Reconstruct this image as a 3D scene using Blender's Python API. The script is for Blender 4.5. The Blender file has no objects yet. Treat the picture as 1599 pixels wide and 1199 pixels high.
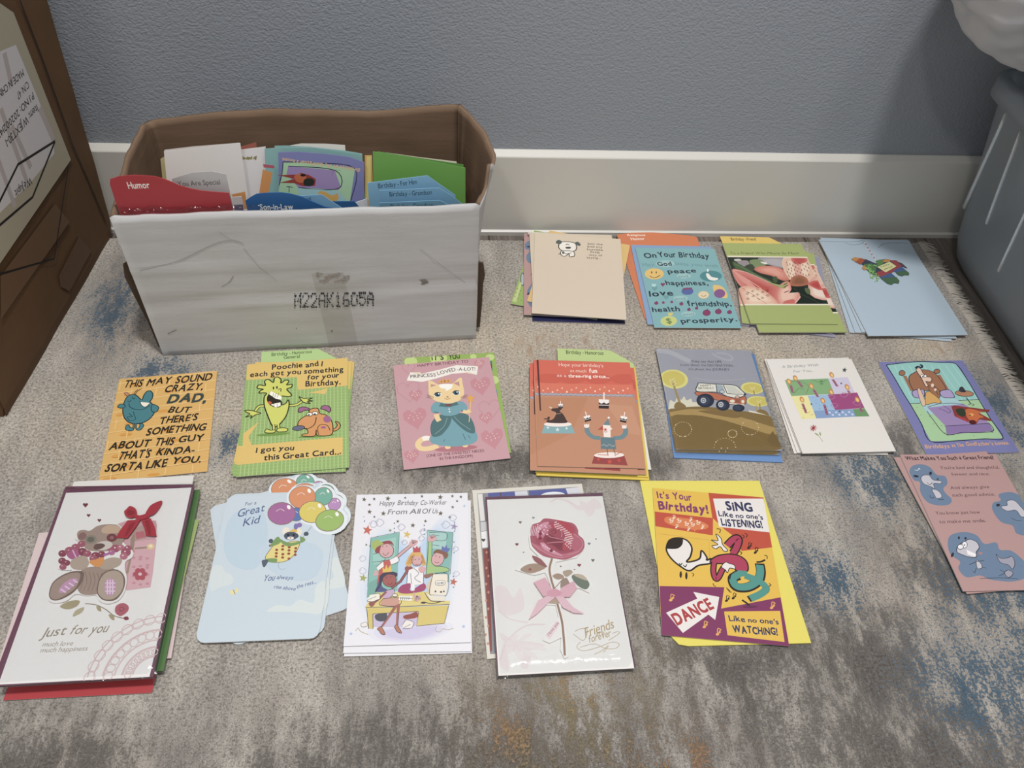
import bpy, bmesh, math, random
from mathutils import Vector, Matrix, noise
from mathutils.geometry import tessellate_polygon

random.seed(11)
SC = bpy.context.scene
COL = SC.collection

# ------------------------------------------------------------------ camera
PITCH, YAW, ROLL, FPX, CAM_H, WALL_Y, BASE_Y = 0.838084, -0.120425, 0.0806565, 1245.28, 0.7542256, 1.001, 0.9856
cp, sp = math.cos(PITCH), math.sin(PITCH)
fw, up, rt = Vector((0, cp, -sp)), Vector((0, sp, cp)), Vector((1, 0, 0))
cr_, sr_ = math.cos(ROLL), math.sin(ROLL)
rt, up = rt * cr_ + up * sr_, -rt * sr_ + up * cr_
ZR = Matrix.Rotation(YAW, 3, 'Z')
rt, up, fw = ZR @ rt, ZR @ up, ZR @ fw
cd = bpy.data.cameras.new('camera')
cam = bpy.data.objects.new('camera', cd)
COL.objects.link(cam)
cd.sensor_width = 36.0
cd.lens = FPX / 1599.0 * 36.0
cd.clip_start = 0.02
mw = Matrix((rt, up, -fw)).transposed().to_4x4()
mw.translation = Vector((0, 0, CAM_H))
cam.matrix_world = mw
SC.camera = cam

# ------------------------------------------------------------------ light
SC.view_settings.view_transform = 'Standard'
SC.view_settings.look = 'None'
SC.view_settings.gamma = 1.0
SC.view_settings.use_curve_mapping = False
SC.view_settings.exposure = 0.0
world = bpy.data.worlds.new('room_ambient')
SC.world = world
world.use_nodes = True
bg = world.node_tree.nodes['Background']
bg.inputs['Color'].default_value = (0.93, 0.96, 1.0, 1)
bg.inputs['Strength'].default_value = 0.34


def ceiling_lamp(name, loc, power, size, color, target=None):
    ld = bpy.data.lights.new(name, 'AREA')
    ld.shape = 'DISK'
    ld.size = size
    ld.energy = power
    ld.color = color
    o = bpy.data.objects.new(name, ld)
    COL.objects.link(o)
    o.location = loc
    if target is not None:
        d = Vector(target) - Vector(loc)
        o.rotation_euler = d.to_track_quat('-Z', 'Y').to_euler()
    return o


ceiling_lamp('ceiling_lamp', (-0.60, -0.75, 2.45), 11, 0.20, (1.0, 0.98, 0.96))
ceiling_lamp('ceiling_lamp', (0.14, 0.28, 2.45), 33, 0.18, (1.0, 0.98, 0.96))
ceiling_lamp('ceiling_lamp', (0.62, 0.26, 2.45), 8, 0.25, (1.0, 0.98, 0.96))


# ------------------------------------------------------------------ helpers
def lin(h):
    o = []
    for i in (0, 2, 4):
        c = int(h[i:i + 2], 16) / 255.0
        o.append(c / 12.92 if c <= 0.04045 else ((c + 0.055) / 1.055) ** 2.4)
    return (o[0], o[1], o[2], 1.0)


def ink(h, k=0.87):
    """printed colour: a little greyer than full strength"""
    r, g, b, _ = lin(h)
    y = 0.3 * r + 0.59 * g + 0.11 * b
    return tuple(max(0.0, y + (c - y) * k) for c in (r, g, b)) + (1.0,)


def link(o, parent=None):
    COL.objects.link(o)
    if parent is not None:
        o.parent = parent
    return o


def tag(o, label=None, cat=None, group=None, kind=None):
    if label:
        o['label'] = label
    if cat:
        o['category'] = cat
    if group:
        o['group'] = group
    if kind:
        o['kind'] = kind
    return o


def empty(name, loc, rotz=0.0):
    o = bpy.data.objects.new(name, None)
    o.empty_display_size = 0.02
    o.location = loc
    o.rotation_euler = (0, 0, rotz)
    return link(o)


class MB:
    """collects vertices and faces with a colour per face, then links ONE mesh object"""

    def __init__(self):
        self.v, self.f, self.c, self.m = [], [], [], []

    def face(self, pts, col=None, mat=0):
        n = len(self.v)
        self.v += [tuple(p) for p in pts]
        self.f.append(tuple(range(n, n + len(pts))))
        self.c.append(col)
        self.m.append(mat)

    def mesh(self, vs, fs, col=None, mat=0):
        n = len(self.v)
        self.v += [tuple(p) for p in vs]
        for f in fs:
            self.f.append(tuple(i + n for i in f))
            self.c.append(col)
            self.m.append(mat)

    def box(self, x0, x1, y0, y1, z0, z1, col=None, mat=0):
        vs = [(x, y, z) for z in (z0, z1) for y in (y0, y1) for x in (x0, x1)]
        self.mesh(vs, [(0, 2, 3, 1), (4, 5, 7, 6), (0, 1, 5, 4), (2, 6, 7, 3), (0, 4, 6, 2), (1, 3, 7, 5)], col, mat)

    def prism(self, pts, z0, z1, top, side=None, mat=0):
        """pts: 2D outline"""
        if area2(pts) < 0:
            pts = pts[::-1]
        n = len(pts)
        side = side or top
        for t in tess(pts):
            self.face([(t[0][0], t[0][1], z1), (t[1][0], t[1][1], z1), (t[2][0], t[2][1], z1)], top, mat)
            self.face([(t[2][0], t[2][1], z0), (t[1][0], t[1][1], z0), (t[0][0], t[0][1], z0)], side, mat)
        for i in range(n):
            a, b = pts[i], pts[(i + 1) % n]
            self.face([(a[0], a[1], z0), (b[0], b[1], z0), (b[0], b[1], z1), (a[0], a[1], z1)], side, mat)

    def build(self, name, mats, parent=None, smooth=False, xf=None):
        me = bpy.data.meshes.new(name)
        vs = self.v if xf is None else [tuple(xf @ Vector(p)) for p in self.v]
        me.from_pydata(vs, [], self.f)
        if not isinstance(mats, (list, tuple)):
            mats = [mats]
        for m in mats:
            me.materials.append(m)
        if any(self.m):
            me.polygons.foreach_set('material_index', self.m)
        if any(c is not None for c in self.c):
            at = me.color_attributes.new('ink', 'FLOAT_COLOR', 'CORNER')
            flat = []
            for f, c in zip(self.f, self.c):
                flat += list(c or (1, 1, 1, 1)) * len(f)
            at.data.foreach_set('color', flat)
        if smooth:
            me.polygons.foreach_set('use_smooth', [True] * len(me.polygons))
        me.update()
        return link(bpy.data.objects.new(name, me), parent)


def area2(p):
    return sum(p[i][0] * p[(i + 1) % len(p)][1] - p[(i + 1) % len(p)][0] * p[i][1] for i in range(len(p))) * 0.5


def tess(pts):
    pts = [p for i, p in enumerate(pts) if i == 0 or abs(p[0] - pts[i - 1][0]) + abs(p[1] - pts[i - 1][1]) > 1e-7]
    if len(pts) < 3:
        return []
    out = []
    for t in tessellate_polygon([[Vector((p[0], p[1], 0)) for p in pts]]):
        q = [pts[i] for i in t]
        if area2(q) < 0:
            q = q[::-1]
        if abs(area2(q)) > 1e-13:
            out.append(q)
    return out


def nodes_mat(name):
    m = bpy.data.materials.new(name)
    m.use_nodes = True
    nt = m.node_tree
    return m, nt, nt.nodes['Principled BSDF']


def N(nt, t, **kw):
    n = nt.nodes.new(t)
    for k, v in kw.items():
        if k.startswith('i_'):
            key = k[2:].replace('_', ' ')
            n.inputs[int(key) if key.isdigit() else key].default_value = v
        else:
            setattr(n, k, v)
    return n


def plain(name, hexc, rough=0.5, spec=0.4):
    m, nt, b = nodes_mat(name)
    b.inputs['Base Color'].default_value = lin(hexc)
    b.inputs['Roughness'].default_value = rough
    b.inputs['Specular IOR Level'].default_value = spec
    return m


# ------------------------------------------------------------------ materials
def ink_mat(name, rough, spec, grain=0.02):
    m, nt, b = nodes_mat(name)
    a = N(nt, 'ShaderNodeAttribute', attribute_name='ink')
    tc = N(nt, 'ShaderNodeTexCoord')
    ns = N(nt, 'ShaderNodeTexNoise', i_Scale=900.0, i_Detail=2.0)
    mr = N(nt, 'ShaderNodeMapRange', i_To_Min=1 - grain * 2, i_To_Max=1 + grain * 2)
    mx = N(nt, 'ShaderNodeVectorMath', operation='SCALE')
    L = nt.links.new
    L(tc.outputs['Object'], ns.inputs['Vector'])
    L(ns.outputs['Fac'], mr.inputs['Value'])
    L(a.outputs['Color'], mx.inputs[0])
    L(mr.outputs['Result'], mx.inputs['Scale'])
    L(mx.outputs['Vector'], b.inputs['Base Color'])
    b.inputs['Roughness'].default_value = rough
    b.inputs['Specular IOR Level'].default_value = spec
    return m


M_PRINT = ink_mat('printed_paper', 0.55, 0.3)
M_GLOSS = ink_mat('coated_paper', 0.42, 0.4)
M_RIBBON = ink_mat('satin_ribbon', 0.4, 0.5, 0.06)


def film_mat():
    m = bpy.data.materials.new('clear_film')
    m.use_nodes = True
    nt = m.node_tree
    nt.nodes.clear()
    L = nt.links.new
    out = N(nt, 'ShaderNodeOutputMaterial')
    tr = N(nt, 'ShaderNodeBsdfTransparent')
    tr.inputs['Color'].default_value = (0.95, 0.96, 0.965, 1)
    gl = N(nt, 'ShaderNodeBsdfGlossy', i_Roughness=0.10)
    lw = N(nt, 'ShaderNodeLayerWeight', i_Blend=0.5)
    pw = N(nt, 'ShaderNodeMath', operation='POWER')
    pw.inputs[1].default_value = 4.0
    fr = N(nt, 'ShaderNodeMath', operation='MULTIPLY_ADD')
    fr.inputs[1].default_value = 0.6
    fr.inputs[2].default_value = 0.04
    L(lw.outputs['Facing'], pw.inputs[0])
    L(pw.outputs['Value'], fr.inputs[0])
    mx = N(nt, 'ShaderNodeMixShader')
    tc = N(nt, 'ShaderNodeTexCoord')
    ns = N(nt, 'ShaderNodeTexNoise', i_Scale=38.0, i_Detail=2.0, i_Distortion=1.2)
    bp = N(nt, 'ShaderNodeBump', i_Strength=0.35, i_Distance=0.004)
    L(tc.outputs['Object'], ns.inputs['Vector'])
    L(ns.outputs['Fac'], bp.inputs['Height'])
    L(bp.outputs['Normal'], gl.inputs['Normal'])
    L(bp.outputs['Normal'], lw.inputs['Normal'])
    L(fr.outputs['Value'], mx.inputs['Fac'])
    L(tr.outputs['BSDF'], mx.inputs[1])
    L(gl.outputs['BSDF'], mx.inputs[2])
    L(mx.outputs['Shader'], out.inputs['Surface'])
    return m


M_FILM = film_mat()


def wall_mat():
    m, nt, b = nodes_mat('orange_peel_wall_paint')
    L = nt.links.new
    tc = N(nt, 'ShaderNodeTexCoord')
    mp = N(nt, 'ShaderNodeMapping')
    mp.inputs['Scale'].default_value = (0.85, 1, 1.1)
    ns = N(nt, 'ShaderNodeTexNoise', i_Scale=340.0, i_Detail=2.0, i_Roughness=0.5, i_Distortion=0.25)
    bp = N(nt, 'ShaderNodeBump', i_Strength=0.4, i_Distance=0.003)
    L(tc.outputs['Object'], mp.inputs['Vector'])
    L(mp.outputs['Vector'], ns.inputs['Vector'])
    L(ns.outputs['Fac'], bp.inputs['Height'])
    L(bp.outputs['Normal'], b.inputs['Normal'])
    b.inputs['Base Color'].default_value = lin('979ca3')
    b.inputs['Roughness'].default_value = 0.6
    return m


def rug_mat():
    m, nt, b = nodes_mat('distressed_rug_pile')
    L = nt.links.new
    tc = N(nt, 'ShaderNodeTexCoord')
    P = tc.outputs['Object']

    def noise_(scale, detail=3.0, rough=0.6, dist=0.0, st=None):
        v = P
        if st:
            mp = N(nt, 'ShaderNodeMapping')
            mp.inputs['Scale'].default_value = st
            L(P, mp.inputs['Vector'])
            v = mp.outputs['Vector']
        n = N(nt, 'ShaderNodeTexNoise', i_Scale=scale, i_Detail=detail, i_Roughness=rough, i_Distortion=dist)
        L(v, n.inputs['Vector'])
        return n.outputs['Fac']

    def rng(v, a, b_, c=0.0, d=1.0):
        r = N(nt, 'ShaderNodeMapRange', i_From_Min=a, i_From_Max=b_, i_To_Min=c, i_To_Max=d)
        L(v, r.inputs['Value'])
        return r.outputs['Result']

    def mth(op, a, b_=None):
        n = N(nt, 'ShaderNodeMath', operation=op)
        for i, x in enumerate((a, b_)):
            if x is None:
                continue
            if isinstance(x, (int, float)):
                n.inputs[i].default_value = x
            else:
                L(x, n.inputs[i])
        return n.outputs['Value']

    def mix(f, a, b_):
        n = N(nt, 'ShaderNodeMix', data_type='RGBA')
        L(f, n.inputs['Factor'])
        for k, x in ((6, a), (7, b_)):
            if isinstance(x, str):
                n.inputs[k].default_value = lin(x)
            else:
                L(x, n.inputs[k])
        return n.outputs[2]

    def blob(cx, cy, rx, ry):
        s = N(nt, 'ShaderNodeVectorMath', operation='SUBTRACT')
        s.inputs[1].default_value = (cx, cy, 0)
        L(P, s.inputs[0])
        q = N(nt, 'ShaderNodeVectorMath', operation='MULTIPLY')
        q.inputs[1].default_value = (1 / rx, 1 / ry, 0)
        L(s.outputs['Vector'], q.inputs[0])
        ln = N(nt, 'ShaderNodeVectorMath', operation='LENGTH')
        L(q.outputs['Vector'], ln.inputs[0])
        return rng(ln.outputs['Value'], 1.0, 0.1)

    def speckled(mask, grain, k=0.9):
        return rng(mth('ADD', mask, mth('MULTIPLY', mth('SUBTRACT', grain, 0.5), k)), 0.32, 0.68)

    streak = noise_(10.0, 5.0, 0.66, 0.15, (1.7, 0.6, 1))
    broad = noise_(4.2, 3.0, 0.55, 0.4)
    fine = noise_(330.0, 2.0, 0.6)
    fine2 = noise_(720.0, 2.0, 0.65)
    ragged = noise_(30.0, 6.0, 0.74, 0.1, (1.7, 0.65, 1))
    c = mix(rng(streak, 0.36, 0.66), '938c85', 'bcb5ab')
    c = mix(mth('MULTIPLY', rng(broad, 0.52, 0.72), 0.65), c, 'b5a694')
    tan = None
    for bx in ((0.10, 0.75, 0.30, 0.14), (0.40, 0.72, 0.22, 0.08), (-0.33, 0.62, 0.28, 0.12), (0.66, 0.73, 0.10, 0.05)):
        t = blob(*bx)
        tan = t if tan is None else mth('MAXIMUM', tan, t)
    c = mix(mth('MULTIPLY', tan, rng(ragged, 0.3, 0.6, 0.35, 0.95)), c, 'c2b4a0')

    def patches(lst):
        o = None
        for bx in lst:
            t = blob(*bx)
            o = t if o is None else mth('MAXIMUM', o, t)
        return o

    dark = patches([(0.30, 0.34, 0.24, 0.24), (0.58, 0.52, 0.18, 0.16), (0.06, 0.55, 0.30, 0.06), (0.45, 0.20, 0.32, 0.22), (0.42, 0.30, 0.16, 0.14), (0.55, 0.40, 0.14, 0.12), (-0.36, 0.22, 0.2, 0.13), (0.05, 0.20, 0.55, 0.17), (0.22, 0.55, 0.10, 0.06)])
    c = mix(mth('MULTIPLY', speckled(mth('MULTIPLY', dark, rng(ragged, 0.33, 0.58, 0.32, 1.0)), fine, 1.6), 0.85), c, '57514c')
    blue = patches([(0.60, 0.36, 0.15, 0.18), (0.70, 0.62, 0.10, 0.13), (0.52, 0.27, 0.13, 0.10), (-0.44, 0.82, 0.07, 0.16), (-0.36, 0.70, 0.08, 0.06), (0.40, 0.39, 0.07, 0.07), (0.50, 0.52, 0.10, 0.09), (-0.25, 0.58, 0.05, 0.05)])
    c = mix(speckled(mth('MULTIPLY', blue, rng(ragged, 0.34, 0.60, 0.16, 0.92)), fine, 2.2), c, '4a5d6c')
    rust = patches([(0.20, 0.215, 0.10, 0.05), (0.13, 0.29, 0.05, 0.04), (0.15, 0.74, 0.10, 0.05), (0.69, 0.74, 0.06, 0.04), (0.05, 0.25, 0.05, 0.05)])
    c = mix(mth('MULTIPLY', speckled(mth('MULTIPLY', rust, rng(ragged, 0.44, 0.62)), fine, 1.8), 0.6), c, '957052')
    yel = patches([(0.12, 0.26, 0.14, 0.14)])
    c = mix(mth('MULTIPLY', yel, rng(ragged, 0.45, 0.62, 0.0, 0.6)), c, '8c7c58')
    sp = mth('MULTIPLY', rng(fine, 0.28, 0.72, 0.5, 1.5), rng(fine2, 0.25, 0.75, 0.62, 1.38))
    sc = N(nt, 'ShaderNodeVectorMath', operation='SCALE')
    L(c, sc.inputs[0])
    L(sp, sc.inputs['Scale'])
    L(sc.outputs['Vector'], b.inputs['Base Color'])
    b.inputs['Roughness'].default_value = 0.95
    b.inputs['Specular IOR Level'].default_value = 0.1
    b.inputs['Sheen Weight'].default_value = 0.35
    b.inputs['Sheen Roughness'].default_value = 0.5
    bp = N(nt, 'ShaderNodeBump', i_Strength=0.7, i_Distance=0.003)
    L(mth('ADD', fine, mth('MULTIPLY', fine2, 0.6)), bp.inputs['Height'])
    L(bp.outputs['Normal'], b.inputs['Normal'])
    return m


def wood_mat():
    m, nt, b = nodes_mat('grey_wood_planks')
    L = nt.links.new
    tc = N(nt, 'ShaderNodeTexCoord')
    sx = N(nt, 'ShaderNodeSeparateXYZ')
    L(tc.outputs['Object'], sx.inputs['Vector'])
    mp = N(nt, 'ShaderNodeMapping')
    mp.inputs['Scale'].default_value = (60, 3.0, 1)
    ns = N(nt, 'ShaderNodeTexNoise', i_Scale=3.0, i_Detail=5.0, i_Roughness=0.65, i_Distortion=0.5)
    L(tc.outputs['Object'], mp.inputs['Vector'])
    L(mp.outputs['Vector'], ns.inputs['Vector'])
    mo = N(nt, 'ShaderNodeMath', operation='PINGPONG')
    mo.inputs[1].default_value = 0.05
    ad = N(nt, 'ShaderNodeMath', operation='ADD')
    ad.inputs[1].default_value = 0.035
    L(sx.outputs['X'], ad.inputs[0])
    L(ad.outputs['Value'], mo.inputs[0])
    seam = N(nt, 'ShaderNodeMapRange', i_From_Min=0.0006, i_From_Max=0.0022, i_To_Min=0.25, i_To_Max=1.0)
    L(mo.outputs['Value'], seam.inputs['Value'])
    cr = N(nt, 'ShaderNodeValToRGB')
    cr.color_ramp.elements[0].position, cr.color_ramp.elements[1].position = 0.3, 0.72
    cr.color_ramp.elements[0].color, cr.color_ramp.elements[1].color = lin('544b45'), lin('8a8077')
    L(ns.outputs['Fac'], cr.inputs['Fac'])
    sc = N(nt, 'ShaderNodeVectorMath', operation='SCALE')
    L(cr.outputs['Color'], sc.inputs[0])
    L(seam.outputs['Result'], sc.inputs['Scale'])
    L(sc.outputs['Vector'], b.inputs['Base Color'])
    b.inputs['Roughness'].default_value = 0.5
    return m


def board_mat(name, c0, c1, rough=0.75, flute=True, axis='Z', scale=1.0):
    """corrugated board: soft blotches and faint horizontal flutes"""
    m, nt, b = nodes_mat(name)
    L = nt.links.new
    tc = N(nt, 'ShaderNodeTexCoord')
    mp = N(nt, 'ShaderNodeMapping')
    mp.inputs['Scale'].default_value = (3 * scale, 3 * scale, 26 * scale) if axis == 'Z' else (26 * scale, 3 * scale, 3 * scale)
    ns = N(nt, 'ShaderNodeTexNoise', i_Scale=2.2, i_Detail=5.0, i_Roughness=0.62)
    ns2 = N(nt, 'ShaderNodeTexNoise', i_Scale=420.0, i_Detail=2.0)
    mx = N(nt, 'ShaderNodeMix', data_type='RGBA')
    mr = N(nt, 'ShaderNodeMapRange', i_From_Min=0.3, i_From_Max=0.7)
    mx.inputs[6].default_value, mx.inputs[7].default_value = lin(c0), lin(c1)
    L(tc.outputs['Object'], mp.inputs['Vector'])
    L(mp.outputs['Vector'], ns.inputs['Vector'])
    L(tc.outputs['Object'], ns2.inputs['Vector'])
    L(ns.outputs['Fac'], mr.inputs['Value'])
    L(mr.outputs['Result'], mx.inputs['Factor'])
    L(mx.outputs[2], b.inputs['Base Color'])
    b.inputs['Roughness'].default_value = rough
    b.inputs['Specular IOR Level'].default_value = 0.25
    bp = N(nt, 'ShaderNodeBump', i_Strength=0.25, i_Distance=0.002)
    ad = N(nt, 'ShaderNodeMath', operation='MULTIPLY_ADD')
    ad.inputs[1].default_value = 0.15
    L(ns2.outputs['Fac'], ad.inputs[0])
    L(ns.outputs['Fac'], ad.inputs[2])
    L(ad.outputs['Value'], bp.inputs['Height'])
    L(bp.outputs['Normal'], b.inputs['Normal'])
    return m


M_WALL, M_RUG, M_WOOD = wall_mat(), rug_mat(), wood_mat()
M_TRIM = plain('white_trim_paint', 'd6d3cb', 0.32, 0.5)
M_BOXW = board_mat('white_box_board', 'bebdbb', 'cbcac9')
M_KRAFT = board_mat('kraft_board', '735e4c', '846c58')
M_CARTON = board_mat('brown_carton_board', '5d452f', '6b5038')
M_YARN = plain('rug_fringe_yarn', 'b9b2a8', 0.95, 0.1)


# ------------------------------------------------------------------ printing
_glyph = {}


def glyph(ch, bold):
    k = (ch, bold)
    if k not in _glyph:
        cu = bpy.data.curves.new('lettering', 'FONT')
        cu.body = ch
        cu.resolution_u = 3
        ob = bpy.data.objects.new('lettering', cu)
        me = ob.to_mesh()
        vs = [(v.co.x, v.co.y) for v in me.vertices]
        tr, lift = [], 0
        for p in me.polygons:
            t = [vs[i] for i in p.vertices]
            for q in tess(t) if len(t) > 3 else [t]:
                tr.append(q if area2(q) > 0 else q[::-1])
        o = (0, 0.004, 0.02, 0.036)[bold]
        if o:                                       # heavier weights: the strokes spread on every side
            tr = [[(x + a, y + b_) for x, y in t] for a, b_ in ((o, o), (-o, o), (o, -o), (-o, -o)) for t in tr]
            lift = len(tr) // 4
            vs = [(x + a, y) for a in (-o, o) for x, y in vs]
        ob.to_mesh_clear()
        bpy.data.objects.remove(ob)
        bpy.data.curves.remove(cu)
        xs = [v[0] for v in vs] or [0, 0.2]
        _glyph[k] = (tr, min(xs), max(xs), lift)
    return _glyph[k]


class Poly(list):
    """a polygon that remembers how many hairs it sits above its layer"""

    def __init__(self, pts, lv):
        super().__init__(pts)
        self.lv = lv


def set_text(text, p0, p1, h, st):
    """triangles of a line of lettering from p0 to p1 (baseline), capital height h"""
    bold = 3 if 'B' in st else 2 if 'b' in st else 0 if 't' in st else 1
    rnd = random.Random(text)
    pen, tr = 0.0, []
    for ch in text:
        if ch == ' ':
            pen += 0.26
            continue
        g, x0, x1, lift = glyph(ch, bold)
        r = rnd.uniform(-0.12, 0.12) if 'j' in st else 0.0
        dy = rnd.uniform(-0.05, 0.05) if 'j' in st else 0.0
        c, s = math.cos(r), math.sin(r)
        cx, cy = (x0 + x1) / 2, 0.3
        for it, t in enumerate(g):
            q = []
            for x, y in t:
                a, b_ = x - cx, y - cy
                q.append((cx + a * c - b_ * s - x0 + pen, cy + a * s + b_ * c + dy))
            tr.append((q, it // lift if lift else 0))
        pen += (x1 - x0) + 0.075
    width = max(pen - 0.075, 0.01)
    shear = 0.32 if 's' in st else 0.2 if 'i' in st else 0.0
    d = Vector((p1[0] - p0[0], p1[1] - p0[1]))
    ln = d.length or 1e-6
    d /= ln
    n = Vector((-d.y, d.x))
    kx, ky = ln / width, h / 0.70
    out = []
    for t, lv in tr:
        q = []
        for x, y in t:
            xx, yy = x * kx + shear * y * ky, y * ky
            q.append((p0[0] + d.x * xx + n.x * yy, p0[1] + d.y * xx + n.y * yy))
        out.append(Poly(q, lv))
    return out


def catmull(p, closed, k=5):
    n = len(p)
    out = []
    for i in range(n if closed else n - 1):
        if closed:
            a, b_, c, d = p[(i - 1) % n], p[i], p[(i + 1) % n], p[(i + 2) % n]
        else:
            a, b_, c, d = p[max(i - 1, 0)], p[i], p[i + 1], p[min(i + 2, n - 1)]
        for j in range(k):
            t = j / k
            out.append(tuple(0.5 * (2 * b_[m] + (c[m] - a[m]) * t + (2 * a[m] - 5 * b_[m] + 4 * c[m] - d[m]) * t * t
                                    + (3 * b_[m] - a[m] - 3 * c[m] + d[m]) * t ** 3) for m in (0, 1)))
    if not closed:
        out.append(tuple(p[-1]))
    return out


def ribbon(p, w, closed=False):
    n = len(p)
    Lf, Rt = [], []
    for i in range(n):
        a = p[(i - 1) % n] if (closed or i > 0) else p[i]
        b_ = p[(i + 1) % n] if (closed or i < n - 1) else p[i]
        dx, dy = b_[0] - a[0], b_[1] - a[1]
        l = math.hypot(dx, dy) or 1e-9
        nx, ny = -dy / l * w / 2, dx / l * w / 2
        Lf.append((p[i][0] + nx, p[i][1] + ny))
        Rt.append((p[i][0] - nx, p[i][1] - ny))
    qs = []
    for i in range(n if closed else n - 1):
        j = (i + 1) % n
        qs.append([Rt[i], Rt[j], Lf[j], Lf[i]])
    return qs


def clip(poly, box):
    """keep the part of a polygon that is on the sheet"""
    for ax, lim, sg in ((0, box[0], 1), (0, box[1], -1), (1, box[2], 1), (1, box[3], -1)):
        o = []
        for i in range(len(poly)):
            a, b_ = poly[i - 1], poly[i]
            ia, ib = (a[ax] - lim) * sg >= 0, (b_[ax] - lim) * sg >= 0
            if ia != ib:
                t = (lim - a[ax]) / (b_[ax] - a[ax])
                o.append((a[0] + (b_[0] - a[0]) * t, a[1] + (b_[1] - a[1]) * t))
            if ib:
                o.append(b_)
        poly = o
        if len(poly) < 3:
            return []
    return poly


def pts_of(s):
    return [tuple(float(x) * 1e-4 for x in t.split(',')) for t in s.split()]


def parse(art):
    """-> list of (colour, [polygons]) in painter's order"""
    out = []
    for ln in art.strip().splitlines():
        k, c, rest = ln.split(' ', 2)
        col = ink(c)
        if k == 'F':                                 # airbrushed shape: steps from its rim colour to its heart colour
            c1, n, k1, r2 = rest.split(' ', 3)
            col1, n, k1 = ink(c1), int(n), float(k1) * 0.01
            (mx, my), *p = pts_of(r2)
            for j in range(n):
                t = j / (n - 1)
                f = 1 - (1 - k1) * t
                out.append((tuple(u + (v - u) * t for u, v in zip(col, col1)),
                            [catmull([(mx + (x - mx) * f, my + (y - my) * f) for x, y in p], True)]))
            continue
        if k == 'P':
            polys = [pts_of(rest)]
        elif k == 'B':
            polys = [catmull(pts_of(rest), True)]
        elif k in 'LSK':
            w, r2 = rest.split(' ', 1)
            p = pts_of(r2)
            if k == 'S':
                p = catmull(p, False)
            if k == 'K':
                p = catmull(p, True)
            polys = ribbon(p, float(w) * 1e-4, k == 'K')
        elif k == 'E':
            (cx, cy), (ax, ay), (bx, by) = pts_of(rest)
            n = 20 if math.hypot(ax, ay) > 0.002 else 10
            polys = [[(cx + ax * math.cos(t) + bx * math.sin(t), cy + ay * math.cos(t) + by * math.sin(t))
                      for t in (2 * math.pi * i / n for i in range(n))]]
        else:
            a, b_, h, st, text = rest.split(' ', 4)
            (p0, p1) = pts_of(a + ' ' + b_)
            polys = set_text(text, p0, p1, float(h) * 1e-4, st)
        out.append((col, polys))
    return out


STEP = 0.000022


def print_art(mb, art, z, box=None, extrude=0.0, mat=0):
    """lay the ink of a print on a surface at height z: later shapes lie over earlier ones"""
    done = []
    for col, polys in parse(art):
        if box:
            np_ = []
            for p in polys:
                xs, ys = [q[0] for q in p], [q[1] for q in p]
                if min(xs) < box[0] or max(xs) > box[1] or min(ys) < box[2] or max(ys) > box[3]:
                    p = Poly(clip(p, box), getattr(p, 'lv', 0))
                if len(p) > 2:
                    np_.append(p)
            polys = np_
        if not polys:
            continue
        bb = (min(q[0] for p in polys for q in p), max(q[0] for p in polys for q in p),
              min(q[1] for p in polys for q in p), max(q[1] for p in polys for q in p))
        lay = 1
        for ob, ol in done:
            if ol >= lay and ob[0] < bb[1] and ob[1] > bb[0] and ob[2] < bb[3] and ob[3] > bb[2]:
                lay = ol + 1
        done.append((bb, lay))
        zz = z + lay * STEP
        for i, p in enumerate(polys):
            if extrude:
                mb.prism(p, z, zz + extrude, col, col, mat)
            else:
                zp = zz + (p.lv * 0.0000055 if isinstance(p, Poly) else (i % 3) * 0.000003)
                for t in tess(p):
                    mb.face([(q[0], q[1], zp) for q in t], col, mat)


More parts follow.
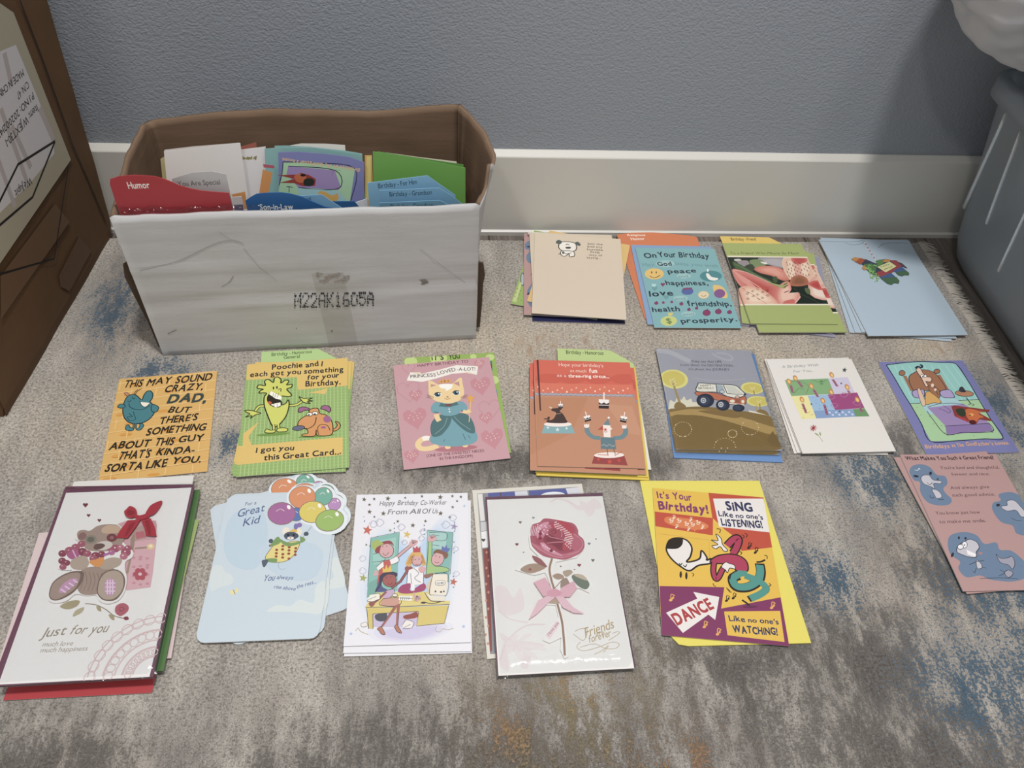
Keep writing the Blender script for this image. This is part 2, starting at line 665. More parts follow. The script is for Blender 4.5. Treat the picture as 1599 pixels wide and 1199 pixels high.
CARDS = [
    {'n': 'greeting_card', 'l': 'dark navy greeting card at the bottom of the puppy pile', 'c': 'card', 'x': 0.1845, 'y': 0.8729, 'z': 0.0006, 'r': -0.0481, 't': 0.0012, 'b': '2c2e58', 'g': 'greeting cards in the beige puppy pile', 'w': 0.128, 'h': 0.178},
    {'n': 'greeting_card', 'l': 'light green greeting card poking out left of the pink one', 'c': 'card', 'x': 0.1703, 'y': 0.8872, 'z': 0.0022, 'r': -0.2717, 't': 0.0012, 'b': '9db663', 'g': 'greeting cards in the beige puppy pile', 'w': 0.122, 'h': 0.172, 'a': '#greenpoke'},
    {'n': 'greeting_card', 'l': 'cream greeting card corner showing under the pink one in the puppy pile', 'c': 'card', 'x': 0.1799, 'y': 0.8868, 'z': 0.0038, 'r': -0.0944, 't': 0.001, 'b': 'dcd6cc', 'g': 'greeting cards in the beige puppy pile', 'w': 0.128, 'h': 0.178},
    {'n': 'greeting_card', 'l': 'pink greeting card with blue clouds half hidden under the beige puppy card', 'c': 'card', 'x': 0.1716, 'y': 0.8808, 'z': 0.0052, 'r': -0.0721, 't': 0.0012, 'b': 'bc9490', 'g': 'greeting cards in the beige puppy pile', 'w': 0.121, 'h': 0.18, 'a': 'friend'},
    {'n': 'greeting_card', 'l': 'yellow greeting card sticking out under the beige puppy card', 'c': 'card', 'x': 0.1937, 'y': 0.8833, 'z': 0.0068, 'r': -0.2829, 't': 0.0012, 'b': 'e2bc70', 'g': 'greeting cards in the beige puppy pile', 'w': 0.124, 'h': 0.166},
    {'n': 'greeting_card', 'l': 'plain beige greeting card just beneath the puppy card', 'c': 'card', 'x': 0.185, 'y': 0.8823, 'z': 0.0084, 'r': -0.0373, 't': 0.0012, 'b': 'd8c8b0', 'g': 'greeting cards in the beige puppy pile', 'w': 0.126, 'h': 0.176},
    {'n': 'greeting_card', 'l': 'beige greeting card with a small white puppy laughing at the top', 'c': 'card', 'x': 0.189, 'y': 0.8744, 'z': 0.01, 'r': -0.1047, 't': 0.0014, 'b': 'dccab2', 'g': 'greeting cards in the beige puppy pile', 'w': 0.1299, 'h': 0.1777, 'a': 'dog'},
    {'n': 'divider_card', 'l': 'orange divider card lettered in white behind the teal birthday card', 'c': 'divider', 'x': 0.3377, 'y': 0.9342, 'z': 0.0006, 'r': 0.0, 't': 0.0008, 'b': 'd87e50', 'o': '-755,460 -527,502 -202,517 127,485 452,432 504,392 496,172 545,-1536 -640,-1424', 'a': '#orange', 's': 1},
    {'n': 'greeting_card', 'l': 'blue greeting card peeking out left of the teal birthday card', 'c': 'card', 'x': 0.3393, 'y': 0.8639, 'z': 0.0018, 'r': -0.0256, 't': 0.0014, 'b': '86a6cc', 'g': 'pile with the teal birthday blessing card', 'w': 0.124, 'h': 0.174},
    {'n': 'greeting_card', 'l': 'teal birthday card with smiley, dove, apples and the word prosperity', 'c': 'card', 'x': 0.3447, 'y': 0.8561, 'z': 0.0036, 'r': -0.0116, 't': 0.0014, 'b': '82b4b8', 'g': 'pile with the teal birthday blessing card', 'w': 0.1221, 'h': 0.1727, 'a': 'oyb'},
    {'n': 'envelope', 'l': 'lavender grey envelope under the lily photo cards', 'c': 'envelope', 'x': 0.4877, 'y': 0.8521, 'z': 0.0006, 'r': -0.1923, 't': 0.0012, 'b': '9a98ae', 'w': 0.13, 'h': 0.176, 's': 1},
    {'n': 'divider_card', 'l': 'yellow birthday friend divider tab above the lily photo card', 'c': 'divider', 'x': 0.4842, 'y': 0.9054, 'z': 0.0022, 'r': 0.0, 't': 0.0006, 'b': 'e4c45e', 'o': '-602,702 182,680 357,507 341,281 327,-1086 -605,-1084', 'a': '#bfriend', 's': 1},
    {'n': 'greeting_card', 'l': 'lower green lily card slid out to the right at the bottom', 'c': 'card', 'x': 0.4842, 'y': 0.8554, 'z': 0.0032, 'r': -0.1665, 't': 0.0012, 'b': 'a8b468', 'g': 'pile with the lily photo friend card', 'w': 0.125, 'h': 0.176, 'a': 'flower', 'k': 'lily'},
    {'n': 'greeting_card', 'l': 'middle green lily card showing at the right edge of the pile', 'c': 'card', 'x': 0.4893, 'y': 0.8465, 'z': 0.0048, 'r': -0.0021, 't': 0.0012, 'b': 'a8b468', 'g': 'pile with the lily photo friend card', 'w': 0.125, 'h': 0.176, 'a': 'flower', 'k': 'lily'},
    {'n': 'greeting_card', 'l': 'topmost green friend card with a large photo of pink lilies', 'c': 'card', 'x': 0.4817, 'y': 0.8622, 'z': 0.0064, 'r': -0.0136, 't': 0.0014, 'b': 'a8b468', 'g': 'pile with the lily photo friend card', 'w': 0.1245, 'h': 0.1781, 'a': 'flower', 'k': 'lily'},
    {'n': 'greeting_card', 'l': 'lowest pale blue pinata card, fanned out farthest left', 'c': 'card', 'x': 0.6429, 'y': 0.8573, 'z': 0.0006, 'r': -0.1303, 't': 0.0014, 'b': 'b3c6d5', 'g': 'pale blue pinata cards', 'w': 0.143, 'h': 0.21},
    {'n': 'greeting_card', 'l': 'second lowest pale blue pinata card in the fan', 'c': 'card', 'x': 0.646, 'y': 0.8588, 'z': 0.0024, 'r': -0.0901, 't': 0.0014, 'b': 'b3c6d5', 'g': 'pale blue pinata cards', 'w': 0.143, 'h': 0.21},
    {'n': 'greeting_card', 'l': 'pale blue pinata card directly under the top one', 'c': 'card', 'x': 0.6498, 'y': 0.8619, 'z': 0.0042, 'r': -0.0421, 't': 0.0014, 'b': 'b3c6d5', 'g': 'pale blue pinata cards', 'w': 0.143, 'h': 0.21},
    {'n': 'greeting_card', 'l': 'top pale blue card with a hanging paper donkey pinata', 'c': 'card', 'x': 0.6505, 'y': 0.8566, 'z': 0.006, 'r': 0.0069, 't': 0.0016, 'b': 'b3c6d5', 'g': 'pale blue pinata cards', 'w': 0.1449, 'h': 0.2125, 'a': 'pinata', 'raised': 'pin'},
    {'n': 'greeting_card', 'l': 'orange brick pattern card to a dad with a blue big-nosed man', 'c': 'card', 'x': -0.337, 'y': 0.6151, 'z': 0.0006, 'r': 0.1087, 't': 0.0014, 'b': 'e0b05c', 'w': 0.1158, 'h': 0.1555, 'a': 'dad'},
    {'n': 'divider_card', 'l': 'green birthday humorous general divider tab touching the white box', 'c': 'divider', 'x': -0.1809, 'y': 0.6719, 'z': 0.0006, 'r': 0.0, 't': 0.0006, 'b': 'b4d288', 'o': '-576,603 135,653 377,486 490,-880 -425,-863', 'a': '#bhg', 's': 1},
    {'n': 'greeting_card', 'l': 'lowest yellow man card sticking out at the lower left corner', 'c': 'card', 'x': -0.1813, 'y': 0.6257, 'z': 0.0016, 'r': -0.0032, 't': 0.0012, 'b': '93b464', 'g': 'pile with the yellow man and orange dog card', 'w': 0.125, 'h': 0.173, 'a': 'poochie', 'k': 'pooch'},
    {'n': 'greeting_card', 'l': 'middle yellow man card sticking out at the upper right corner', 'c': 'card', 'x': -0.1814, 'y': 0.6234, 'z': 0.0032, 'r': 0.0303, 't': 0.0012, 'b': '93b464', 'g': 'pile with the yellow man and orange dog card', 'w': 0.125, 'h': 0.173, 'a': 'poochie', 'k': 'pooch'},
    {'n': 'greeting_card', 'l': 'top green gingham card with a grinning yellow man and orange dog', 'c': 'card', 'x': -0.1821, 'y': 0.6242, 'z': 0.0048, 'r': 0.0856, 't': 0.0014, 'b': '93b464', 'g': 'pile with the yellow man and orange dog card', 'w': 0.1248, 'h': 0.1729, 'a': 'poochie', 'k': 'pooch'},
    {'n': 'greeting_card', 'l': 'green birthday card half hidden behind the pink princess cat card', 'c': 'card', 'x': 0.0089, 'y': 0.6412, 'z': 0.0006, 'r': 0.0773, 't': 0.0012, 'b': '96b452', 'g': 'pair with the princess cat card', 'w': 0.1174, 'h': 0.1651, 'a': 'itsyour'},
    {'n': 'greeting_card', 'l': 'pink card with a princess cat in a teal gown and glitter hearts', 'c': 'card', 'x': 0.0014, 'y': 0.6293, 'z': 0.0022, 'r': 0.1116, 't': 0.0014, 'b': 'cc9ca2', 'g': 'pair with the princess cat card', 'w': 0.1243, 'h': 0.1648, 'a': 'cat'},
    {'n': 'greeting_card', 'l': 'white greeting card sticking out right of the circus cards', 'c': 'card', 'x': 0.1777, 'y': 0.6232, 'z': 0.0006, 'r': -0.0398, 't': 0.001, 'b': 'e6e2d8', 'g': 'pile with the circus cards', 'w': 0.125, 'h': 0.17},
    {'n': 'envelope', 'l': 'lower yellow envelope beneath the circus cards', 'c': 'envelope', 'x': 0.1726, 'y': 0.6135, 'z': 0.002, 'r': -0.0734, 't': 0.0012, 'b': 'e2c63e', 'w': 0.131, 'h': 0.178, 's': 1},
    {'n': 'envelope', 'l': 'upper yellow envelope beneath the circus cards', 'c': 'envelope', 'x': 0.1715, 'y': 0.6154, 'z': 0.0036, 'r': -0.0719, 't': 0.0012, 'b': 'e2c63e', 'w': 0.131, 'h': 0.176, 's': 1},
    {'n': 'divider_card', 'l': 'green birthday humorous divider tab above the circus cards', 'c': 'divider', 'x': 0.1921, 'y': 0.6619, 'z': 0.0052, 'r': 0.0, 't': 0.0006, 'b': 'bcd084', 'o': '-473,689 229,648 500,412 343,-883 -599,-865', 'a': '#bh', 's': 1},
    {'n': 'greeting_card', 'l': 'lowest circus card showing at the right edge of the pile', 'c': 'card', 'x': 0.1722, 'y': 0.6137, 'z': 0.0062, 'r': -0.0762, 't': 0.0014, 'b': 'c58a68', 'g': 'pile with the circus cards', 'w': 0.125, 'h': 0.169, 'a': 'circus', 'k': 'circ'},
    {'n': 'greeting_card', 'l': 'middle circus card showing at the left edge of the pile', 'c': 'card', 'x': 0.1617, 'y': 0.6124, 'z': 0.008, 'r': -0.0725, 't': 0.0014, 'b': 'c58a68', 'g': 'pile with the circus cards', 'w': 0.125, 'h': 0.169, 'a': 'circus', 'k': 'circ'},
    {'n': 'greeting_card', 'l': 'top red and brown circus card with a juggling clown and seal', 'c': 'card', 'x': 0.1688, 'y': 0.6181, 'z': 0.0098, 'r': -0.0492, 't': 0.0014, 'b': 'c58a68', 'g': 'pile with the circus cards', 'w': 0.1254, 'h': 0.1686, 'a': 'circus', 'k': 'circ'},
    {'n': 'envelope', 'l': 'bright blue envelope under the orange van cards', 'c': 'envelope', 'x': 0.339, 'y': 0.6373, 'z': 0.0006, 'r': -0.0731, 't': 0.0014, 'b': '6a92c8', 'w': 0.131, 'h': 0.18, 's': 1},
    {'n': 'greeting_card', 'l': 'lower van card, only its brown bottom edge showing in the sleeve', 'c': 'card', 'x': 0.3374, 'y': 0.6396, 'z': 0.0024, 'r': -0.0568, 't': 0.0016, 'b': 'a4a4ae', 'g': 'pile with the orange van cards', 'w': 0.126, 'h': 0.168, 'a': 'van', 'k': 'van'},
    {'n': 'greeting_card', 'l': 'top grey card with an orange big-wheeled van, in a clear sleeve', 'c': 'card', 'x': 0.3382, 'y': 0.6431, 'z': 0.0044, 'r': -0.0322, 't': 0.0016, 'b': 'a4a4ae', 'g': 'pile with the orange van cards', 'w': 0.1282, 'h': 0.1678, 'a': 'van', 'k': 'van', 'sl': [-0.0025, 0.0075, -0.007, 0.003]},
    {'n': 'greeting_card', 'l': 'lowest white candle card, fanned out farthest left', 'c': 'card', 'x': 0.4769, 'y': 0.6305, 'z': 0.0006, 'r': -0.0364, 't': 0.0012, 'b': 'e6e0d8', 'g': 'white candle cards fanned out', 'w': 0.117, 'h': 0.154},
    {'n': 'greeting_card', 'l': 'second lowest white candle card in the fan', 'c': 'card', 'x': 0.4784, 'y': 0.6316, 'z': 0.0022, 'r': -0.0125, 't': 0.0012, 'b': 'e6e0d8', 'g': 'white candle cards fanned out', 'w': 0.117, 'h': 0.154},
    {'n': 'greeting_card', 'l': 'white candle card directly under the top one', 'c': 'card', 'x': 0.4802, 'y': 0.6334, 'z': 0.0038, 'r': 0.0155, 't': 0.0012, 'b': 'e6e0d8', 'g': 'white candle cards fanned out', 'w': 0.117, 'h': 0.154},
    {'n': 'greeting_card', 'l': 'top white card with painted candles on a patchwork cake', 'c': 'card', 'x': 0.4813, 'y': 0.6292, 'z': 0.0054, 'r': 0.009, 't': 0.0014, 'b': 'e6e0d8', 'g': 'white candle cards fanned out', 'w': 0.1174, 'h': 0.1539, 'a': 'wish'},
    {'n': 'greeting_card', 'l': 'purple bordered cartoon card of a man in bed near the rug fringe', 'c': 'card', 'x': 0.6397, 'y': 0.6287, 'z': 0.0006, 'r': 0.0164, 't': 0.0014, 'b': '7e80b4', 'w': 0.1203, 'h': 0.1559, 'a': 'godf', 'raised': 'horse'},
    {'n': 'greeting_card', 'l': 'lower pink friend card showing as an edge under the other', 'c': 'card', 'x': 0.6023, 'y': 0.4597, 'z': 0.0022, 'r': 0.0555, 't': 0.0012, 'b': 'bc9490', 'g': 'pair of pink friend cards by the rug fringe', 'w': 0.121, 'h': 0.18},
    {'n': 'greeting_card', 'l': 'pink great friend card with cartoon dogs on blue clouds', 'c': 'card', 'x': 0.6044, 'y': 0.4581, 'z': 0.0038, 'r': -0.0112, 't': 0.0014, 'b': 'bc9490', 'g': 'pair of pink friend cards by the rug fringe', 'w': 0.1213, 'h': 0.1801, 'a': 'friend'},
    {'n': 'greeting_card', 'l': 'red greeting card at the bottom of the teddy bear pile', 'c': 'card', 'x': -0.34, 'y': 0.3945, 'z': 0.0006, 'r': 0.0128, 't': 0.0014, 'b': 'b83a40', 'g': 'pile with the teddy bear card', 'w': 0.13, 'h': 0.2},
    {'n': 'envelope', 'l': 'pale pink envelope sticking out both sides of the teddy bear pile', 'c': 'envelope', 'x': -0.3452, 'y': 0.3974, 'z': 0.0024, 'r': 0.0584, 't': 0.0012, 'b': 'd8c2c0', 'w': 0.156, 'h': 0.15, 's': 1},
    {'n': 'greeting_card', 'l': 'pale green greeting card corner at the right of the teddy bear pile', 'c': 'card', 'x': -0.3288, 'y': 0.3973, 'z': 0.004, 'r': -0.0178, 't': 0.0014, 'b': '9cb066', 'g': 'pile with the teddy bear card', 'w': 0.122, 'h': 0.165},
    {'n': 'greeting_card', 'l': 'dark green greeting card along the right of the teddy bear pile', 'c': 'card', 'x': -0.3333, 'y': 0.4118, 'z': 0.0058, 'r': 0.0284, 't': 0.0036, 'b': '527a40', 'g': 'pile with the teddy bear card', 'w': 0.13, 'h': 0.202},
    {'n': 'greeting_card', 'l': 'white greeting card edge at the top of the teddy bear pile', 'c': 'card', 'x': -0.3407, 'y': 0.4686, 'z': 0.0098, 'r': 0.0439, 't': 0.003, 'b': 'dedad4', 'g': 'pile with the teddy bear card', 'w': 0.126, 'h': 0.12},
    {'n': 'greeting_card', 'l': 'mauve greeting card just beneath the teddy bear card', 'c': 'card', 'x': -0.3447, 'y': 0.4132, 'z': 0.0132, 'r': -0.0014, 't': 0.0036, 'b': '6e4456', 'g': 'pile with the teddy bear card', 'w': 0.132, 'h': 0.207},
    {'n': 'greeting_card', 'l': 'white and mauve card with a raised teddy bear and red ribbon', 'c': 'card', 'x': -0.3391, 'y': 0.4061, 'z': 0.0172, 'r': 0.0238, 't': 0.004, 'b': '6e4456', 'g': 'pile with the teddy bear card', 'w': 0.1342, 'h': 0.2108, 'a': 'bear', 'sl': [-0.002, 0.003, -0.001, 0.004], 'raised': 'bear'},
    {'n': 'greeting_card', 'l': 'lowest balloon kid card, turned askew under the others', 'c': 'card', 'x': -0.1791, 'y': 0.4348, 'z': 0.0006, 'r': 0.3177, 't': 0.0012, 'b': 'c9d6de', 'g': 'balloon shaped kid cards', 'w': 0.1167, 'h': 0.1678, 'a': 'kid', 'k': 'kid'},
    {'n': 'greeting_card', 'l': 'middle balloon kid card showing as a rim under the top one', 'c': 'card', 'x': -0.1815, 'y': 0.4288, 'z': 0.0022, 'r': 0.0126, 't': 0.0012, 'b': 'c9d6de', 'g': 'balloon shaped kid cards', 'w': 0.1167, 'h': 0.1678, 'a': 'kid', 'k': 'kid'},
    {'n': 'greeting_card', 'l': 'top pale blue balloon shaped kid card with a floating clown mouse', 'c': 'card', 'x': -0.1843, 'y': 0.4243, 'z': 0.0038, 'r': -0.0, 't': 0.0012, 'b': 'c9d6de', 'g': 'balloon shaped kid cards', 'w': 0.1167, 'h': 0.1678, 'a': 'kid', 'k': 'kid'},
    {'n': 'greeting_card', 'l': 'lowest white office party card showing as a bottom rim', 'c': 'card', 'x': -0.0394, 'y': 0.4097, 'z': 0.0006, 'r': -0.0093, 't': 0.0012, 'b': 'e8e6ea', 'g': 'white office party cards', 'w': 0.123, 'h': 0.174},
    {'n': 'greeting_card', 'l': 'middle white office party card showing as a wider bottom rim', 'c': 'card', 'x': -0.039, 'y': 0.4115, 'z': 0.0022, 'r': -0.0234, 't': 0.0012, 'b': 'e8e6ea', 'g': 'white office party cards', 'w': 0.123, 'h': 0.174},
    {'n': 'greeting_card', 'l': 'top white card with cheering office workers at a yellow desk', 'c': 'card', 'x': -0.0407, 'y': 0.419, 'z': 0.0038, 'r': -0.0043, 't': 0.0014, 'b': 'e8e6ea', 'g': 'white office party cards', 'w': 0.1229, 'h': 0.1744, 'a': 'cow'},
    {'n': 'greeting_card', 'l': 'cream framed window card half hidden behind the rose card', 'c': 'card', 'x': 0.094, 'y': 0.4166, 'z': 0.0006, 'r': 0.047, 't': 0.0014, 'b': 'dcd6c8', 'g': 'pair with the rose card', 'w': 0.1261, 'h': 0.1964, 'a': 'frame'},
    {'n': 'envelope', 'l': 'dark mauve envelope beneath the rose card', 'c': 'envelope', 'x': 0.1108, 'y': 0.4008, 'z': 0.0024, 'r': 0.0261, 't': 0.002, 'b': '6a4656', 'w': 0.131, 'h': 0.201, 's': 1},
    {'n': 'greeting_card', 'l': 'white card with a raised red rose and pink ribbon', 'c': 'card', 'x': 0.1086, 'y': 0.3981, 'z': 0.0048, 'r': 0.0189, 't': 0.0036, 'b': '6a4656', 'g': 'pair with the rose card', 'w': 0.1323, 'h': 0.2019, 'a': 'rose', 'sl': [-0.001, 0.0025, -0.002, 0.003], 'raised': 'rose'},
    {'n': 'envelope', 'l': 'yellow envelope with a rounded flap under the dancing dog card', 'c': 'envelope', 'x': 0.2712, 'y': 0.3889, 'z': 0.0006, 'r': 0.0, 't': 0.0012, 'b': 'e6d64c', 'o': '-505,1314 907,1282 903,-691 -353,-676 -446,-656 -506,-574', 's': 1},
    {'n': 'greeting_card', 'l': 'yellow and purple card with a dancing white dog and music notes', 'c': 'card', 'x': 0.2852, 'y': 0.4127, 'z': 0.0022, 'r': -0.1262, 't': 0.0014, 'b': 'e6b82c', 'w': 0.1273, 'h': 0.1774, 'a': 'dance'},
]
SHEETS = [
    {'n': 'divider_card', 'l': 'red humor divider with a wavy top edge in the white box', 'c': 'divider', 'p': [-0.3608, 0.739, 0.213], 'u': [-0.00199, 0.02834, 0.9996], 'b': 'b4323a', 'o': '79,340 100,400 200,430 340,440 450,430 541,420 600,400 681,360 771,300 871,260 971,230 1091,210 1262,190 1262,-1200 28,-1200', 'a': 'T f0e4dc 250,280 470,280 80 b Humor', 'g': 'dividers standing in the white box'},
    {'n': 'divider_card', 'l': 'pale grey divider reading you are special behind the red one', 'c': 'divider', 'p': [-0.3615, 0.7489, 0.213], 'u': [-0.00457, 0.06496, 0.99788], 'b': 'c0bebc', 'o': '679,311 769,341 910,381 1110,391 1250,351 1238,-1200 607,-1200', 'a': 'T 6a6866 728,220 1170,231 60 - You Are Special', 'g': 'dividers standing in the white box'},
    {'n': 'divider_card', 'l': 'tan divider edge at the front, below the blue son-in-law tab', 'c': 'divider', 'p': [-0.3608, 0.738, 0.213], 'u': [-0.00174, 0.02467, 0.99969], 'b': 'b8a67a', 'o': '1562,-60 2213,-50 2253,-70 2303,-1200 1552,-1200', 'g': 'dividers standing in the white box'},
    {'n': 'divider_card', 'l': 'dark blue son-in-law divider with a wavy top in the white box', 'c': 'divider', 'p': [-0.3614, 0.747, 0.213], 'u': [-0.00406, 0.05766, 0.99833], 'b': '2a66a4', 'o': '1398,30 1458,70 1528,110 1619,120 1799,120 1899,100 2009,60 2109,0 2249,-80 2399,-110 2640,-120 2630,-1200 1387,-1200', 'a': 'T f0f0ec 1537,-90 1899,-100 71 b Son-in-Law', 'g': 'dividers standing in the white box'},
    {'n': 'divider_card', 'l': 'light blue general divider just behind the son-in-law one', 'c': 'divider', 'p': [-0.3621, 0.7569, 0.213], 'u': [-0.00662, 0.09408, 0.99554], 'b': '78aed0', 'o': '1765,-50 1925,0 2227,10 2326,-81 2436,-171 2426,-1200 1744,-1200', 'a': 'T 2a4456 1916,-70 2096,-60 50 - General', 'g': 'dividers standing in the white box'},
    {'n': 'divider_card', 'l': 'plain dark blue divider at the centre behind the general tab', 'c': 'divider', 'p': [-0.3628, 0.7669, 0.213], 'u': [-0.00916, 0.13013, 0.99145], 'b': '2c5f94', 'o': '2232,-141 2573,-151 2632,-242 2622,-1200 2221,-1200', 'g': 'dividers standing in the white box'},
    {'n': 'divider_card', 'l': 'light blue birthday grandson divider at the very front right', 'c': 'divider', 'p': [-0.3608, 0.739, 0.213], 'u': [-0.00199, 0.02834, 0.9996], 'b': '6fa6c4', 'o': '2865,0 3547,10 3637,-50 3637,-1200 2855,-1200', 'a': 'T 28485a 2986,-80 3467,-80 60 - Birthday - Grandson', 'g': 'dividers standing in the white box'},
    {'n': 'divider_card', 'l': 'second light blue birthday grandson divider from the front', 'c': 'divider', 'p': [-0.3617, 0.7509, 0.213], 'u': [-0.00508, 0.07226, 0.99737], 'b': '78accc', 'o': '2875,80 3546,91 3686,-10 3816,-130 3815,-1200 2852,-1200', 'a': 'T 28485a 2984,0 3465,10 60 - Birthday - Grandson', 'g': 'dividers standing in the white box'},
    {'n': 'divider_card', 'l': 'light blue birthday for him divider at the back of the blue tabs', 'c': 'divider', 'p': [-0.3625, 0.7629, 0.213], 'u': [-0.00814, 0.11577, 0.99324], 'b': '80b4d2', 'o': '2743,100 3425,171 3744,-91 3742,-1200 2720,-1200', 'a': 'T 2c4c60 2862,30 3304,71 60 - Birthday - For Him', 'g': 'dividers standing in the white box'},
    {'n': 'greeting_card', 'l': 'white blank card facing out at the left of the white box', 'c': 'card', 'p': [-0.3646, 0.7928, 0.213], 'u': [-0.01556, 0.22116, 0.97511], 'b': 'e2dcd6', 'o': '533,348 1366,421 1324,-1200 332,-1200', 'a': 'P d8924a 1166,-175 1327,-144 1314,-359 1214,-348', 'g': 'cards standing in the white box'},
    {'n': 'greeting_card', 'l': 'olive edged card at the left behind the white blank card', 'c': 'card', 'p': [-0.3653, 0.8028, 0.213], 'u': [-0.01793, 0.25482, 0.96682], 'b': 'b4aa74', 'o': '448,206 610,288 811,300 689,-1200 288,-1200', 'g': 'cards standing in the white box'},
    {'n': 'greeting_card', 'l': 'second white card close behind the white blank card', 'c': 'card', 'p': [-0.3658, 0.8088, 0.213], 'u': [-0.01932, 0.27458, 0.96137], 'b': 'd4ccc6', 'o': '494,271 806,302 1327,332 1246,-1200 395,-1200', 'g': 'cards standing in the white box'},
    {'n': 'greeting_card', 'l': 'red brown card edge above the white cards at the left back', 'c': 'card', 'p': [-0.367, 0.8268, 0.213], 'u': [-0.02334, 0.33174, 0.94308], 'b': 'a05a4a', 'o': '1268,181 1479,234 1466,-1200 1265,-1200', 'g': 'cards standing in the white box'},
    {'n': 'greeting_card', 'l': 'white card with green squiggle lettering left of the teal cards', 'c': 'card', 'p': [-0.3652, 0.8008, 0.213], 'u': [-0.01746, 0.24815, 0.96856], 'b': 'dedad8', 'o': '1351,300 1621,329 1431,-1200 1311,-1200', 'a': 'P 8a8440 1339,218 1359,227 1359,186 1329,177\nP 8a8440 1359,208 1379,217 1379,195 1359,186\nP 8a8440 1379,195 1409,226 1408,185 1379,186\nP 8a8440 1409,217 1429,216 1429,197 1408,175\nP 8a8440 1429,207 1460,228 1449,187 1428,185\nP 8a8440 1459,196 1479,215 1479,196 1459,187\nP 8a8440 1480,218 1510,227 1499,186 1478,174', 'g': 'cards standing in the white box'},
    {'n': 'greeting_card', 'l': 'small white and purple card corner beside the red divider', 'c': 'card', 'p': [-0.3632, 0.7729, 0.213], 'u': [-0.01066, 0.15153, 0.9884], 'b': 'd8d0d0', 'o': '1204,-91 1315,-81 1303,-1200 1182,-1200', 'a': 'P 6a5878 1214,-182 1313,-183 1303,-273 1202,-264', 'g': 'cards standing in the white box'},
    {'n': 'greeting_card', 'l': 'purple bordered cartoon card standing upside down in the white box', 'c': 'card', 'p': [-0.3639, 0.7829, 0.213], 'u': [-0.01313, 0.1867, 0.98233], 'b': '7e80b4', 'o': '1778,366 1999,367 2289,336 2549,295 2719,224 2581,-1200 1590,-1200', 'a': "P a8cfa4 1817,254 2167,233 2608,153 2512,-254 1691,-184\nS 34384c 10 1817,254 2167,233 2608,153 2522,-244\nS 34384c 10 1817,254 1786,123 1734,-20\nP a088b8 1867,204 2377,142 2425,-61 2394,-101 1943,-52 1835,112\nS 34384c 10 1867,204 2377,142 2425,-61 2204,-91 1943,-52\nS 34384c 2 2336,82 2377,142 2447,133\nP 9c3a30 1735,102 1955,101 1996,122 2085,91 2155,41 2134,-41 1994,-41 1904,0 1744,10 1915,50\nB c8683a 1915,82 1996,112 2046,72 2024,10 1944,11\nB 2c3028 2025,41 2105,52 2135,10 2094,-40 2014,-29\nE 1c1a18 2016,92 30,0 0,-16\nP 9cc8cc 1933,-62 2394,-111 2492,-254 1951,-234\nB d8a850 2163,-122 2233,-113 2313,-163 2383,-142 2362,-234 2182,-234\nS 34384c 7 1843,-41 1833,-111\nS 34384c 7 1813,-40 1843,-41 1883,-51\nT e0b890 2668,154 1808,305 42 bij Birthdays at the Godfather's house.", 'g': 'cards standing in the white box'},
    {'n': 'greeting_card', 'l': 'nearer teal card with an orange corner left of the upside-down card', 'c': 'card', 'p': [-0.3648, 0.7948, 0.213], 'u': [-0.01604, 0.22796, 0.97354], 'b': '86b4b0', 'o': '1617,339 1797,348 2169,339 2698,246 2669,-1200 1446,-1200', 'a': 'P d8924a 1563,102 1663,62 1558,-266 1446,-289\nP b85a68 1575,165 1694,144 1694,112 1574,124', 'g': 'cards standing in the white box'},
    {'n': 'greeting_card', 'l': 'farther teal card rising behind the upside-down cartoon card', 'c': 'card', 'p': [-0.3655, 0.8048, 0.213], 'u': [-0.01839, 0.26144, 0.96504], 'b': '8cbab8', 'o': '1715,311 1845,311 2125,289 2495,237 2695,197 2668,-1200 1656,-1200', 'g': 'cards standing in the white box'},
    {'n': 'greeting_card', 'l': 'white card with a curved top behind the teal cards', 'c': 'card', 'p': [-0.3666, 0.8208, 0.213], 'u': [-0.02202, 0.31305, 0.94948], 'b': 'dcd8d0', 'o': '1805,211 1996,241 2267,232 2497,211 2471,-1200 1769,-1200', 'g': 'cards standing in the white box'},
    {'n': 'greeting_card', 'l': 'orange and yellow card edge between the teal and green cards', 'c': 'card', 'p': [-0.3646, 0.7928, 0.213], 'u': [-0.01556, 0.22116, 0.97511], 'b': 'd8a24c', 'o': '2727,247 2807,246 2748,-1200 2618,-1200', 'a': 'P e6cc70 2747,235 2807,236 2749,-296 2688,-298', 'g': 'cards standing in the white box'},
    {'n': 'greeting_card', 'l': 'bright green blank card facing out at the right of the white box', 'c': 'card', 'p': [-0.3642, 0.7869, 0.213], 'u': [-0.01411, 0.20058, 0.97958], 'b': '6aa244', 'o': '2824,326 3304,235 3883,102 3876,-1200 2724,-1200', 'g': 'cards standing in the white box'},
    {'n': 'greeting_card', 'l': 'darker green card just behind the bright green one', 'c': 'card', 'p': [-0.3649, 0.7968, 0.213], 'u': [-0.01651, 0.23473, 0.97192], 'b': '5c9440', 'o': '2870,267 3310,184 3870,83 3872,-1200 2800,-1200', 'g': 'cards standing in the white box'},
    {'n': 'greeting_card', 'l': 'pale cream card edge behind the green cards at the right', 'c': 'card', 'p': [-0.3656, 0.8068, 0.213], 'u': [-0.01886, 0.26803, 0.96323], 'b': 'd8d2b8', 'o': '2927,198 3367,125 3797,62 3797,-1200 2876,-1200', 'g': 'cards standing in the white box'},
    {'n': 'paper_slip', 'l': 'white paper triangle in front of the green card', 'c': 'paper', 'p': [-0.3632, 0.7719, 0.213], 'u': [-0.01041, 0.14797, 0.98894], 'b': 'dcdce0', 'o': '2375,-262 2727,-151 2725,-1200 2404,-1200'},
]
